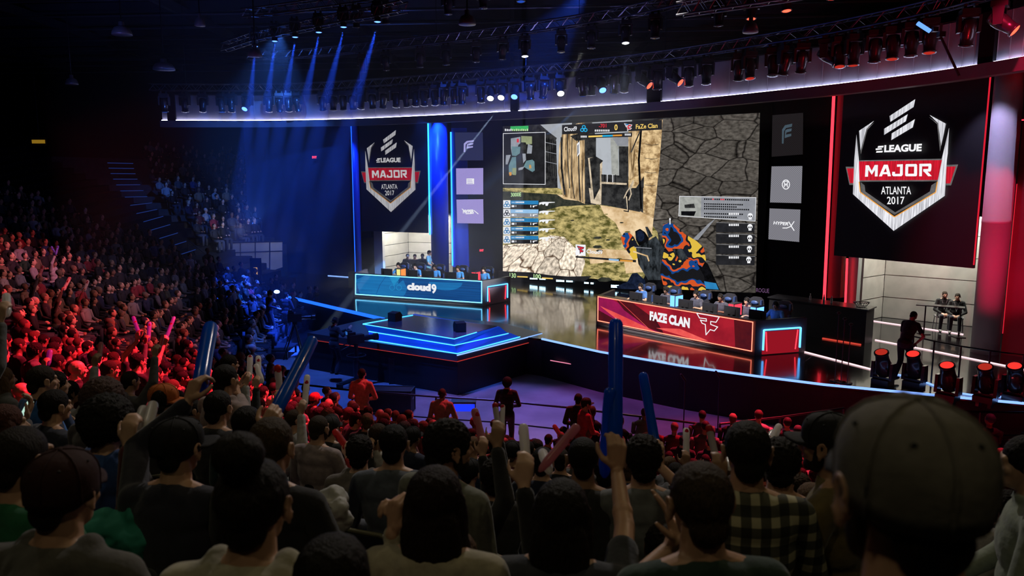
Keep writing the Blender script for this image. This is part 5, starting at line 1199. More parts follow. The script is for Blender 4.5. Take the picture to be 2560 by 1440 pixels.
HAIRN = [('dark-haired', 'short', 8), ('buzz-cut', 'buzz', 4), ('curly-haired', 'curly', 3), ('spiky-haired', 'spiky', 2), ('long-haired', 'long', 1.5), ('pony-tailed', 'ponytail', .6), ('bald', None, 1), ('capped', 'cap', 2.2)]
COLN = [(n, tuple(q * (.55 if n not in ('white', 'pale grey', 'red', 'tan') else .8) for q in c), w) for n, c, w in COLN]
def pick(t): return random.choices(t, [x[2] for x in t])[0]
TOPW = {'tee': 'tee', 'hoodie': 'hoodie', 'shirt': 'shirt', 'jacket': 'jacket'}
CROWD = []
def crowd_person(loc, rz, kind, label_fn, group):
    k = KINDS[kind]; hn, hair, _ = pick(HAIRN); cn, cc, _ = pick(COLN); sk = random.choice(SKINS)
    sp = dict(k); sp.update(skin=jit(sk, .12)[:3], col=jit(cc, .15)[:3], hair=hair, hcol=random.choice([DK, DK, DK, BR, (.02, .014, .01), (.14, .08, .04)]), pants=jit((.03, .035, .055), .4)[:3])
    if hair == 'cap': h = pick(COLN)[1]; sp.update(hair='buzz', hat=h, hatcol=h, hatyaw=random.choice([0, 0, 0, .3, 3.0]))
    o = assemble(KM[kind * 4:kind * 4 + 4], sp, KH[kind], label_fn(hn, cn, TOPW[k['top']]), loc, rz, group); CROWD.append(o); return o
# every seat of the bowl that the frame can see, nearest first
taken = [(s['uvw'][0], s['uvw'][1], s['uvw'][2], s['HEAD']) for s in NEAR]
cand = []
def rows():
    for k in range(-4, 25):
        r = R0 + k * ROWD
        lo, hi = (236, 292) if k < 0 else (166.5, 296)
        if k < -1: lo = 243
        dphi = math.degrees(.57 / r); f = lo + (k % 2) * dphi / 2; j = 0
        while f < hi: yield k, j, r, f, ('floor' if k < 0 else 'stand'); f += dphi; j += 1
    for k in range(8, 23):
        r = R0 + k * ROWD; dphi = math.degrees(.57 / r); f = 135; j = 0
        while f < min(aisle(r) - 2.5, 160): yield k, j, r, f, 'far'; f += dphi; j += 1
STK = []
for k, j, r, f, sec in rows():
    rr = r + random.uniform(-.14, .08) + .05; p = bowl(rr, f + random.uniform(-.2, .2) * 18 / r); z = 0 if k < 0 else .2 + k * ROWD * slope(f)
    if p.y < 3.2: continue
    hp = Vector((p.x, p.y, z + 1.24)); u, v, w = proj(hp)
    if not (-30 < u < 2590 and 250 < v < 1470) or w < 3.6: continue
    pw = 308 / w; hit = False
    for (tu, tv, tw, th) in taken:
        du, dv = abs(tu - u), abs(tv - v); near_it = (hp - th).length < .5
        if near_it: hit = True; break
        if w < th.y and du < (pw + tw) * .62 and dv < (pw + tw) * .75: hit = True; break    # would stand in front of a placed head
    if hit: continue
    if sec == 'floor' and (p.y > 15.9 + .0 * p.x): continue
    if random.random() < (.10 if sec != 'far' else .45): continue
    cand.append((w, p, z, k, j, r, f, sec, u, v))
cand.sort(key=lambda c: c[0])
# sticks held up in the middle distance: (tip), (base), width in pixels, kind
SPEC = [((1308, 1030), (1318, 1160), 27, 'white'), ((1330, 1012), (1228, 1128), 25, 'pink'), ((1185, 1005), (1212, 1108), 21, 'pink'), ((1237, 986), (1250, 1075), 16, 'redtip'), ((1257, 998), (1255, 1075), 13, 'white'), ((625, 876), (622, 942), 15, 'white'), ((645, 878), (647, 950), 14, 'white'), ((693, 898), (701, 990), 18, 'redtip'), ((768, 924), (760, 1012), 16, 'white'), ((638, 982), (656, 1030), 14, 'white'), ((358, 992), (338, 1062), 28, 'white'), ((345, 1038), (323, 1112), 30, 'white'), ((374, 797), (370, 846), 10, 'violet'), ((406, 827), (395, 872), 10, 'red'), ((252, 843), (246, 895), 12, 'pink'), ((125, 864), (118, 905), 13, 'violet'), ((1716, 1056), (1716, 1140), 18, 'white'), ((1772, 1037), (1800, 1158), 19, 'redtip'), ((1674, 1132), (1678, 1185), 21, 'white'), ((1698, 1134), (1692, 1180), 20, 'white'), ((1862, 1042), (1880, 1082), 16, 'white'), ((1936, 1062), (1912, 1102), 19, 'white'), ((2006, 1062), (1984, 1112), 19, 'white'), ((834, 1060), (876, 1118), 18, 'red'), ((924, 1060), (930, 1108), 16, 'white'), ((1034, 1120), (1030, 1175), 28, 'white'), ((1384, 1054), (1406, 1088), 12, 'pink'), ((556, 1120), (530, 1165), 33, 'white'), ((452, 1048), (450, 1085), 22, 'white'), ((14, 716), (16, 772), 20, 'white'), ((175, 688), (158, 722), 8, 'white'), ((220, 696), (210, 724), 8, 'white'), ((107, 660), (98, 688), 8, 'pink'), ((128, 612), (140, 634), 5, 'violet'), ((146, 612), (140, 634), 5, 'violet')]
h_loc = Vector(KINDS[6]['R']['W']) + Vector((0, .045, .085)); used_pts = []
n_st = {}
for (tu, tv), (bu, bv), wpx, kind in SPEC:
    lo, hi = 2.0, 40.0; best = None
    for i in range(400):
        D = 2.6 + i * .1; b_ = at(bu, bv, D)
        if wpx <= 12 and not .75 < D / (.058 * 1870 / wpx) < 2.3: continue
        r, f = polar(b_); rz = math.radians(f) + PI / 2
        person = b_ - Matrix.Rotation(rz, 3, 'Z') @ h_loc; fz = floor_at(person)
        e = abs(person.z - fz)
        if f < 160 or (r < R0 - 4.2): continue
        if best is None or e < best[0] - .02: best = (e, D, b_, person, rz, fz)
    wD = .058 * 1870 / wpx
    e, D, b_, person, rz, fz = best
    if wpx > 12 and abs(D - wD) > 2.2 and abs(D - wD) / wD > .45:          # the stick's width tells the distance better than the floor does
        D = wD; b_ = at(bu, bv, D)
        r, f = polar(b_); rz = math.radians(f) + PI / 2; person = b_ - Matrix.Rotation(rz, 3, 'Z') @ h_loc
    Ls = min(max((Vector((tu, tv)) - Vector((bu, bv))).length * D / FPX * 1.15, .22), .62)
    n_st[kind] = n_st.get(kind, 0) + 1
    cl = 'near the left edge' if bu < 300 else 'left of the camera platform' if bu < 560 else 'below the thrust' if bu < 1000 else 'in the middle rows' if bu < 1500 else 'in the red-lit rows at right'
    for fct in (1, .93, 1.08, .86, 1.16, .8, 1.26, 1.36):        # slide along the sight line until nobody else sits there
        b2 = at(bu, bv, D * fct); r, f = polar(b2); rz = math.radians(f) + PI / 2; person = b2 - Matrix.Rotation(rz, 3, 'Z') @ h_loc; hp = person + Vector((0, 0, 1.24))
        if not any((hp - th).length < .47 for _, _, _, th in taken): break
    b_, D = b2, D * fct; u, v, w = proj(hp)
    same = [q for q in STK if (q[0] - person).length < .55]
    lab = f'{ordn(n_st[kind])} {STN[kind]} stick held up {cl}'; bb = b_ - Vector((0, 0, .05))
    if same:                                   # a second stick in a hand that is already up
        q = same[0]; q[4] += 1; bb = q[5] + Matrix.Rotation(q[1], 3, 'Z') @ Vector((.045 * q[4], .01, .02))
    elif any((hp - th).length < .40 for _, _, _, th in taken): n_st[kind] -= 1; continue
    else: used_pts.append((u, v, 308 / w, hp)); STK.append([person, rz, w, bu, 0, bb])
    make_stick(bb, bb + (tip_from(b_, tu, tv, Ls) - b_), wpx / 2 * D / FPX, kind, lab)
pick_c = []
for c in cand:
    w, p, z, k, j, r, f, sec, u, v = c; hp = Vector((p.x, p.y, z + 1.24)); bad = False
    for (tu, tv, tw, th) in used_pts:
        if (hp - th).length < .5: bad = True; break
    for (tu, tv), (bu, bv), wpx, kind in SPEC[:30]:
        sD = .058 * 1870 / wpx
        if w < sD and abs(u - (tu + bu) / 2) < 308 / w * .6 and min(tv, bv) - 308 / w * .8 < v < max(tv, bv): bad = True; break
    if not bad: pick_c.append(c)
for i, (person, rz, w, bu, _n, _b) in enumerate(STK):
    def lf(h, c, t, i=i): return f'{h} person in {c} {t}, {ordn(i + 1)} of the stick holders in middle rows'
    crowd_person(person, rz, 6, lf, 'audience holding sticks')
N_IND = 300 - len(NEAR) - len(STK) - 28
ind, rest = pick_c[:N_IND], pick_c[N_IND:]
bykey = {}
for c in ind: bykey.setdefault((c[7], c[3]), []).append(c)
for (sec, k), L_ in sorted(bykey.items()):
    L_.sort(key=lambda c: c[8])
    for n, (w, p, z, k, j, r, f, sec, u, v) in enumerate(L_):
        row = f'{ordn(k + 1)} raked row' if sec == 'stand' else f'{ordn(-k)} floor row'
        def lf(h, c, t): return f'{h} person in {c} {t}, {ordn(n + 1)} from left in {row}'
        kind = random.choices(range(8), [5, 4, 4, 2, 3, 4, .03 if w < 13 else .2, .02])[0]
        rz = math.radians(f) + PI / 2 + random.uniform(-.25, .25)
        crowd_person((p.x, p.y, z), rz, kind, lf, 'audience in the near rows')
        if w < 13: seat((p.x - math.cos(math.radians(f)) * -.02, p.y, z), math.radians(f) + PI / 2, 'black tip-up seat under a spectator in the near rows', 'tip-up seats in the near rows')
for s in NEAR:
    if s['HEAD'].y < 7 and s['HEAD'].y > 1.2 and s['hz'] < .7:
        r, f = polar(s['loc']); seat((s['loc'][0], s['loc'][1], floor_at(s['loc'])), math.radians(f) + PI / 2, 'black tip-up seat under a spectator in the near rows', 'tip-up seats in the near rows')

# the many small figures further off: one object, each with head, hair, shoulders, arms and legs
def far_person():
    me = MB(); A_ = lambda c, r, mi, s=7, g=5: me.ell(c, r, None, s, g, mi)
    A_((0, .02, 1.24), (.075, .095, .115), 0); A_((0, -.01, 1.275), (.085, .10, .095), 2); A_((0, .115, 1.22), (.016, .02, .02), 0, 5, 4); me.frustum((0, 0, 1.05), (0, .01, 1.16), .055, .05, 6, 0)
    A_((0, 0, .80), (.19, .13, .30), 1, 8, 6); A_((0, -.01, 1.00), (.225, .10, .10), 1, 8, 5)
    for s in (-1, 1): me.frustum((s * .22, 0, 1.0), (s * .25, .06, .76), .06, .05, 6, 1); me.frustum((s * .25, .06, .76), (s * .1, .30, .70), .048, .035, 6, 1); A_((s * .08, .34, .71), (.04, .05, .035), 0, 6, 4); me.frustum((s * .09, .02, .52), (s * .12, .45, .52), .09, .065, 6, 3); me.frustum((s * .12, .45, .52), (s * .12, .42, .04), .065, .05, 6, 3)
    return me
FP = far_person(); vs, fs, cols, mix = [], [], [], []
fm = [0] * len(FP.v)
for f_, mi in zip(FP.f, FP.m):
    for i in f_: fm[i] = mi
for w, p, z, k, j, r, f, sec, u, v in rest:
    rz = math.radians(f) + PI / 2 + random.uniform(-.3, .3); c, s = math.cos(rz), math.sin(rz); o = len(vs); sc = random.uniform(.9, 1.08)
    vs += [(p.x + (x * c - y * s) * sc, p.y + (x * s + y * c) * sc, z + q * sc) for x, y, q in FP.v]; fs += [tuple(i + o for i in t) for t in FP.f]
    pal = [jit(random.choice(SKINS), .2), tuple(q * .65 for q in jit(pick(COLN)[1], .3)[:3]) + (1,), jit(random.choice([DK, DK, BR, GR]), .3), jit((.03, .035, .05), .4)]
    if random.random() < .12: pal[2] = jit(pick(COLN)[1], .2)
    cols += [pal[m_] for m_ in fm]
me = bpy.data.meshes.new('crowd'); me.from_pydata(vs, [], fs); ca = me.color_attributes.new('tone', 'FLOAT_COLOR', 'POINT')
ca.data.foreach_set('color', [x for c in cols for x in c]); me.polygons.foreach_set('use_smooth', [True] * len(fs))
m = mat('crowd_tones', (.2, .2, .2), .75, spec=.3); N, L = nodes(m); va = N.new('ShaderNodeVertexColor'); va.layer_name = 'tone'; L.new(va.outputs[0], N['Principled BSDF'].inputs['Base Color']); me.materials.append(m); me.update()
tag(link('crowd', me), 'dense seated crowd filling the far left and blue-lit stands', 'crowd', kind='stuff')
print('PEOPLE', len(NEAR), len(STK), len(ind), len(rest))

# ---------------------------------------------------------------- things left on and over the near seats
def lone_seat(u, v, D, label):
    p = at(u, v, D); fz = floor_at(p); r, f = polar(p); return seat((p.x, p.y, max(p.z - .88, fz)), math.radians(f) + PI / 2, label, 'tip-up seats seen in the nearest rows')
lone_seat(345, 1332, 2.35, 'tip-up seat with a worn yellowish rim between the grey hoodie and the bun'); lone_seat(255, 1000 + 262, 2.9, 'tip-up seat with a yellowish rim beside the blue hoodie')
def cloth(name, label, cat, u, v, D, size, m):
    c = at(u, v, D); b = MB()
    for k in range(8): b.ell((random.uniform(-1, 1) * size[0] * .45, random.uniform(-1, 1) * size[1] * .3, -random.random() * size[2] * .8), (size[0] * .42, size[1] * .40, size[2] * .34), Matrix.Rotation(random.uniform(-.6, .6), 3, 'Y'), 10, 7)
    me = remesh_all([(b, .009, 14, m)])[0]; noisy(me, .012, 16); o = link(name, me); o.location = c; tag(o, label, cat); return o
cloth('jacket', 'teal jacket heaped over a seat back at lower left', 'jacket', 283, 1282, 2.75, (.24, .14, .20), mat('teal_cloth', (.02, .22, .17), .8, bump=.2, nscale=14))
bg = cloth('tote_bag', 'white bag with dark marks lying between the rows left of centre', 'bag', 812, 1245, 3.2, (.16, .12, .16), mat('white_bag_cloth', (.42, .42, .42), .7, bump=.2, nscale=14))
MB().path([(-.03, -.075, .0), (-.01, -.08, .03), (.005, -.08, -.01), (.02, -.08, .03), (.035, -.075, .0)], .005, 5).build('print', M_ink, bg)
# ---------------------------------------------------------------- player desks
BLU1 = pic('desk_blue', (.006, .085, .30), (.004, .05, .20), 'noise', 1.2, stretch=(.3, 9)); BLU2 = pic('desk_blue_mid', (.012, .19, .48), (.008, .13, .38), 'noise', 1.2, stretch=(.3, 9)); BLU3 = pic('desk_blue_light', (.02, .33, .62), (.012, .22, .52), 'noise', 1.5)
RED1 = pic('desk_red_dark', (.10, .008, .012), (.055, .006, .012), 'noise', 1.0); RED2 = pic('desk_red', (.42, .015, .03), (.28, .01, .022), 'noise', .8); RED3 = pic('desk_red_hot', (.95, .14, .12), (.75, .06, .06), 'noise', .8); RED4 = pic('desk_magenta', (.40, .012, .10), (.26, .01, .07), 'noise', 1.0)
def desk(label, a_px, b_px, c_px, ztop, art, inset):
    A_, B_ = onz(*a_px, STAGE), onz(*b_px, STAGE); C_ = onz(*c_px, STAGE); d = (B_ - A_).normalized(); n = Vector((-d.y, d.x, 0)); W = C_ - B_
    D_ = A_ - d * W.dot(d) + n * W.dot(n)
    t = thing('player_desk', label, 'desk', A_.lerp(B_, .5)); inv = Matrix.Translation(-t.location)
    def part(name, mb, m, parent=t):
        o = mb.build(name, m, parent); o.data.transform(inv); return o
    h = Vector((0, 0, ztop - STAGE)); up = Vector((0, 0, 1))
    part('body', MB().prism([A_ + n * .01, B_ - d * .1 + n * .01, C_ - d * .1, D_ + d * .1], (0, 0, .735)), M_deskside)
    rm = MB().prism([A_, B_, B_ + n * .13 + (C_ - B_) * .05, A_ + n * .13 + (D_ - A_) * .05], h); rm.prism([B_, C_, C_ - d * .12, B_ - d * .12 + n * .1], h); rm.prism([A_, A_ + d * .12 + n * .1, D_ + d * .12, D_], h); part('surround', rm, M_deskside)
    ws = [A_ + d * .1 + n * .12, B_ - d * .1 + n * .12, C_ - d * .1, D_ + d * .1]; part('worktop', MB().prism([p + up * .737 for p in ws], (0, 0, .03)), M_desk)
    cp = MB().prism([A_ - n * .02 + h, B_ - n * .02 + h, B_ + n * .15 + h, A_ + n * .15 + h], (0, 0, .012)); cp.prism([B_ + h, C_ + h, C_ - d * .14 + h, B_ - d * .14 + h], (0, 0, .0119)); part('rim_cap', cp, M_desk)
    pl = Plane(A_, B_); L_ = (B_ - A_).length; a = Art(pl, .012); art(a, pl, L_); o = a.build('front_display', t)
    pe = Plane(B_, C_); Le = (C_ - B_).length; e = MB()
    stslab(pe, Le * .14, Le * .86, STAGE + .03, STAGE + .68, .02, .02, e); part('end_panel', e, inset)
    le = MB(); strip(le, pe.P(Le * .14, STAGE + .16, .05), pe.P(Le * .14, STAGE + .74, .05), .045); strip(le, pe.P(Le * .86, STAGE + .16, .05), pe.P(Le * .86, STAGE + .74, .05), .045); strip(le, pe.P(Le * .14, STAGE + .74, .05), pe.P(Le * .86, STAGE + .74, .05), .04)
    part('end_light', le, glow('led_end_blue', (.10, .42, 1.0), 2.6))
    le = MB(); strip(le, pe.P(Le * .22, STAGE + .12, .035), pe.P(Le * .19, STAGE + .68, .035), .025); strip(le, pe.P(Le * .78, STAGE + .12, .035), pe.P(Le * .81, STAGE + .68, .035), .025); part('end_light', le, G_red)
    return t, pl, A_, B_, n
def frame(a, q, m, w): a.line(q + q[:1], w, m)
def art9(a, pl, L_):
    q = [(889, 685.5), (1204, 703.5), (1204, 757), (889, 735.5)]; a.poly(q, BLU1)
    cl = lambda pts, m: a.poly(pts, m)
    cl([(889, 700), (910, 690), (960, 690), (985, 694), (1005, 722), (1010, 740), (940, 738), (900, 735)], BLU2); cl([(972, 691), (1000, 694), (985, 715)], BLU3); cl([(985, 718), (1008, 700), (1018, 722), (1012, 737), (980, 735)], BLU2)
    a.poly([(1092 + 42 * math.cos(x) + 22, 706 + 20 * math.sin(x) + 1.4 * math.cos(x)) for x in [PI * k / 14 for k in range(15)]], BLU2)
    a.line([(941, 734), (950, 712), (964, 692)], 1.2, BLU1); a.line([(1154, 748), (1162, 728), (1180, 706)], 1.2, BLU1); trefoil_(a, 989, 714, 18, BLU3)
    frame(a, q, glow('led_frame_blue', (.16, .62, 1.0), 3.0), 2.2)
    a.text('cloud', [(1017.6, 706.5), (1077, 710), (1077, 729), (1017.6, 725.5)], P_wh, .075); a.text('9', [(1078.5, 709.5), (1091, 710.5), (1091, 735), (1078.5, 733.5)], P_wh, .045)
def trefoil_(a, u, v, r, m):
    for k in range(3):
        t = -PI / 2 + k * 2 * PI / 3; c = (u + math.cos(t) * r * .55, v + math.sin(t) * r * .55); a.line([(c[0] + math.cos(x) * r * .36, c[1] + math.sin(x) * r * .36) for x in [2 * PI * j / 10 for j in range(11)]], r * .07, m)
def artF(a, pl, L_):
    q = [(1495, 741.5), (1882, 805.5), (1879, 878), (1494.5, 801.5)]; a.poly(q, RED2)
    a.poly([(1496, 742), (1530, 748), (1640, 815), (1660, 834), (1496, 801)], RED4); a.poly([(1496, 775), (1540, 800), (1560, 812), (1496, 801)], RED1); a.poly([(1500, 765), (1535, 780), (1610, 815), (1640, 830), (1560, 813)], RED3)
    a.poly([(1540, 749), (1580, 756), (1640, 800), (1660, 834), (1620, 820), (1560, 775)], RED1); a.poly([(1625, 764), (1720, 779), (1790, 836), (1800, 860), (1740, 848)], RED2); a.poly([(1640, 820), (1700, 822), (1770, 852), (1740, 850)], RED3)
    a.poly([(1835, 799), (1882, 806), (1879, 876), (1838, 868)], RED1); a.line([(1548, 752), (1580, 782), (1622, 822)], 1.2, RED3)
    frame(a, q, glow('led_frame_red', (1.0, .20, .12), 2.6), 2.4)
    a.text('FAZE CLAN', [(1624.3, 777.4), (1725, 795), (1724, 821), (1624, 800.5)], P_wh, .06); fclan(a, 1742, 783, 56, 54, RED2, P_wh, 2.2)
dk9, P9, A9, B9, n9 = desk('long blue-lit team desk with white wordmark, left of the screen', (886, 742), (1207, 765), (1276, 752), 2.2, art9, mat('desk_end_mauve', (.32, .20, .23), .45))
dkF, PF, AF, BF, nF = desk('long red-lit team desk with white wordmark, right of the screen', (1490, 811), (1886, 890), (2013, 880), 2.2, artF, pic('desk_end_red', (.34, .008, .018), (.24, .006, .014), 'noise', 1.2))
spot('desk_wash', AF.lerp(BF, .5) - nF * 2.5 + Vector((0, 0, 8.5)), AF.lerp(BF, .5) + nF * 1.2 + Vector((0, 0, .9)), (1.0, .94, .9), 300, 55)

# ---------------------------------------------------------------- gaming chairs, monitors, computers and the players
M_chB = mat('chair_leather_black', (.02, .02, .025), .4); M_chW = mat('chair_leather_blue', (.03, .06, .17), .4)
def gaming_chair(label, loc, rz):
    t = thing('gaming_chair', label, 'chair', loc, rz, 'gaming chairs at the desks')
    MB().box((0, 0, .45), (.52, .52, .11)).build('seat', M_chB, t)
    b = MB(); b.prism([(-.20, -.25, .48), (.20, -.25, .48), (.25, -.29, .72), (.22, -.32, .98), (.27, -.34, 1.08), (.22, -.375, 1.24), (.12, -.39, 1.31), (-.12, -.39, 1.31), (-.22, -.375, 1.24), (-.27, -.34, 1.08), (-.22, -.32, .98), (-.25, -.29, .72)], (0, -.08, 0)); b.build('backrest', M_chB, t)
    w = MB()
    for s in (-1, 1): w.box((s * .235, -.27, .72), (.06, .10, .40), Matrix.Rotation(s * .3, 3, 'Z')); w.box((s * .225, -.33, 1.14), (.05, .09, .2))
    w.build('side_wings', M_chW, t); MB().ell((0, -.30, 1.14), (.13, .05, .07)).build('head_cushion', M_chW, t, True)
    for s in (-1, 1): MB().box((s * .30, .02, .66), (.07, .28, .04)).box((s * .30, -.02, .54), (.04, .05, .24)).build('armrest', M_chB, t)
    p = MB().tube((0, 0, .06), (0, 0, .42), .03)
    for k in range(5): a = k * 2 * PI / 5; p.tube((0, 0, .09), (.29 * math.cos(a), .29 * math.sin(a), .06), .022, 6); p.ell((.29 * math.cos(a), .29 * math.sin(a), .035), .035, None, 8, 6)
    p.build('base', M_black, t); return t
def monitor(label, loc, rz, tint):
    t = thing('monitor', label, 'monitor', loc, rz, 'monitors on the team desks')
    MB().box((0, 0, .265), (.54, .035, .32)).box((0, .03, .27), (.26, .03, .16)).build('casing', M_desk, t)
    MB().box((0, -.020, .265), (.51, .004, .28)).build('display', tint, t); MB().box((0, .03, .10), (.07, .03, .2)).box((0, .02, .006), (.26, .2, .012)).build('stand', M_desk, t); return t
G_mon = glow('monitor_picture', (.70, .78, 1.0), 1.6)
def headset(o, HM):
    mb = MB(); mb.path([(.098 * math.cos(a), -.01, .02 + .118 * math.sin(a)) for a in [PI * k / 12 for k in range(13)]], .011, 6)
    for s in (-1, 1): mb.ell((s * .095, -.008, -.005), (.022, .036, .042))
    mb.cap((-.095, .02, -.03), (-.04, .10, -.07), .005, .005, 5); c = child('headset', mb.mesh('headset', M_desk, True), o, HM)
def seatpt(pl, u, v, off): p = pl.px(u, v, -off); return Vector((p.x, p.y, STAGE))
PLY = []
def player(u, v, pl, n, label, col, hair, hcol, skin, slv=(.05, .2, .5)):
    p = seatpt(pl, u, v, 1.72); rz = math.atan2(-n.y, -n.x) - PI / 2
    return dict(loc=p, rz=rz, label=label, col=col, hair=hair, hcol=hcol, skin=skin, sleeve='short', hz=.53, lean=.16, vox=.009, head=(0, -.10, 0), L=dict(w=(-.16, .42, .84), d=(.15, 1, 0), p=(0, 0, -1), curl=(.3, .4, .2)), R=dict(w=(.18, .44, .84), d=(-.1, 1, 0), p=(0, 0, -1), curl=(.3, .4, .2)), group='players at the team desks')
JB, JK = (.05, .26, .60), (.05, .05, .07)
for k, (u, v) in enumerate([(1000, 680), (1042, 682), (1090, 684), (1148, 688), (1212, 693)]):
    PLY.append(player(u, v, P9, n9, f'{ordn(k + 1)} player from the left in blue jersey and headset at the blue desk', JB, 'short', DK if k != 3 else BR, SKINS[(k * 2) % 6]))
for k, (u, v) in enumerate([(1607, 722), (1670, 734), (1745, 748), (1806, 762), (1872, 776), (1943, 795)]):
    PLY.append(player(u, v, PF, nF, f'{ordn(k + 1)} player from the left in dark jersey and headset at the red desk', (.05, .14, .38) if k in (0, 5) else JK, ['short', 'curly', 'short', 'short', 'short', 'spiky'][k], DK, SKINS[(k * 3 + 1) % 6]))
pf = make_people(PLY)
for k, (o, H) in enumerate(pf):
    headset(o, H['HM']); sp = PLY[k]
    y = MB(); y.box(H['N'] + Vector((0, .07, -.22)), (.14, .16, .30), None); 
    gaming_chair((f'{ordn(k + 1)} gaming chair from the left behind the blue desk' if k < 5 else f'{ordn(k - 4)} gaming chair from the left behind the red desk'), sp['loc'], sp['rz'])
def on_desk(pl, u, v, off, z=1.968): p = pl.px(u, v, -off); return Vector((p.x, p.y, z))
for k, (u, v) in enumerate([(967, 682), (1030, 684), (1070, 688), (1126, 692), (1180, 696)]): monitor(f'{ordn(k + 1)} monitor from the left on the blue desk', on_desk(P9, u, v, .62), math.atan2(n9.y, n9.x) + PI / 2, G_mon)
for k, (u, v) in enumerate([(1590, 735), (1650, 745), (1714, 758), (1775, 772), (1830, 785), (1893, 800)]): monitor(f'{ordn(k + 1)} monitor from the left on the red desk', on_desk(PF, u, v, .62), math.atan2(nF.y, nF.x) + PI / 2, G_mon)
def tower(label, loc, rz, m1, m2):
    t = thing('computer_tower', label, 'computer', loc, rz, 'lit computers on the team desks'); MB().box((0, 0, .21), (.20, .44, .42)).build('case', M_desk, t)
    MB().box((0, .225, .22), (.17, .008, .36)).build('front_grille', m1, t); MB().box((-.103, 0, .22), (.008, .38, .34)).box((.103, 0, .22), (.008, .38, .34)).build('side_window', m2, t)
GT1, GT2, GT3 = glow('pc_orange', (1.0, .22, .05), 1.6), glow('pc_yellow', (.8, .75, .25), 1.2), glow('pc_blue', (.1, .3, 1.0), 3.0)
tower('lit computer tower glowing orange and yellow on the blue desk', on_desk(P9, 1003, 678, 1.0), math.atan2(-n9.y, -n9.x) - PI / 2, GT2, GT1)
tower('small red-lit computer tower near the right end of the blue desk', on_desk(P9, 1190, 690, 1.25), math.atan2(-n9.y, -n9.x) - PI / 2, G_red, G_red)
tower('blue-lit computer tower between players on the red desk', on_desk(PF, 1692, 738, 1.3), math.atan2(-nF.y, -nF.x) - PI / 2, GT3, GT3)
tower('red-lit computer tower between the fourth and fifth red desk players', on_desk(PF, 1838, 765, 1.3), math.atan2(-nF.y, -nF.x) - PI / 2, G_red, G_red)
tower('blue-lit computer tower right of the fifth red desk player', on_desk(PF, 1893, 778, 1.3), math.atan2(-nF.y, -nF.x) - PI / 2, GT3, GT3)
kb0 = None
M_key = mat('keyboard_grey', (.10, .10, .11), .5)
for nm, pl, n, us in (('blue', P9, n9, [(1015, 690), (1052, 691), (1105, 694), (1160, 698), (1205, 701)]), ('red', PF, nF, [(1620, 742), (1675, 752), (1738, 766), (1800, 780), (1865, 793), (1925, 810)])):
    for k, (u, v) in enumerate(us):
        t = thing('keyboard', f'{ordn(k + 1)} keyboard from the left on the {nm} desk', 'keyboard', on_desk(pl, u, v, 1.12), math.atan2(n.y, n.x) + PI / 2, 'keyboards on the team desks'); MB().box((0, 0, .012), (.42, .14, .024)).build('frame', M_desk, t); MB().box((0, 0, .027), (.40, .12, .006)).build('keys', M_key, t)

# ---------------------------------------------------------------- people about the stage
def stg(u, v, D, face, label, **k): return near(u, v, D, face, label, fz=STAGE, vox=.009, **k)
EXTRA = [
    stg(1019, 640, 35.6, 175, 'leftmost of three seated people in black before the left doorway', col=(.02, .02, .025), hz0=1), stg(1037, 641, 35.4, 180, 'middle of three seated people in black before the left doorway', col=(.02, .02, .025)), stg(1056, 640, 35.2, 185, 'rightmost of three seated people in black before the left doorway', col=(.02, .02, .025)),
    stg(1074, 632, 34.6, 100, 'standing person in pale blue shirt at the left doorway', col=(.22, .55, .68), top='shirt', sleeve='short'),
    stg(2362, 737, 24.3, 198, 'seated person in black jacket and lanyard, left of the pair in the right doorway', col=(.018, .018, .02), top='jacket', skin=SKINS[2], beard=BR, hcol=(.05, .035, .025), shoe=(.5, .5, .5)),
    stg(2394, 742, 24.0, 212, 'seated person in black jacket, right of the pair in the right doorway', col=(.018, .018, .02), top='jacket', hcol=(.03, .022, .016), shoe=(.5, .5, .5)),
    stg(2284, 790, 17.9, 62, 'stooping technician in black tee and jeans on the right of the stage', col=(.02, .02, .022), sleeve='short', lean=.42, head=(0, -.55, 0), stride=1, pants=(.05, .06, .09), hair='buzz', R=dict(pw=(2291, 858, 17.7), hint=(.3, -.8, -.2)), L=dict(pw=(2250, 862, 18.1), hint=(-.3, -.8, -.2))),
]
FLOORP = [
    near(838, 804, 22.2, 35, 'camera operator in black standing at the pedestal camera', fz=0, vox=.010, col=(.02, .02, .022), hair='buzz', hat=(.02, .02, .02), hatcol=(.02, .02, .02), hatyaw=3.0, R=dict(pw=(872, 822, 22.0)), L=dict(pw=(866, 824, 22.3))),
    near(676, 734, 26.6, 48, 'camera operator on the low platform at left with lit headset', fz=.34, vox=.010, col=(.03, .035, .06), R=dict(pw=(692, 770, 26.2)), L=dict(pw=(690, 765, 26.7))),
    near(716, 738, 28.0, 20, 'crew member in dark clothes behind the platform operator', fz=0, vox=.012, col=(.02, .02, .03)),
    near(577, 800, 24.5, 80, 'crew member in dark top and jeans holding a lit phone at left', fz=0, vox=.012, col=(.02, .02, .03), pants=(.04, .06, .14)),
]
ex = make_people(EXTRA + FLOORP)
headset(ex[8][0], ex[8][1]['HM']); headset(ex[7][0], ex[7][1]['HM'])
for i, (o, H) in enumerate(ex[4:6]):
    l = MB().path([H['N'] + Vector((x, .09 + .05 * (1 - abs(x) * 14), -.02 - (1 - abs(x) * 14) * .3)) for x in (-.07, -.035, 0, .035, .07)], .006, 5).build('lanyard', mat('lanyard_grey', (.4, .4, .42), .6), o)
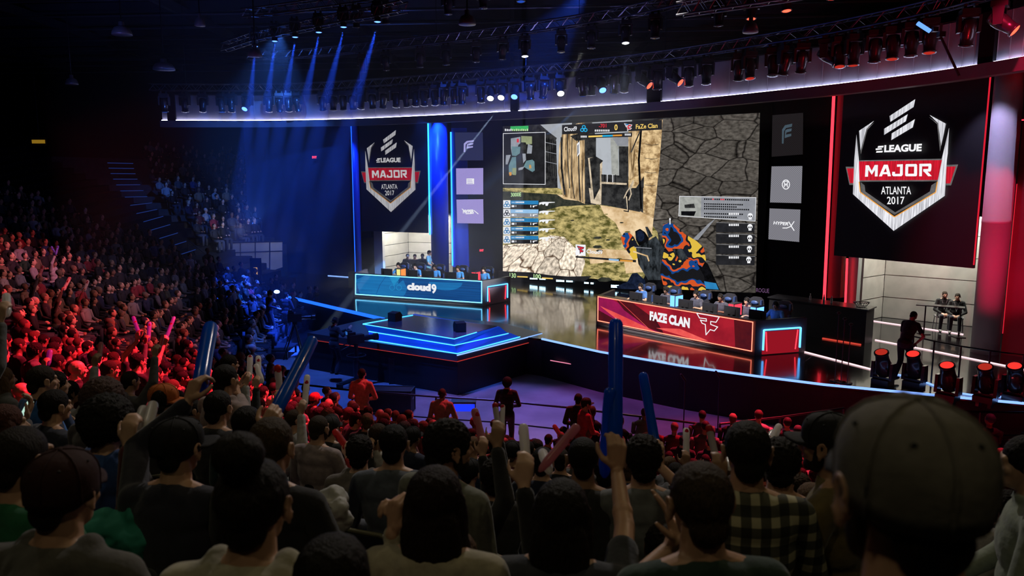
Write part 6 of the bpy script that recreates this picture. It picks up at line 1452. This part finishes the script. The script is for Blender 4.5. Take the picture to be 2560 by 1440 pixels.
def simple_chair(label, loc, rz, group):
    t = thing('stacking_chair', label, 'chair', loc, rz, group); m = mat('chair_grey_plastic', (.25, .25, .26), .4)
    MB().box((0, 0, .44), (.44, .42, .03)).build('seat', m, t); MB().box((0, -.22, .68), (.42, .03, .32), Matrix.Rotation(.12, 3, 'X')).build('backrest', m, t)
    for sx in (-1, 1):
        for sy in (-1, 1): MB().tube((sx * .19, sy * .18, .43), (sx * .22, sy * .22, 0), .012).build('leg', M_chrome, t)
for k in (0, 1, 2): s = EXTRA[k]; simple_chair(f'{["leftmost", "middle", "rightmost"][k]} grey chair under the seated people in black before the left doorway', (s['loc'][0], s['loc'][1], STAGE), s['rz'], 'chairs in the doorways')
for k in (4, 5): s = EXTRA[k]; simple_chair(f'{["left", "right"][k - 4]} grey chair under the pair in black jackets in the right doorway', (s['loc'][0], s['loc'][1], STAGE), s['rz'], 'chairs in the doorways')
# thin table before the seated pair
ta, tb = at(2290, 761, 23.6), at(2412, 776, 22.9); tz = (ta.z + tb.z) / 2; t = thing('narrow_table', 'narrow black table in front of the seated pair in the right doorway', 'table', ((ta + tb) / 2).to_tuple()[:2] + (STAGE,))
o = t.location; d = Vector((tb.x - ta.x, tb.y - ta.y, 0)); dn = d.normalized(); nn = Vector((-dn.y, dn.x, 0)); hh = Vector((0, 0, tz - STAGE))
MB().prism([-d / 2 + hh, d / 2 + hh, d / 2 + nn * .4 + hh, -d / 2 + nn * .4 + hh], (0, 0, .03)).build('top', M_desk, t)
for k in (-.30, .42): MB().tube(d * k + nn * .2, d * k + nn * .2 + hh, .022).box(d * k + nn * .2 + Vector((0, 0, .01)), (.3, .3, .02)).build('leg', M_steel, t)
# judges' counter at the right
P0 = onz(2161, 864, STAGE); cd = (AF - BF).normalized(); cn = Vector((.665, .746, 0)); t = thing('judges_counter', 'long black counter behind the right end of the red desk', 'counter', P0)
MB().prism([Vector(), cd * 3.2, cd * 3.2 + cn * .75, cn * .75], (0, 0, 1.06)).build('body', M_black, t); MB().prism([-cn * .05 - cd * .05 + Vector((0, 0, 1.06)), cd * 3.25 - cn * .05 + Vector((0, 0, 1.06)), cd * 3.25 + cn * .8 + Vector((0, 0, 1.06)), -cd * .05 + cn * .8 + Vector((0, 0, 1.06))], (0, 0, .035)).build('worktop', M_desk, t)
fl = MB(); strip(fl, cd * .1 - cn * .02 + Vector((0, 0, .01)), cd * 1.3 - cn * .02 + Vector((0, 0, .01)), .05); fl.build('foot_light', glow('foot_red', (.9, .08, .05), .7), t)
ct = P0 + Vector((0, 0, 1.096))
tr = thing('wire_tray', 'shallow wire tray on the right end of the black counter', 'tray', ct + cd * .28 + cn * .35); w = MB()
for k in range(16): a0, a1 = 2 * PI * k / 16, 2 * PI * (k + 1) / 16; w.tube((.24 * math.cos(a0), .16 * math.sin(a0), .14), (.24 * math.cos(a1), .16 * math.sin(a1), .14), .012, 6); w.tube((.24 * math.cos(a0), .16 * math.sin(a0), .14), (.13 * math.cos(a0), .09 * math.sin(a0), 0.006), .006, 5)
w.build('basket', M_steel, tr); MB().lathe([(.13, 0), (.13, .012)], None, 16).build('foot', M_steel, tr)
for k, (q, r_) in enumerate([(1.2, .3), (1.5, .45), (1.9, .3)]): 
    b_ = MB().lathe([(.03, 0), (.033, .02), (.033, .13), (.015, .17), (.014, .20), (.016, .20), (.016, .225)], None, 14).build('bottle', mat('bottle_clear', (.35, .36, .38), .15), None, True); b_.location = ct + cd * q + cn * r_; tag(b_, f'{ordn(k + 1)} small bottle from the right on the black counter', 'bottle', 'bottles on the black counter')

# ---------------------------------------------------------------- loudspeaker wedges on the podium, cases and speakers round the stage
M_grill = mat('speaker_grille', (.02, .02, .022), .7)
def wedge(label, u, v, z, rz, s=1.0):
    t = thing('monitor_speaker', label, 'loudspeaker', onz(u, v, z), rz); MB().prism([(-.17 * s, -.2 * s, 0), (-.17 * s, .16 * s, 0), (-.17 * s, .2 * s, .2 * s), (-.17 * s, .08 * s, .33 * s), (-.17 * s, -.2 * s, .30 * s)], (.34 * s, 0, 0)).build('cabinet', M_black, t)
    MB().prism([(-.15 * s, -.206 * s, .03), (.15 * s, -.206 * s, .03), (.15 * s, -.206 * s, .27 * s), (-.15 * s, -.206 * s, .27 * s)], (0, .008, 0)).build('grille', M_grill, t)
wedge('black speaker wedge at the back left of the stepped podium', 988, 802, 1.652, -.5, .9); wedge('black speaker wedge at the front of the stepped podium', 1149, 828, 1.652, .35, .9)
def road_case(name, label, foot, w, d, h, rz, cat='case', lid=False):
    p = onz(*foot, 0); t = thing(name, label, cat, p, rz); MB().box((0, 0, h / 2), (w, d, h)).build('body', M_black, t); e = MB()
    for sx in (-1, 1):
        for sy in (-1, 1): e.box((sx * w / 2, sy * d / 2, h / 2), (.03, .03, h))
        e.box((sx * w / 2, 0, h), (.03, d, .03))
    for sy in (-1, 1): e.box((0, sy * d / 2, h), (w, .03, .03)); 
    e.build('edging', M_steel, t)
    for sx in (-1, 1): MB().box((sx * w * .5, 0, h * .6), (.02, .16, .05)).build('handle', M_chrome, t)
    if lid: MB().prism([(-w / 2, -d * .1, h + .02), (w / 2, -d * .1, h + .02), (w / 2, d * .5, h + .30), (-w / 2, d * .5, h + .30)], (0, .02, .02)).build('lid', mat('case_lid_red', (.15, .02, .03), .5), t)
    return t
road_case('road_case', 'black road case with cables before the thrust', (1004, 953), .72, .62, .78, .15)
road_case('road_case', 'open-lidded black case against the stage right of the thrust', (1367, 932), .45, .4, .62, -.7, lid=True)
road_case('road_case', 'black box speaker against the stage skirt below the red lit line', (2028, 1050), .42, .38, .62, -.4)
road_case('flight_case', 'wide black flight case just beyond the rail', (975, 1028), 1.25, .5, .62, -.08)
t = thing('side_table', 'small table with a blue glowing front beyond the crowd at centre', 'table', onz(1160, 1072, 0)); MB().box((0, 0, .72), (.62, .4, .04)).build('top', M_desk, t); MB().box((0, -.20, .60), (.56, .01, .18)).build('glow_panel', glow('table_blue', (.01, .03, .9), 1.4), t)
for sx in (-1, 1):
    for sy in (-1, 1): MB().tube((sx * .27, sy * .16, 0), (sx * .27, sy * .16, .7), .02).build('leg', M_steel, t)

# ---------------------------------------------------------------- broadcast cameras
def camera_rig(label, loc, rz, pedestal=True):
    t = thing('broadcast_camera', label, 'camera', loc, rz); h = 1.45
    MB().box((0, 0, h), (.20, .46, .26)).box((0, -.12, h + .17), (.12, .2, .08)).build('body', M_black, t); q = Matrix.Translation((0, .23, h)) @ Matrix.Rotation(-PI / 2, 4, 'X')
    MB().lathe([(.075, 0), (.085, .12), (.08, .30), (.105, .34), (.105, .46)], q, 16).build('lens', M_steel, t); MB().box((-.18, -.14, h + .16), (.2, .14, .15)).build('viewfinder', M_black, t); MB().box((-.18, -.215, h + .16), (.15, .005, .10)).build('display', glow('viewfinder_blue', (.05, .25, .9), .5, False), t)
    bars = MB()
    for s in (-1, 1): bars.tube((s * .12, -.15, h - .12), (s * .22, -.55, h - .25), .014)
    bars.build('pan_bars', M_steel, t)
    if pedestal:
        MB().lathe([(.09, .25), (.085, .8), (.06, .8), (.06, h - .18), (.12, h - .16), (.12, h - .12)], None, 16).build('column', M_steel, t); r = MB()
        for k in range(20): a0, a1 = 2 * PI * k / 20, 2 * PI * (k + 1) / 20; r.tube((.28 * math.cos(a0), .28 * math.sin(a0), .95), (.28 * math.cos(a1), .28 * math.sin(a1), .95), .016, 6)
        for k in range(3): a = k * 2 * PI / 3; r.tube((0, 0, .95), (.28 * math.cos(a), .28 * math.sin(a), .95), .01, 5)
        r.build('steering_ring', M_black, t); b_ = MB()
        for k in range(3): a = k * 2 * PI / 3 + .4; b_.frustum((0, 0, .24), (.52 * math.cos(a), .52 * math.sin(a), .12), .07, .06, 8); b_.lathe([(.10, 0), (.10, .14)], Matrix.Translation((.52 * math.cos(a), .52 * math.sin(a), 0)), 14)
        b_.build('dolly_base', M_black, t)
    else:
        for k in range(3): a = k * 2 * PI / 3 + .5; MB().tube((0, 0, h - .2), (.42 * math.cos(a), .42 * math.sin(a), 0), .025).tube((.06 * math.cos(a), .06 * math.sin(a), h - .3), (.40 * math.cos(a + .12), .40 * math.sin(a + .12), .35), .014).build('leg', M_steel, t)
        MB().lathe([(.07, h - .22), (.09, h - .12)], None, 14).build('head', M_steel, t)
camera_rig('pedestal broadcast camera with steering ring before the thrust', onz(893, 966, 0), -1.0)
camera_rig('broadcast camera on tall tripod left of the thrust', onz(741, 898, 0), -1.3, False)
pp = onz(672, 866, .34); t = thing('camera_platform', 'low black platform under the left camera operator', 'platform', (pp.x, pp.y, 0)); MB().box((.1, 0, .31), (1.5, 1.2, .05)).build('deck', M_black, t)
for sx in (-1, 1):
    for sy in (-1, 1): MB().box((.1 + sx * .68, sy * .53, .145), (.06, .06, .28)).build('leg', M_steel, t)

# ---------------------------------------------------------------- rails
def rail(name, label, top_pts, z0, h, every=1.4, r=.025, mid=True):
    P_ = [Vector(p) for p in top_pts]; c = sum(P_, Vector()) / len(P_); t = thing(name, label, 'railing', (c.x, c.y, z0)); off = Vector((-c.x, -c.y, -z0))
    P_ = [p + off for p in P_]; MB().path(P_, r, 8).build('top_rail', M_steel, t)
    if mid: MB().path([p - Vector((0, 0, h * .5)) for p in P_], r * .7, 6).build('mid_rail', M_steel, t)
    for a, b_ in zip(P_, P_[1:]):
        n = max(1, int((b_ - a).length / every))
        for k in range(n): p = a.lerp(b_, k / n); MB().tube((p.x, p.y, p.z - h), p, r).build('post', M_steel, t)
    p = P_[-1]; MB().tube((p.x, p.y, p.z - h), p, r).build('post', M_steel, t)
rail('barrier_rail', 'black barrier rail between the front rows and the open floor', [onz(u, v, 1.05) for u, v in [(737, 959), (880, 976), (1090, 992), (1240, 1001), (1420, 1019), (1600, 1041), (1770, 1062)]], 0, 1.05, 1.9)
rail('barrier_rail', 'black barrier rail under the stage at the right rows', [onz(u, v, 1.05) for u, v in [(1800, 1060), (1950, 1043), (2110, 1020)]], 0, 1.05, 1.9)
rail('stage_railing', 'thin black railing across the right end of the stage', [onz(u, v, STAGE + 1.05) for u, v in [(2284, 841), (2336, 853), (2403, 866), (2476, 877), (2560, 888)]], STAGE, 1.05, .9, .02, False)
rail('barrier_rail', 'black barrier rail beside the right-hand rows at the frame edge', [onz(u, v, 1.05) for u, v in [(2330, 1026), (2450, 1030), (2580, 1031)]], 0, 1.05, 1.4)
for k, (u, v0, v1) in enumerate([(2087, 952, 790), (2102, 956, 780), (2118, 958, 800)]):
    p = onz(u, v0, STAGE); t = thing('light_stand', f'{ordn(k + 1)} thin black stand from the left before the black counter', 'stand', p, 0, 'thin stands on the stage edge'); hh = 1.7 - .12 * k; MB().tube((0, 0, .02), (0, 0, hh), .012).build('pole', M_steel, t); MB().lathe([(.12, 0), (.12, .02)], None, 14).build('foot', M_steel, t); MB().ell((0, 0, hh), (.05, .05, .035)).build('head', M_black, t)
for k, (u, v) in enumerate([(1708, 1062), (1794, 1052)]):
    p = onz(u, v + 26, 0); t = thing('microphone_stand', f'{["left", "right"][k]} black microphone stand behind the right-hand rail', 'stand', p); MB().tube((0, 0, .02), (0, 0, 1.35), .015).build('pole', M_steel, t); MB().lathe([(.14, 0), (.14, .03)], None, 14).build('foot', M_steel, t); MB().cap((0, 0, 1.36), (-.10, 0, 1.50), .03, .03).build('microphone', M_black, t)

# ---------------------------------------------------------------- far left: booth, glazed front of the far stand, doors
bt = thing('control_booth', 'tall dark booth between the far stand and the stage', 'booth', at(770, 735, 40.5).to_tuple()[:2] + (0,)); q0 = Vector(bt.location)
def atz(u, v, Y): return at(u, v, Y) - q0
MB().prism([atz(708, 465, 40.5), atz(832, 468, 40.0), Vector((atz(832, 600, 40.0).x, -.5, 0)), Vector((atz(708, 600, 40.5).x, 0, 0))], (0, 1.2, 0)).build('wall', M_navy, bt)
e = MB(); e.tube(atz(708, 465, 40.4), Vector((atz(708, 465, 40.4).x, -.1, 0)), .03); e.tube(atz(832, 468, 39.9), Vector((atz(832, 468, 39.9).x, -.6, 0)), .03); e.tube(atz(748, 600, 40.2), Vector((atz(748, 600, 40.2).x, -.3, 0)), .04); e.tube(atz(708, 465, 40.4), atz(832, 468, 39.9), .03); e.build('frame', M_steel, bt)
MB().box(atz(750, 573, 40.1), (.1, .05, .06)).build('indicator', G_red, bt)
M_glz = mat('grey_stand_panel', (.26, .26, .28), .3, metal=.4, noise_amt=.5, nscale=.6)
gp = [at(u, v, 37.0) for u, v in [(470, 609), (706, 603), (706, 668), (640, 690), (545, 690)]]; gs = struct('stand_front_panel', MB().prism(gp, (0, .1, 0)), M_glz); e = MB()
for u in (500, 533, 567, 601, 638, 674): a = at(u, 606, 36.95); b_ = at(u, 680 if u > 540 else 606 + (u - 470) * 1.05, 36.95); e.tube(a, b_, .025, 6)
e.tube(at(470, 609, 36.95), at(706, 603, 36.95), .03, 6); e.tube(at(500, 634, 36.95), at(706, 627, 36.95), .02, 6); e.build('mullions', M_steel, gs)
rail('stair_rail', 'sloping black handrail beside the aisle steps of the left stand', [at(470, 600, 35.5), at(520, 640, 35.2), at(560, 680, 34.9)], at(560, 680, 34.9).z - 1.0, 1.0, 1.0, .025)
spot('stand_light', at(600, 560, 33.5), at(600, 650, 37), (.75, .8, 1.0), 320, 80)
yb = at(639, 692, 34.0); t = thing('lit_doorway_strip', 'narrow vertical tan panel glowing by the booth at left', 'panel', (yb.x, yb.y, 0)); MB().box((0, .1, yb.z / 2 + .4), (.5, .1, yb.z + .9)).build('cabinet', M_black, t); MB().box((0, 0.03, yb.z), (.16, .03, .85)).build('face', glow('tan_panel', (.72, .40, .14), .75), t)
ul = at(96, 354, 48.0); t = thing('kiosk_light', 'small yellow lit window high at the far left', 'window', ul); MB().box((0, .1, 0), (.95, .1, .55)).build('frame', M_black, t); MB().tube((0, .1, 0), (0, .1, ZT - ul.z), .03).build('hanger', M_steel, t); MB().box((0, 0, 0), (.8, .06, .22)).build('pane', glow('yellow_window', (.9, .5, .04), .25), t)
lp_ = thing('work_lamp', 'bright blue-white work lamp by the platform operator', 'lamp', at(693, 729, 27.5)); MB().lathe([(.05, -.12), (.09, 0), (.10, .05)], Matrix.Rotation(1.3, 4, 'X'), 14).build('housing', M_black, lp_); MB().ell((0, -.05, 0), (.11, .05, .07)).build('bulb', glow('work_lamp_glow', (.25, .45, 1.0), 7.0), lp_); MB().tube((0, 0, 0), (0, .02, -lp_.location.z), .015).build('pole', M_steel, lp_)
# ---------------------------------------------------------------- overhead trusses
def offset_curve(dist, z, i0=0, i1=141, step=4):
    out = []
    for i in range(i0, i1, step): q = fc[i] + inward(i) * dist; out.append(Vector((q.x, q.y, z)))
    return out
def truss(label, pts, w=.30, lace=.45, r=.026):
    c = sum(pts, Vector()) / len(pts); t = thing('lighting_truss', label, 'truss', c, 0, 'overhead lighting trusses'); pts = [p - c for p in pts]; ch = [[], [], [], []]
    for i, p in enumerate(pts):
        d = (pts[min(i + 1, len(pts) - 1)] - pts[max(i - 1, 0)]).normalized(); n = Vector((d.y, -d.x, 0))
        for k, (a, b_) in enumerate(((-1, -1), (1, -1), (1, 1), (-1, 1))): ch[k].append(p + n * a * w / 2 + Vector((0, 0, b_ * w / 2)))
    for k in range(4): MB().path(ch[k], r, 6).build('chord', M_chrome, t)
    l = MB()
    for a, b_ in ((0, 1), (1, 2), (2, 3), (3, 0)):
        for i in range(len(pts) - 1):
            n = max(1, int((pts[i + 1] - pts[i]).length / lace))
            for j in range(n):
                p0 = ch[a][i].lerp(ch[a][i + 1], j / n); p1 = ch[b_][i].lerp(ch[b_][i + 1], (j + .5) / n); p2 = ch[a][i].lerp(ch[a][i + 1], (j + 1) / n); l.tube(p0, p1, r * .42, 4); l.tube(p1, p2, r * .42, 4)
    l.build('lacing', M_chrome, t)
    for i in range(1, len(pts), 5): MB().tube(pts[i] + Vector((0, 0, w / 2)), Vector((pts[i].x, pts[i].y, ZT - c.z)), .012, 5).build('hanger', M_steel, t)
    return t
TA = offset_curve(1.15, 10.45); TB = offset_curve(4.3, 11.35, 14); TC = offset_curve(7.6, 12.3, 22)
truss('curved lighting truss nearest the lit fascia ring', TA); truss('second curved lighting truss in from the fascia ring', TB); truss('third curved lighting truss, furthest in from the fascia ring', TC)
bl = [at(u, v, Y) for u, v, Y in [(560, 118, 31.5), (638, 92, 30.2), (738, 70, 28.6), (859, 44, 26.6), (944, 30, 25.2), (1010, 16, 24.2)]]; zz = sum(p.z for p in bl) / len(bl); truss('straight lighting truss high over the blue side', [Vector((p.x, p.y, p.z)) for p in bl])
rl = [at(u, v, Y) for u, v, Y in [(1700, 24, 19.5), (1960, -16, 17.5), (2200, -60, 16)]]; truss('lighting truss at the top edge over the red side', rl)

# ---------------------------------------------------------------- moving-head lamps
M_body = mat('lamp_housing', (.025, .025, .028), .3, coat=.4)
GL = {'off': mat('lens_glass', (.05, .05, .06), .05, coat=1.0), 'white': glow('lens_white', (.85, .88, 1.0), 12.0), 'blue': glow('lens_blue', (.06, .16, 1.0), 6.0), 'red': glow('lens_red', (1.0, .06, .03), 4.0), 'stage': glow('lens_stage_red', (1.0, .04, .03), 1.1), 'dblue': glow('lens_dim_blue', (.03, .12, .8), .6), 'dred': glow('lens_dim_red', (.9, .05, .03), .5)}
def head_meshes():
    clamp = MB().box((0, 0, .0), (.30, .26, .10)).box((-.09, 0, .09), (.05, .12, .10)).box((.09, 0, .09), (.05, .12, .10))
    yoke = MB().box((0, 0, -.07), (.34, .12, .04))
    for s in (-1, 1): yoke.prism([(s * .165 - .025, -.09, -.06), (s * .165 - .025, .09, -.06), (s * .165 - .025, .07, -.36), (s * .165 - .025, -.07, -.36)], (.05, 0, 0))
    hd = MB().lathe([(.05, .17), (.115, .15), (.135, .05), (.135, -.06), (.115, -.16), (.105, -.28), (.125, -.29), (.125, -.32), (.108, -.32)], None, 18)
    for k in range(4): a = PI / 4 + k * PI / 2; hd.box((.125 * math.cos(a), .125 * math.sin(a), .02), (.03, .03, .16), Matrix.Rotation(a, 3, 'Z'))
    return clamp.mesh('lamp_base', M_body), yoke.mesh('lamp_yoke', M_body), hd.mesh('lamp_head', M_body, True)
HMESH = head_meshes(); LENS = {}
for k, m_ in GL.items(): LENS[k] = MB().lathe([(.10, -.322), (.07, -.335), (.02, -.34)], None, 16).mesh('lamp_lens_' + k, m_, True)
def moving_head(loc, pan, tilt, state, label, group, s=1.0, up=False):
    t = thing('moving_head_light', label, 'stage light', loc, pan, group); t.scale = (s, s, s)
    if up: t.rotation_euler = (PI, 0, pan)
    link('base', HMESH[0], t); link('yoke', HMESH[1], t); h = link('lamp_head', HMESH[2], t); h.location = (0, 0, -.27); h.rotation_euler = (tilt, 0, 0); link('lens', LENS[state], h); return t
def on_curve(pts, u):
    best = min(range(len(pts) - 1), key=lambda i: 0 if min(pxof(pts[i]), pxof(pts[i + 1])) <= u <= max(pxof(pts[i]), pxof(pts[i + 1])) else 1 + min(abs(pxof(pts[i]) - u), abs(pxof(pts[i + 1]) - u)))
    a, b_ = pts[best], pts[best + 1]; ua, ub = pxof(a), pxof(b_); return a.lerp(b_, min(max((u - ua) / (ub - ua), 0), 1))
ROWA = [(408, 'dblue'), (460, 'off'), (505, 'off'), (552, 'white' if False else 'dblue'), (577, 'off'), (617, 'blue'), (671, 'off'), (697, 'off'), (720, 'off'), (742, 'off'), (805, 'off'), (832, 'off'), (857, 'off'), (880, 'off'), (903, 'off'), (930, 'off'), (958, 'off'), (990, 'off'), (1015, 'off'), (1040, 'off'), (1060, 'off'), (1087, 'off'), (1110, 'off'), (1136, 'off'), (1155, 'dblue'), (1203, 'off'), (1228, 'white'), (1257, 'white'), (1290, 'blue'), (1326, 'off'), (1360, 'off'), (1400, 'white'), (1457, 'dblue'), (1480, 'off'), (1503, 'blue'), (1537, 'dblue'), (1563, 'off'), (1605, 'red'), (1645, 'off'), (1682, 'red'), (1725, 'off'), (1768, 'off'), (1850, 'off'), (1877, 'dred'), (1937, 'off'), (1968, 'off'), (2009, 'off'), (2068, 'red'), (2104, 'dred'), (2139, 'dred'), (2193, 'off'), (2238, 'dred'), (2285, 'off'), (2332, 'dred'), (2428, 'off'), (2505, 'red')]
STN2 = {'off': 'unlit', 'dblue': 'faintly blue', 'blue': 'glowing blue', 'white': 'glowing white', 'red': 'glowing red', 'dred': 'faintly red'}
for k, (u, st) in enumerate(ROWA):
    p = on_curve(TA, u); tl = random.uniform(-.25, .35); pan = random.uniform(-.5, .5)
    if st in ('red', 'white', 'blue'): tl, pan = -.75, random.uniform(-.3, .3)
    if st == 'red': tl, pan = -.9, .9
    moving_head(p + Vector((0, 0, -.36)), pan, tl, st, f'{STN2[st]} moving head, {ordn(k + 1)} from the left on the fascia truss', 'moving heads on the fascia truss', 1.32)
ROWB = [(1190, 'off'), (1257, 'off'), (1312, 'white'), (1404, 'off'), (1480, 'off'), (1565, 'white'), (1640, 'off'), (1800, 'off'), (1882, 'red'), (1968, 'red'), (2085, 'dred'), (2110, 'dred'), (905, 'off'), (965, 'off'), (1050, 'off'), (1115, 'off')]
for k, (u, st) in enumerate(sorted(ROWB)): moving_head(on_curve(TB, u) + Vector((0, 0, -.30)), random.uniform(-.5, .5), random.uniform(-.2, .3) if st == 'off' else -.15, st, f'{STN2[st]} moving head, {ordn(k + 1)} from the left on the second truss', 'moving heads on the second truss', 1.1)
ROWC = [(890, 'off'), (962, 'off'), (1120, 'off'), (1208, 'off'), (1302, 'dblue'), (1368, 'dblue'), (1457, 'off'), (1575, 'dblue'), (1700, 'off'), (1815, 'dred'), (1968, 'red'), (2065, 'red')]
for k, (u, st) in enumerate(ROWC): moving_head(on_curve(TC, u) + Vector((0, 0, -.30)), random.uniform(-.5, .5), random.uniform(-.1, .2), st, f'{STN2[st]} moving head, {ordn(k + 1)} from the left on the third truss', 'moving heads on the third truss', 1.1)
BLB = [(638, 118, 30.2), (687, 105, 29.4), (738, 95, 28.6), (797, 83, 27.6), (859, 70, 26.6), (944, 57, 25.2)]
for k, (u, v, Y) in enumerate(BLB):
    p = at(u, v, Y); moving_head(p + Vector((0, 0, .62)), 0, 0.0, 'blue', f'glowing blue lamp, {ordn(k + 1)} from the left over the blue side', 'blue beam lamps over the blue side', 1.0)
    tg = p + Vector((-.55 - .1 * k, .3, -3)); spot('beam_light', p + Vector((0, 0, -.08)), tg, (.015, .08, 1.0), 52000, 10, .6, .03)
for k, (u, v, Y) in enumerate([(1968, 22, 17.6), (2066, 8, 17.0)]): pass

# ---------------------------------------------------------------- pendant house lamps (bell shades)
M_shade = mat('pendant_shade', (.22, .22, .24), .35, metal=.4); M_diff = mat('pendant_diffuser', (.7, .7, .75), .3)
for k, (u, v, Y, s, em) in enumerate([(638, 142, 27, 1.0, 0), (410, 175, 29, 1.6, 0), (180, 212, 32, 1.0, 0), (305, 88, 24, 1.2, 0), (1168, 62, 22, 1.0, 0), (1876, 82, 20, .8, 1), (500, 65, 26, .7, 0)]):
    p = at(u, v, Y); t = thing('pendant_lamp', f'{["bright-rimmed bell pendant lamp beside the blue beams", "wide bell pendant lamp at upper left", "small bell pendant lamp at far left", "bell pendant lamp near the top at left", "bell pendant lamp near the top at centre", "bell pendant lamp over the red side trusses", "faint bell pendant lamp near the roof at left"][k]}', 'lamp', p, 0, 'bell pendant lamps')
    MB().lathe([(.24 * s, 0), (.25 * s, .02), (.235 * s, .10), (.18 * s, .22), (.09 * s, .27), (.07 * s, .29), (.07 * s, .40)], None, 20).build('shade', M_shade, t, True); MB().lathe([(.225 * s, .012), (.225 * s, .016)], None, 20).build('diffuser', M_diff, t)
    MB().tube((0, 0, .4 * s), (0, 0, ZT - p.z), .02).build('stem', M_steel, t)

# ---------------------------------------------------------------- moving heads standing on the right of the stage
for k, (u, v, st) in enumerate([(2206, 960, 'dred'), (2284, 965, 'stage'), (2368, 998, 'stage'), (2462, 1003, 'dred'), (2535, 1000, 'stage')]):
    p = onz(u, v, STAGE); t = moving_head(p + Vector((0, 0, .06)), -.9, .42, st, f'{"faintly red" if st == "dred" else "red-lensed"} moving head standing on the stage, {ordn(k + 1)} from the left', 'moving heads standing on the stage', 1.35, True)

# ---------------------------------------------------------------- hanging black pipe and rigging seen against the fascia on the right
t = thing('rigging_pole', 'slanting black pole hanging across the fascia at right', 'pole', at(2352, 92, 17.6)); a, b_ = at(2352, 92, 17.6), at(2398, 190, 17.2); MB().tube((0, 0, 0), b_ - a, .03).build('pole', M_black, t); MB().box((0, 0, .05), (.14, .14, .12)).build('clamp', M_steel, t)
t = thing('strip_lamp', 'small blue-lit strip lamp clamped on the red side truss', 'lamp', at(2310, 68, 17.7)); a, b_ = at(2294, 58, 17.7), at(2325, 78, 17.7); c = Vector(t.location); MB().tube(a - c, b_ - c, .05).build('tube', glow('strip_blue', (.12, .3, 1.0), 1.6), t); MB().box((.25, 0, -.05), (.12, .1, .1)).build('clamp', M_steel, t)
# narrow beams
bp_ = on_curve(TA, 1257) + Vector((-.15, -.1, -1.4)); spot('beam_light', bp_, onz(832, 800, STAGE), (.50, .68, 1.0), 260000, 1.7, .6, .03)
bp_ = on_curve(TA, 1478) + Vector((-.15, -.1, -1.4)); spot('beam_light', bp_, at(1060, 592, 35.0), (.12, .35, 1.0), 60000, 3.6, .6, .04)
for u, c_, pw, an in ((1312, (.4, .5, 1.0), 9000, 6), (1565, (.45, .6, 1.0), 9000, 5)): q = on_curve(TB, u) + Vector((0, 0, -1.12)); spot('beam_light', q, q + Vector((0, .2, -4)), c_, pw, an, .8, .05)
q = on_curve(TB, 1445) + Vector((.2, 0, -.9)); spot('beam_light', q, q + Vector((-1.3, .3, -3)), (.9, .9, .85), 5000, 9, .8, .05)
for u in (1882, 1968): q = on_curve(TB, u) + Vector((0, 0, -.9)); spot('beam_light', q, q + Vector((.05, .2, -3)), (1, .03, .03), 9000, 10, .8, .05)
q = onz(2530, 945, STAGE + .55); spot('beam_light', q, at(2410, 780, 22.5), (1, .04, .02), 26000, 5, .7, .04)
spot('added_uplight', (-9, 26, 4.5), (-11, 34, 11.0), (.05, .18, 1.0), 1300, 70); spot('added_uplight', (9.5, 12, 5.0), (10.4, 20.6, 11.4), (1.0, .02, .03), 800, 48); spot('added_uplight', (1.5, 22, 3.5), (1.5, 29, 11), (.35, .35, 1.0), 900, 80)  # uplights added to brighten the trusses, no fixture behind them

spot('added_uplight', (-12, 16, 7.5), (-16, 25, 14), (.16, .22, 1.0), 700, 95)  # one more added uplight, brings out the roof lines in faint blue
# ---------------------------------------------------------------- theatrical haze hanging over the stage
m = bpy.data.materials.new('stage_haze'); m.use_nodes = True; N, L = nodes(m); N.remove(N['Principled BSDF'])
vs_ = N.new('ShaderNodeVolumeScatter'); vs_.inputs['Density'].default_value = .012; vs_.inputs['Anisotropy'].default_value = .25; L.new(vs_.outputs[0], N['Material Output'].inputs['Volume'])
o = MB().box((-7.3, 35.2, 7.6), (15.4, 21.6, 14.4)).build('haze', m); tag(o, 'thin blue-lit haze hanging over the left half of the stage', 'haze', kind='stuff')
o = MB().box((7.2, 29.5, 11.4), (13.4, 12.6, 7.0)).build('haze', m); tag(o, 'thin haze hanging under the trusses over the right half of the stage', 'haze', kind='stuff')
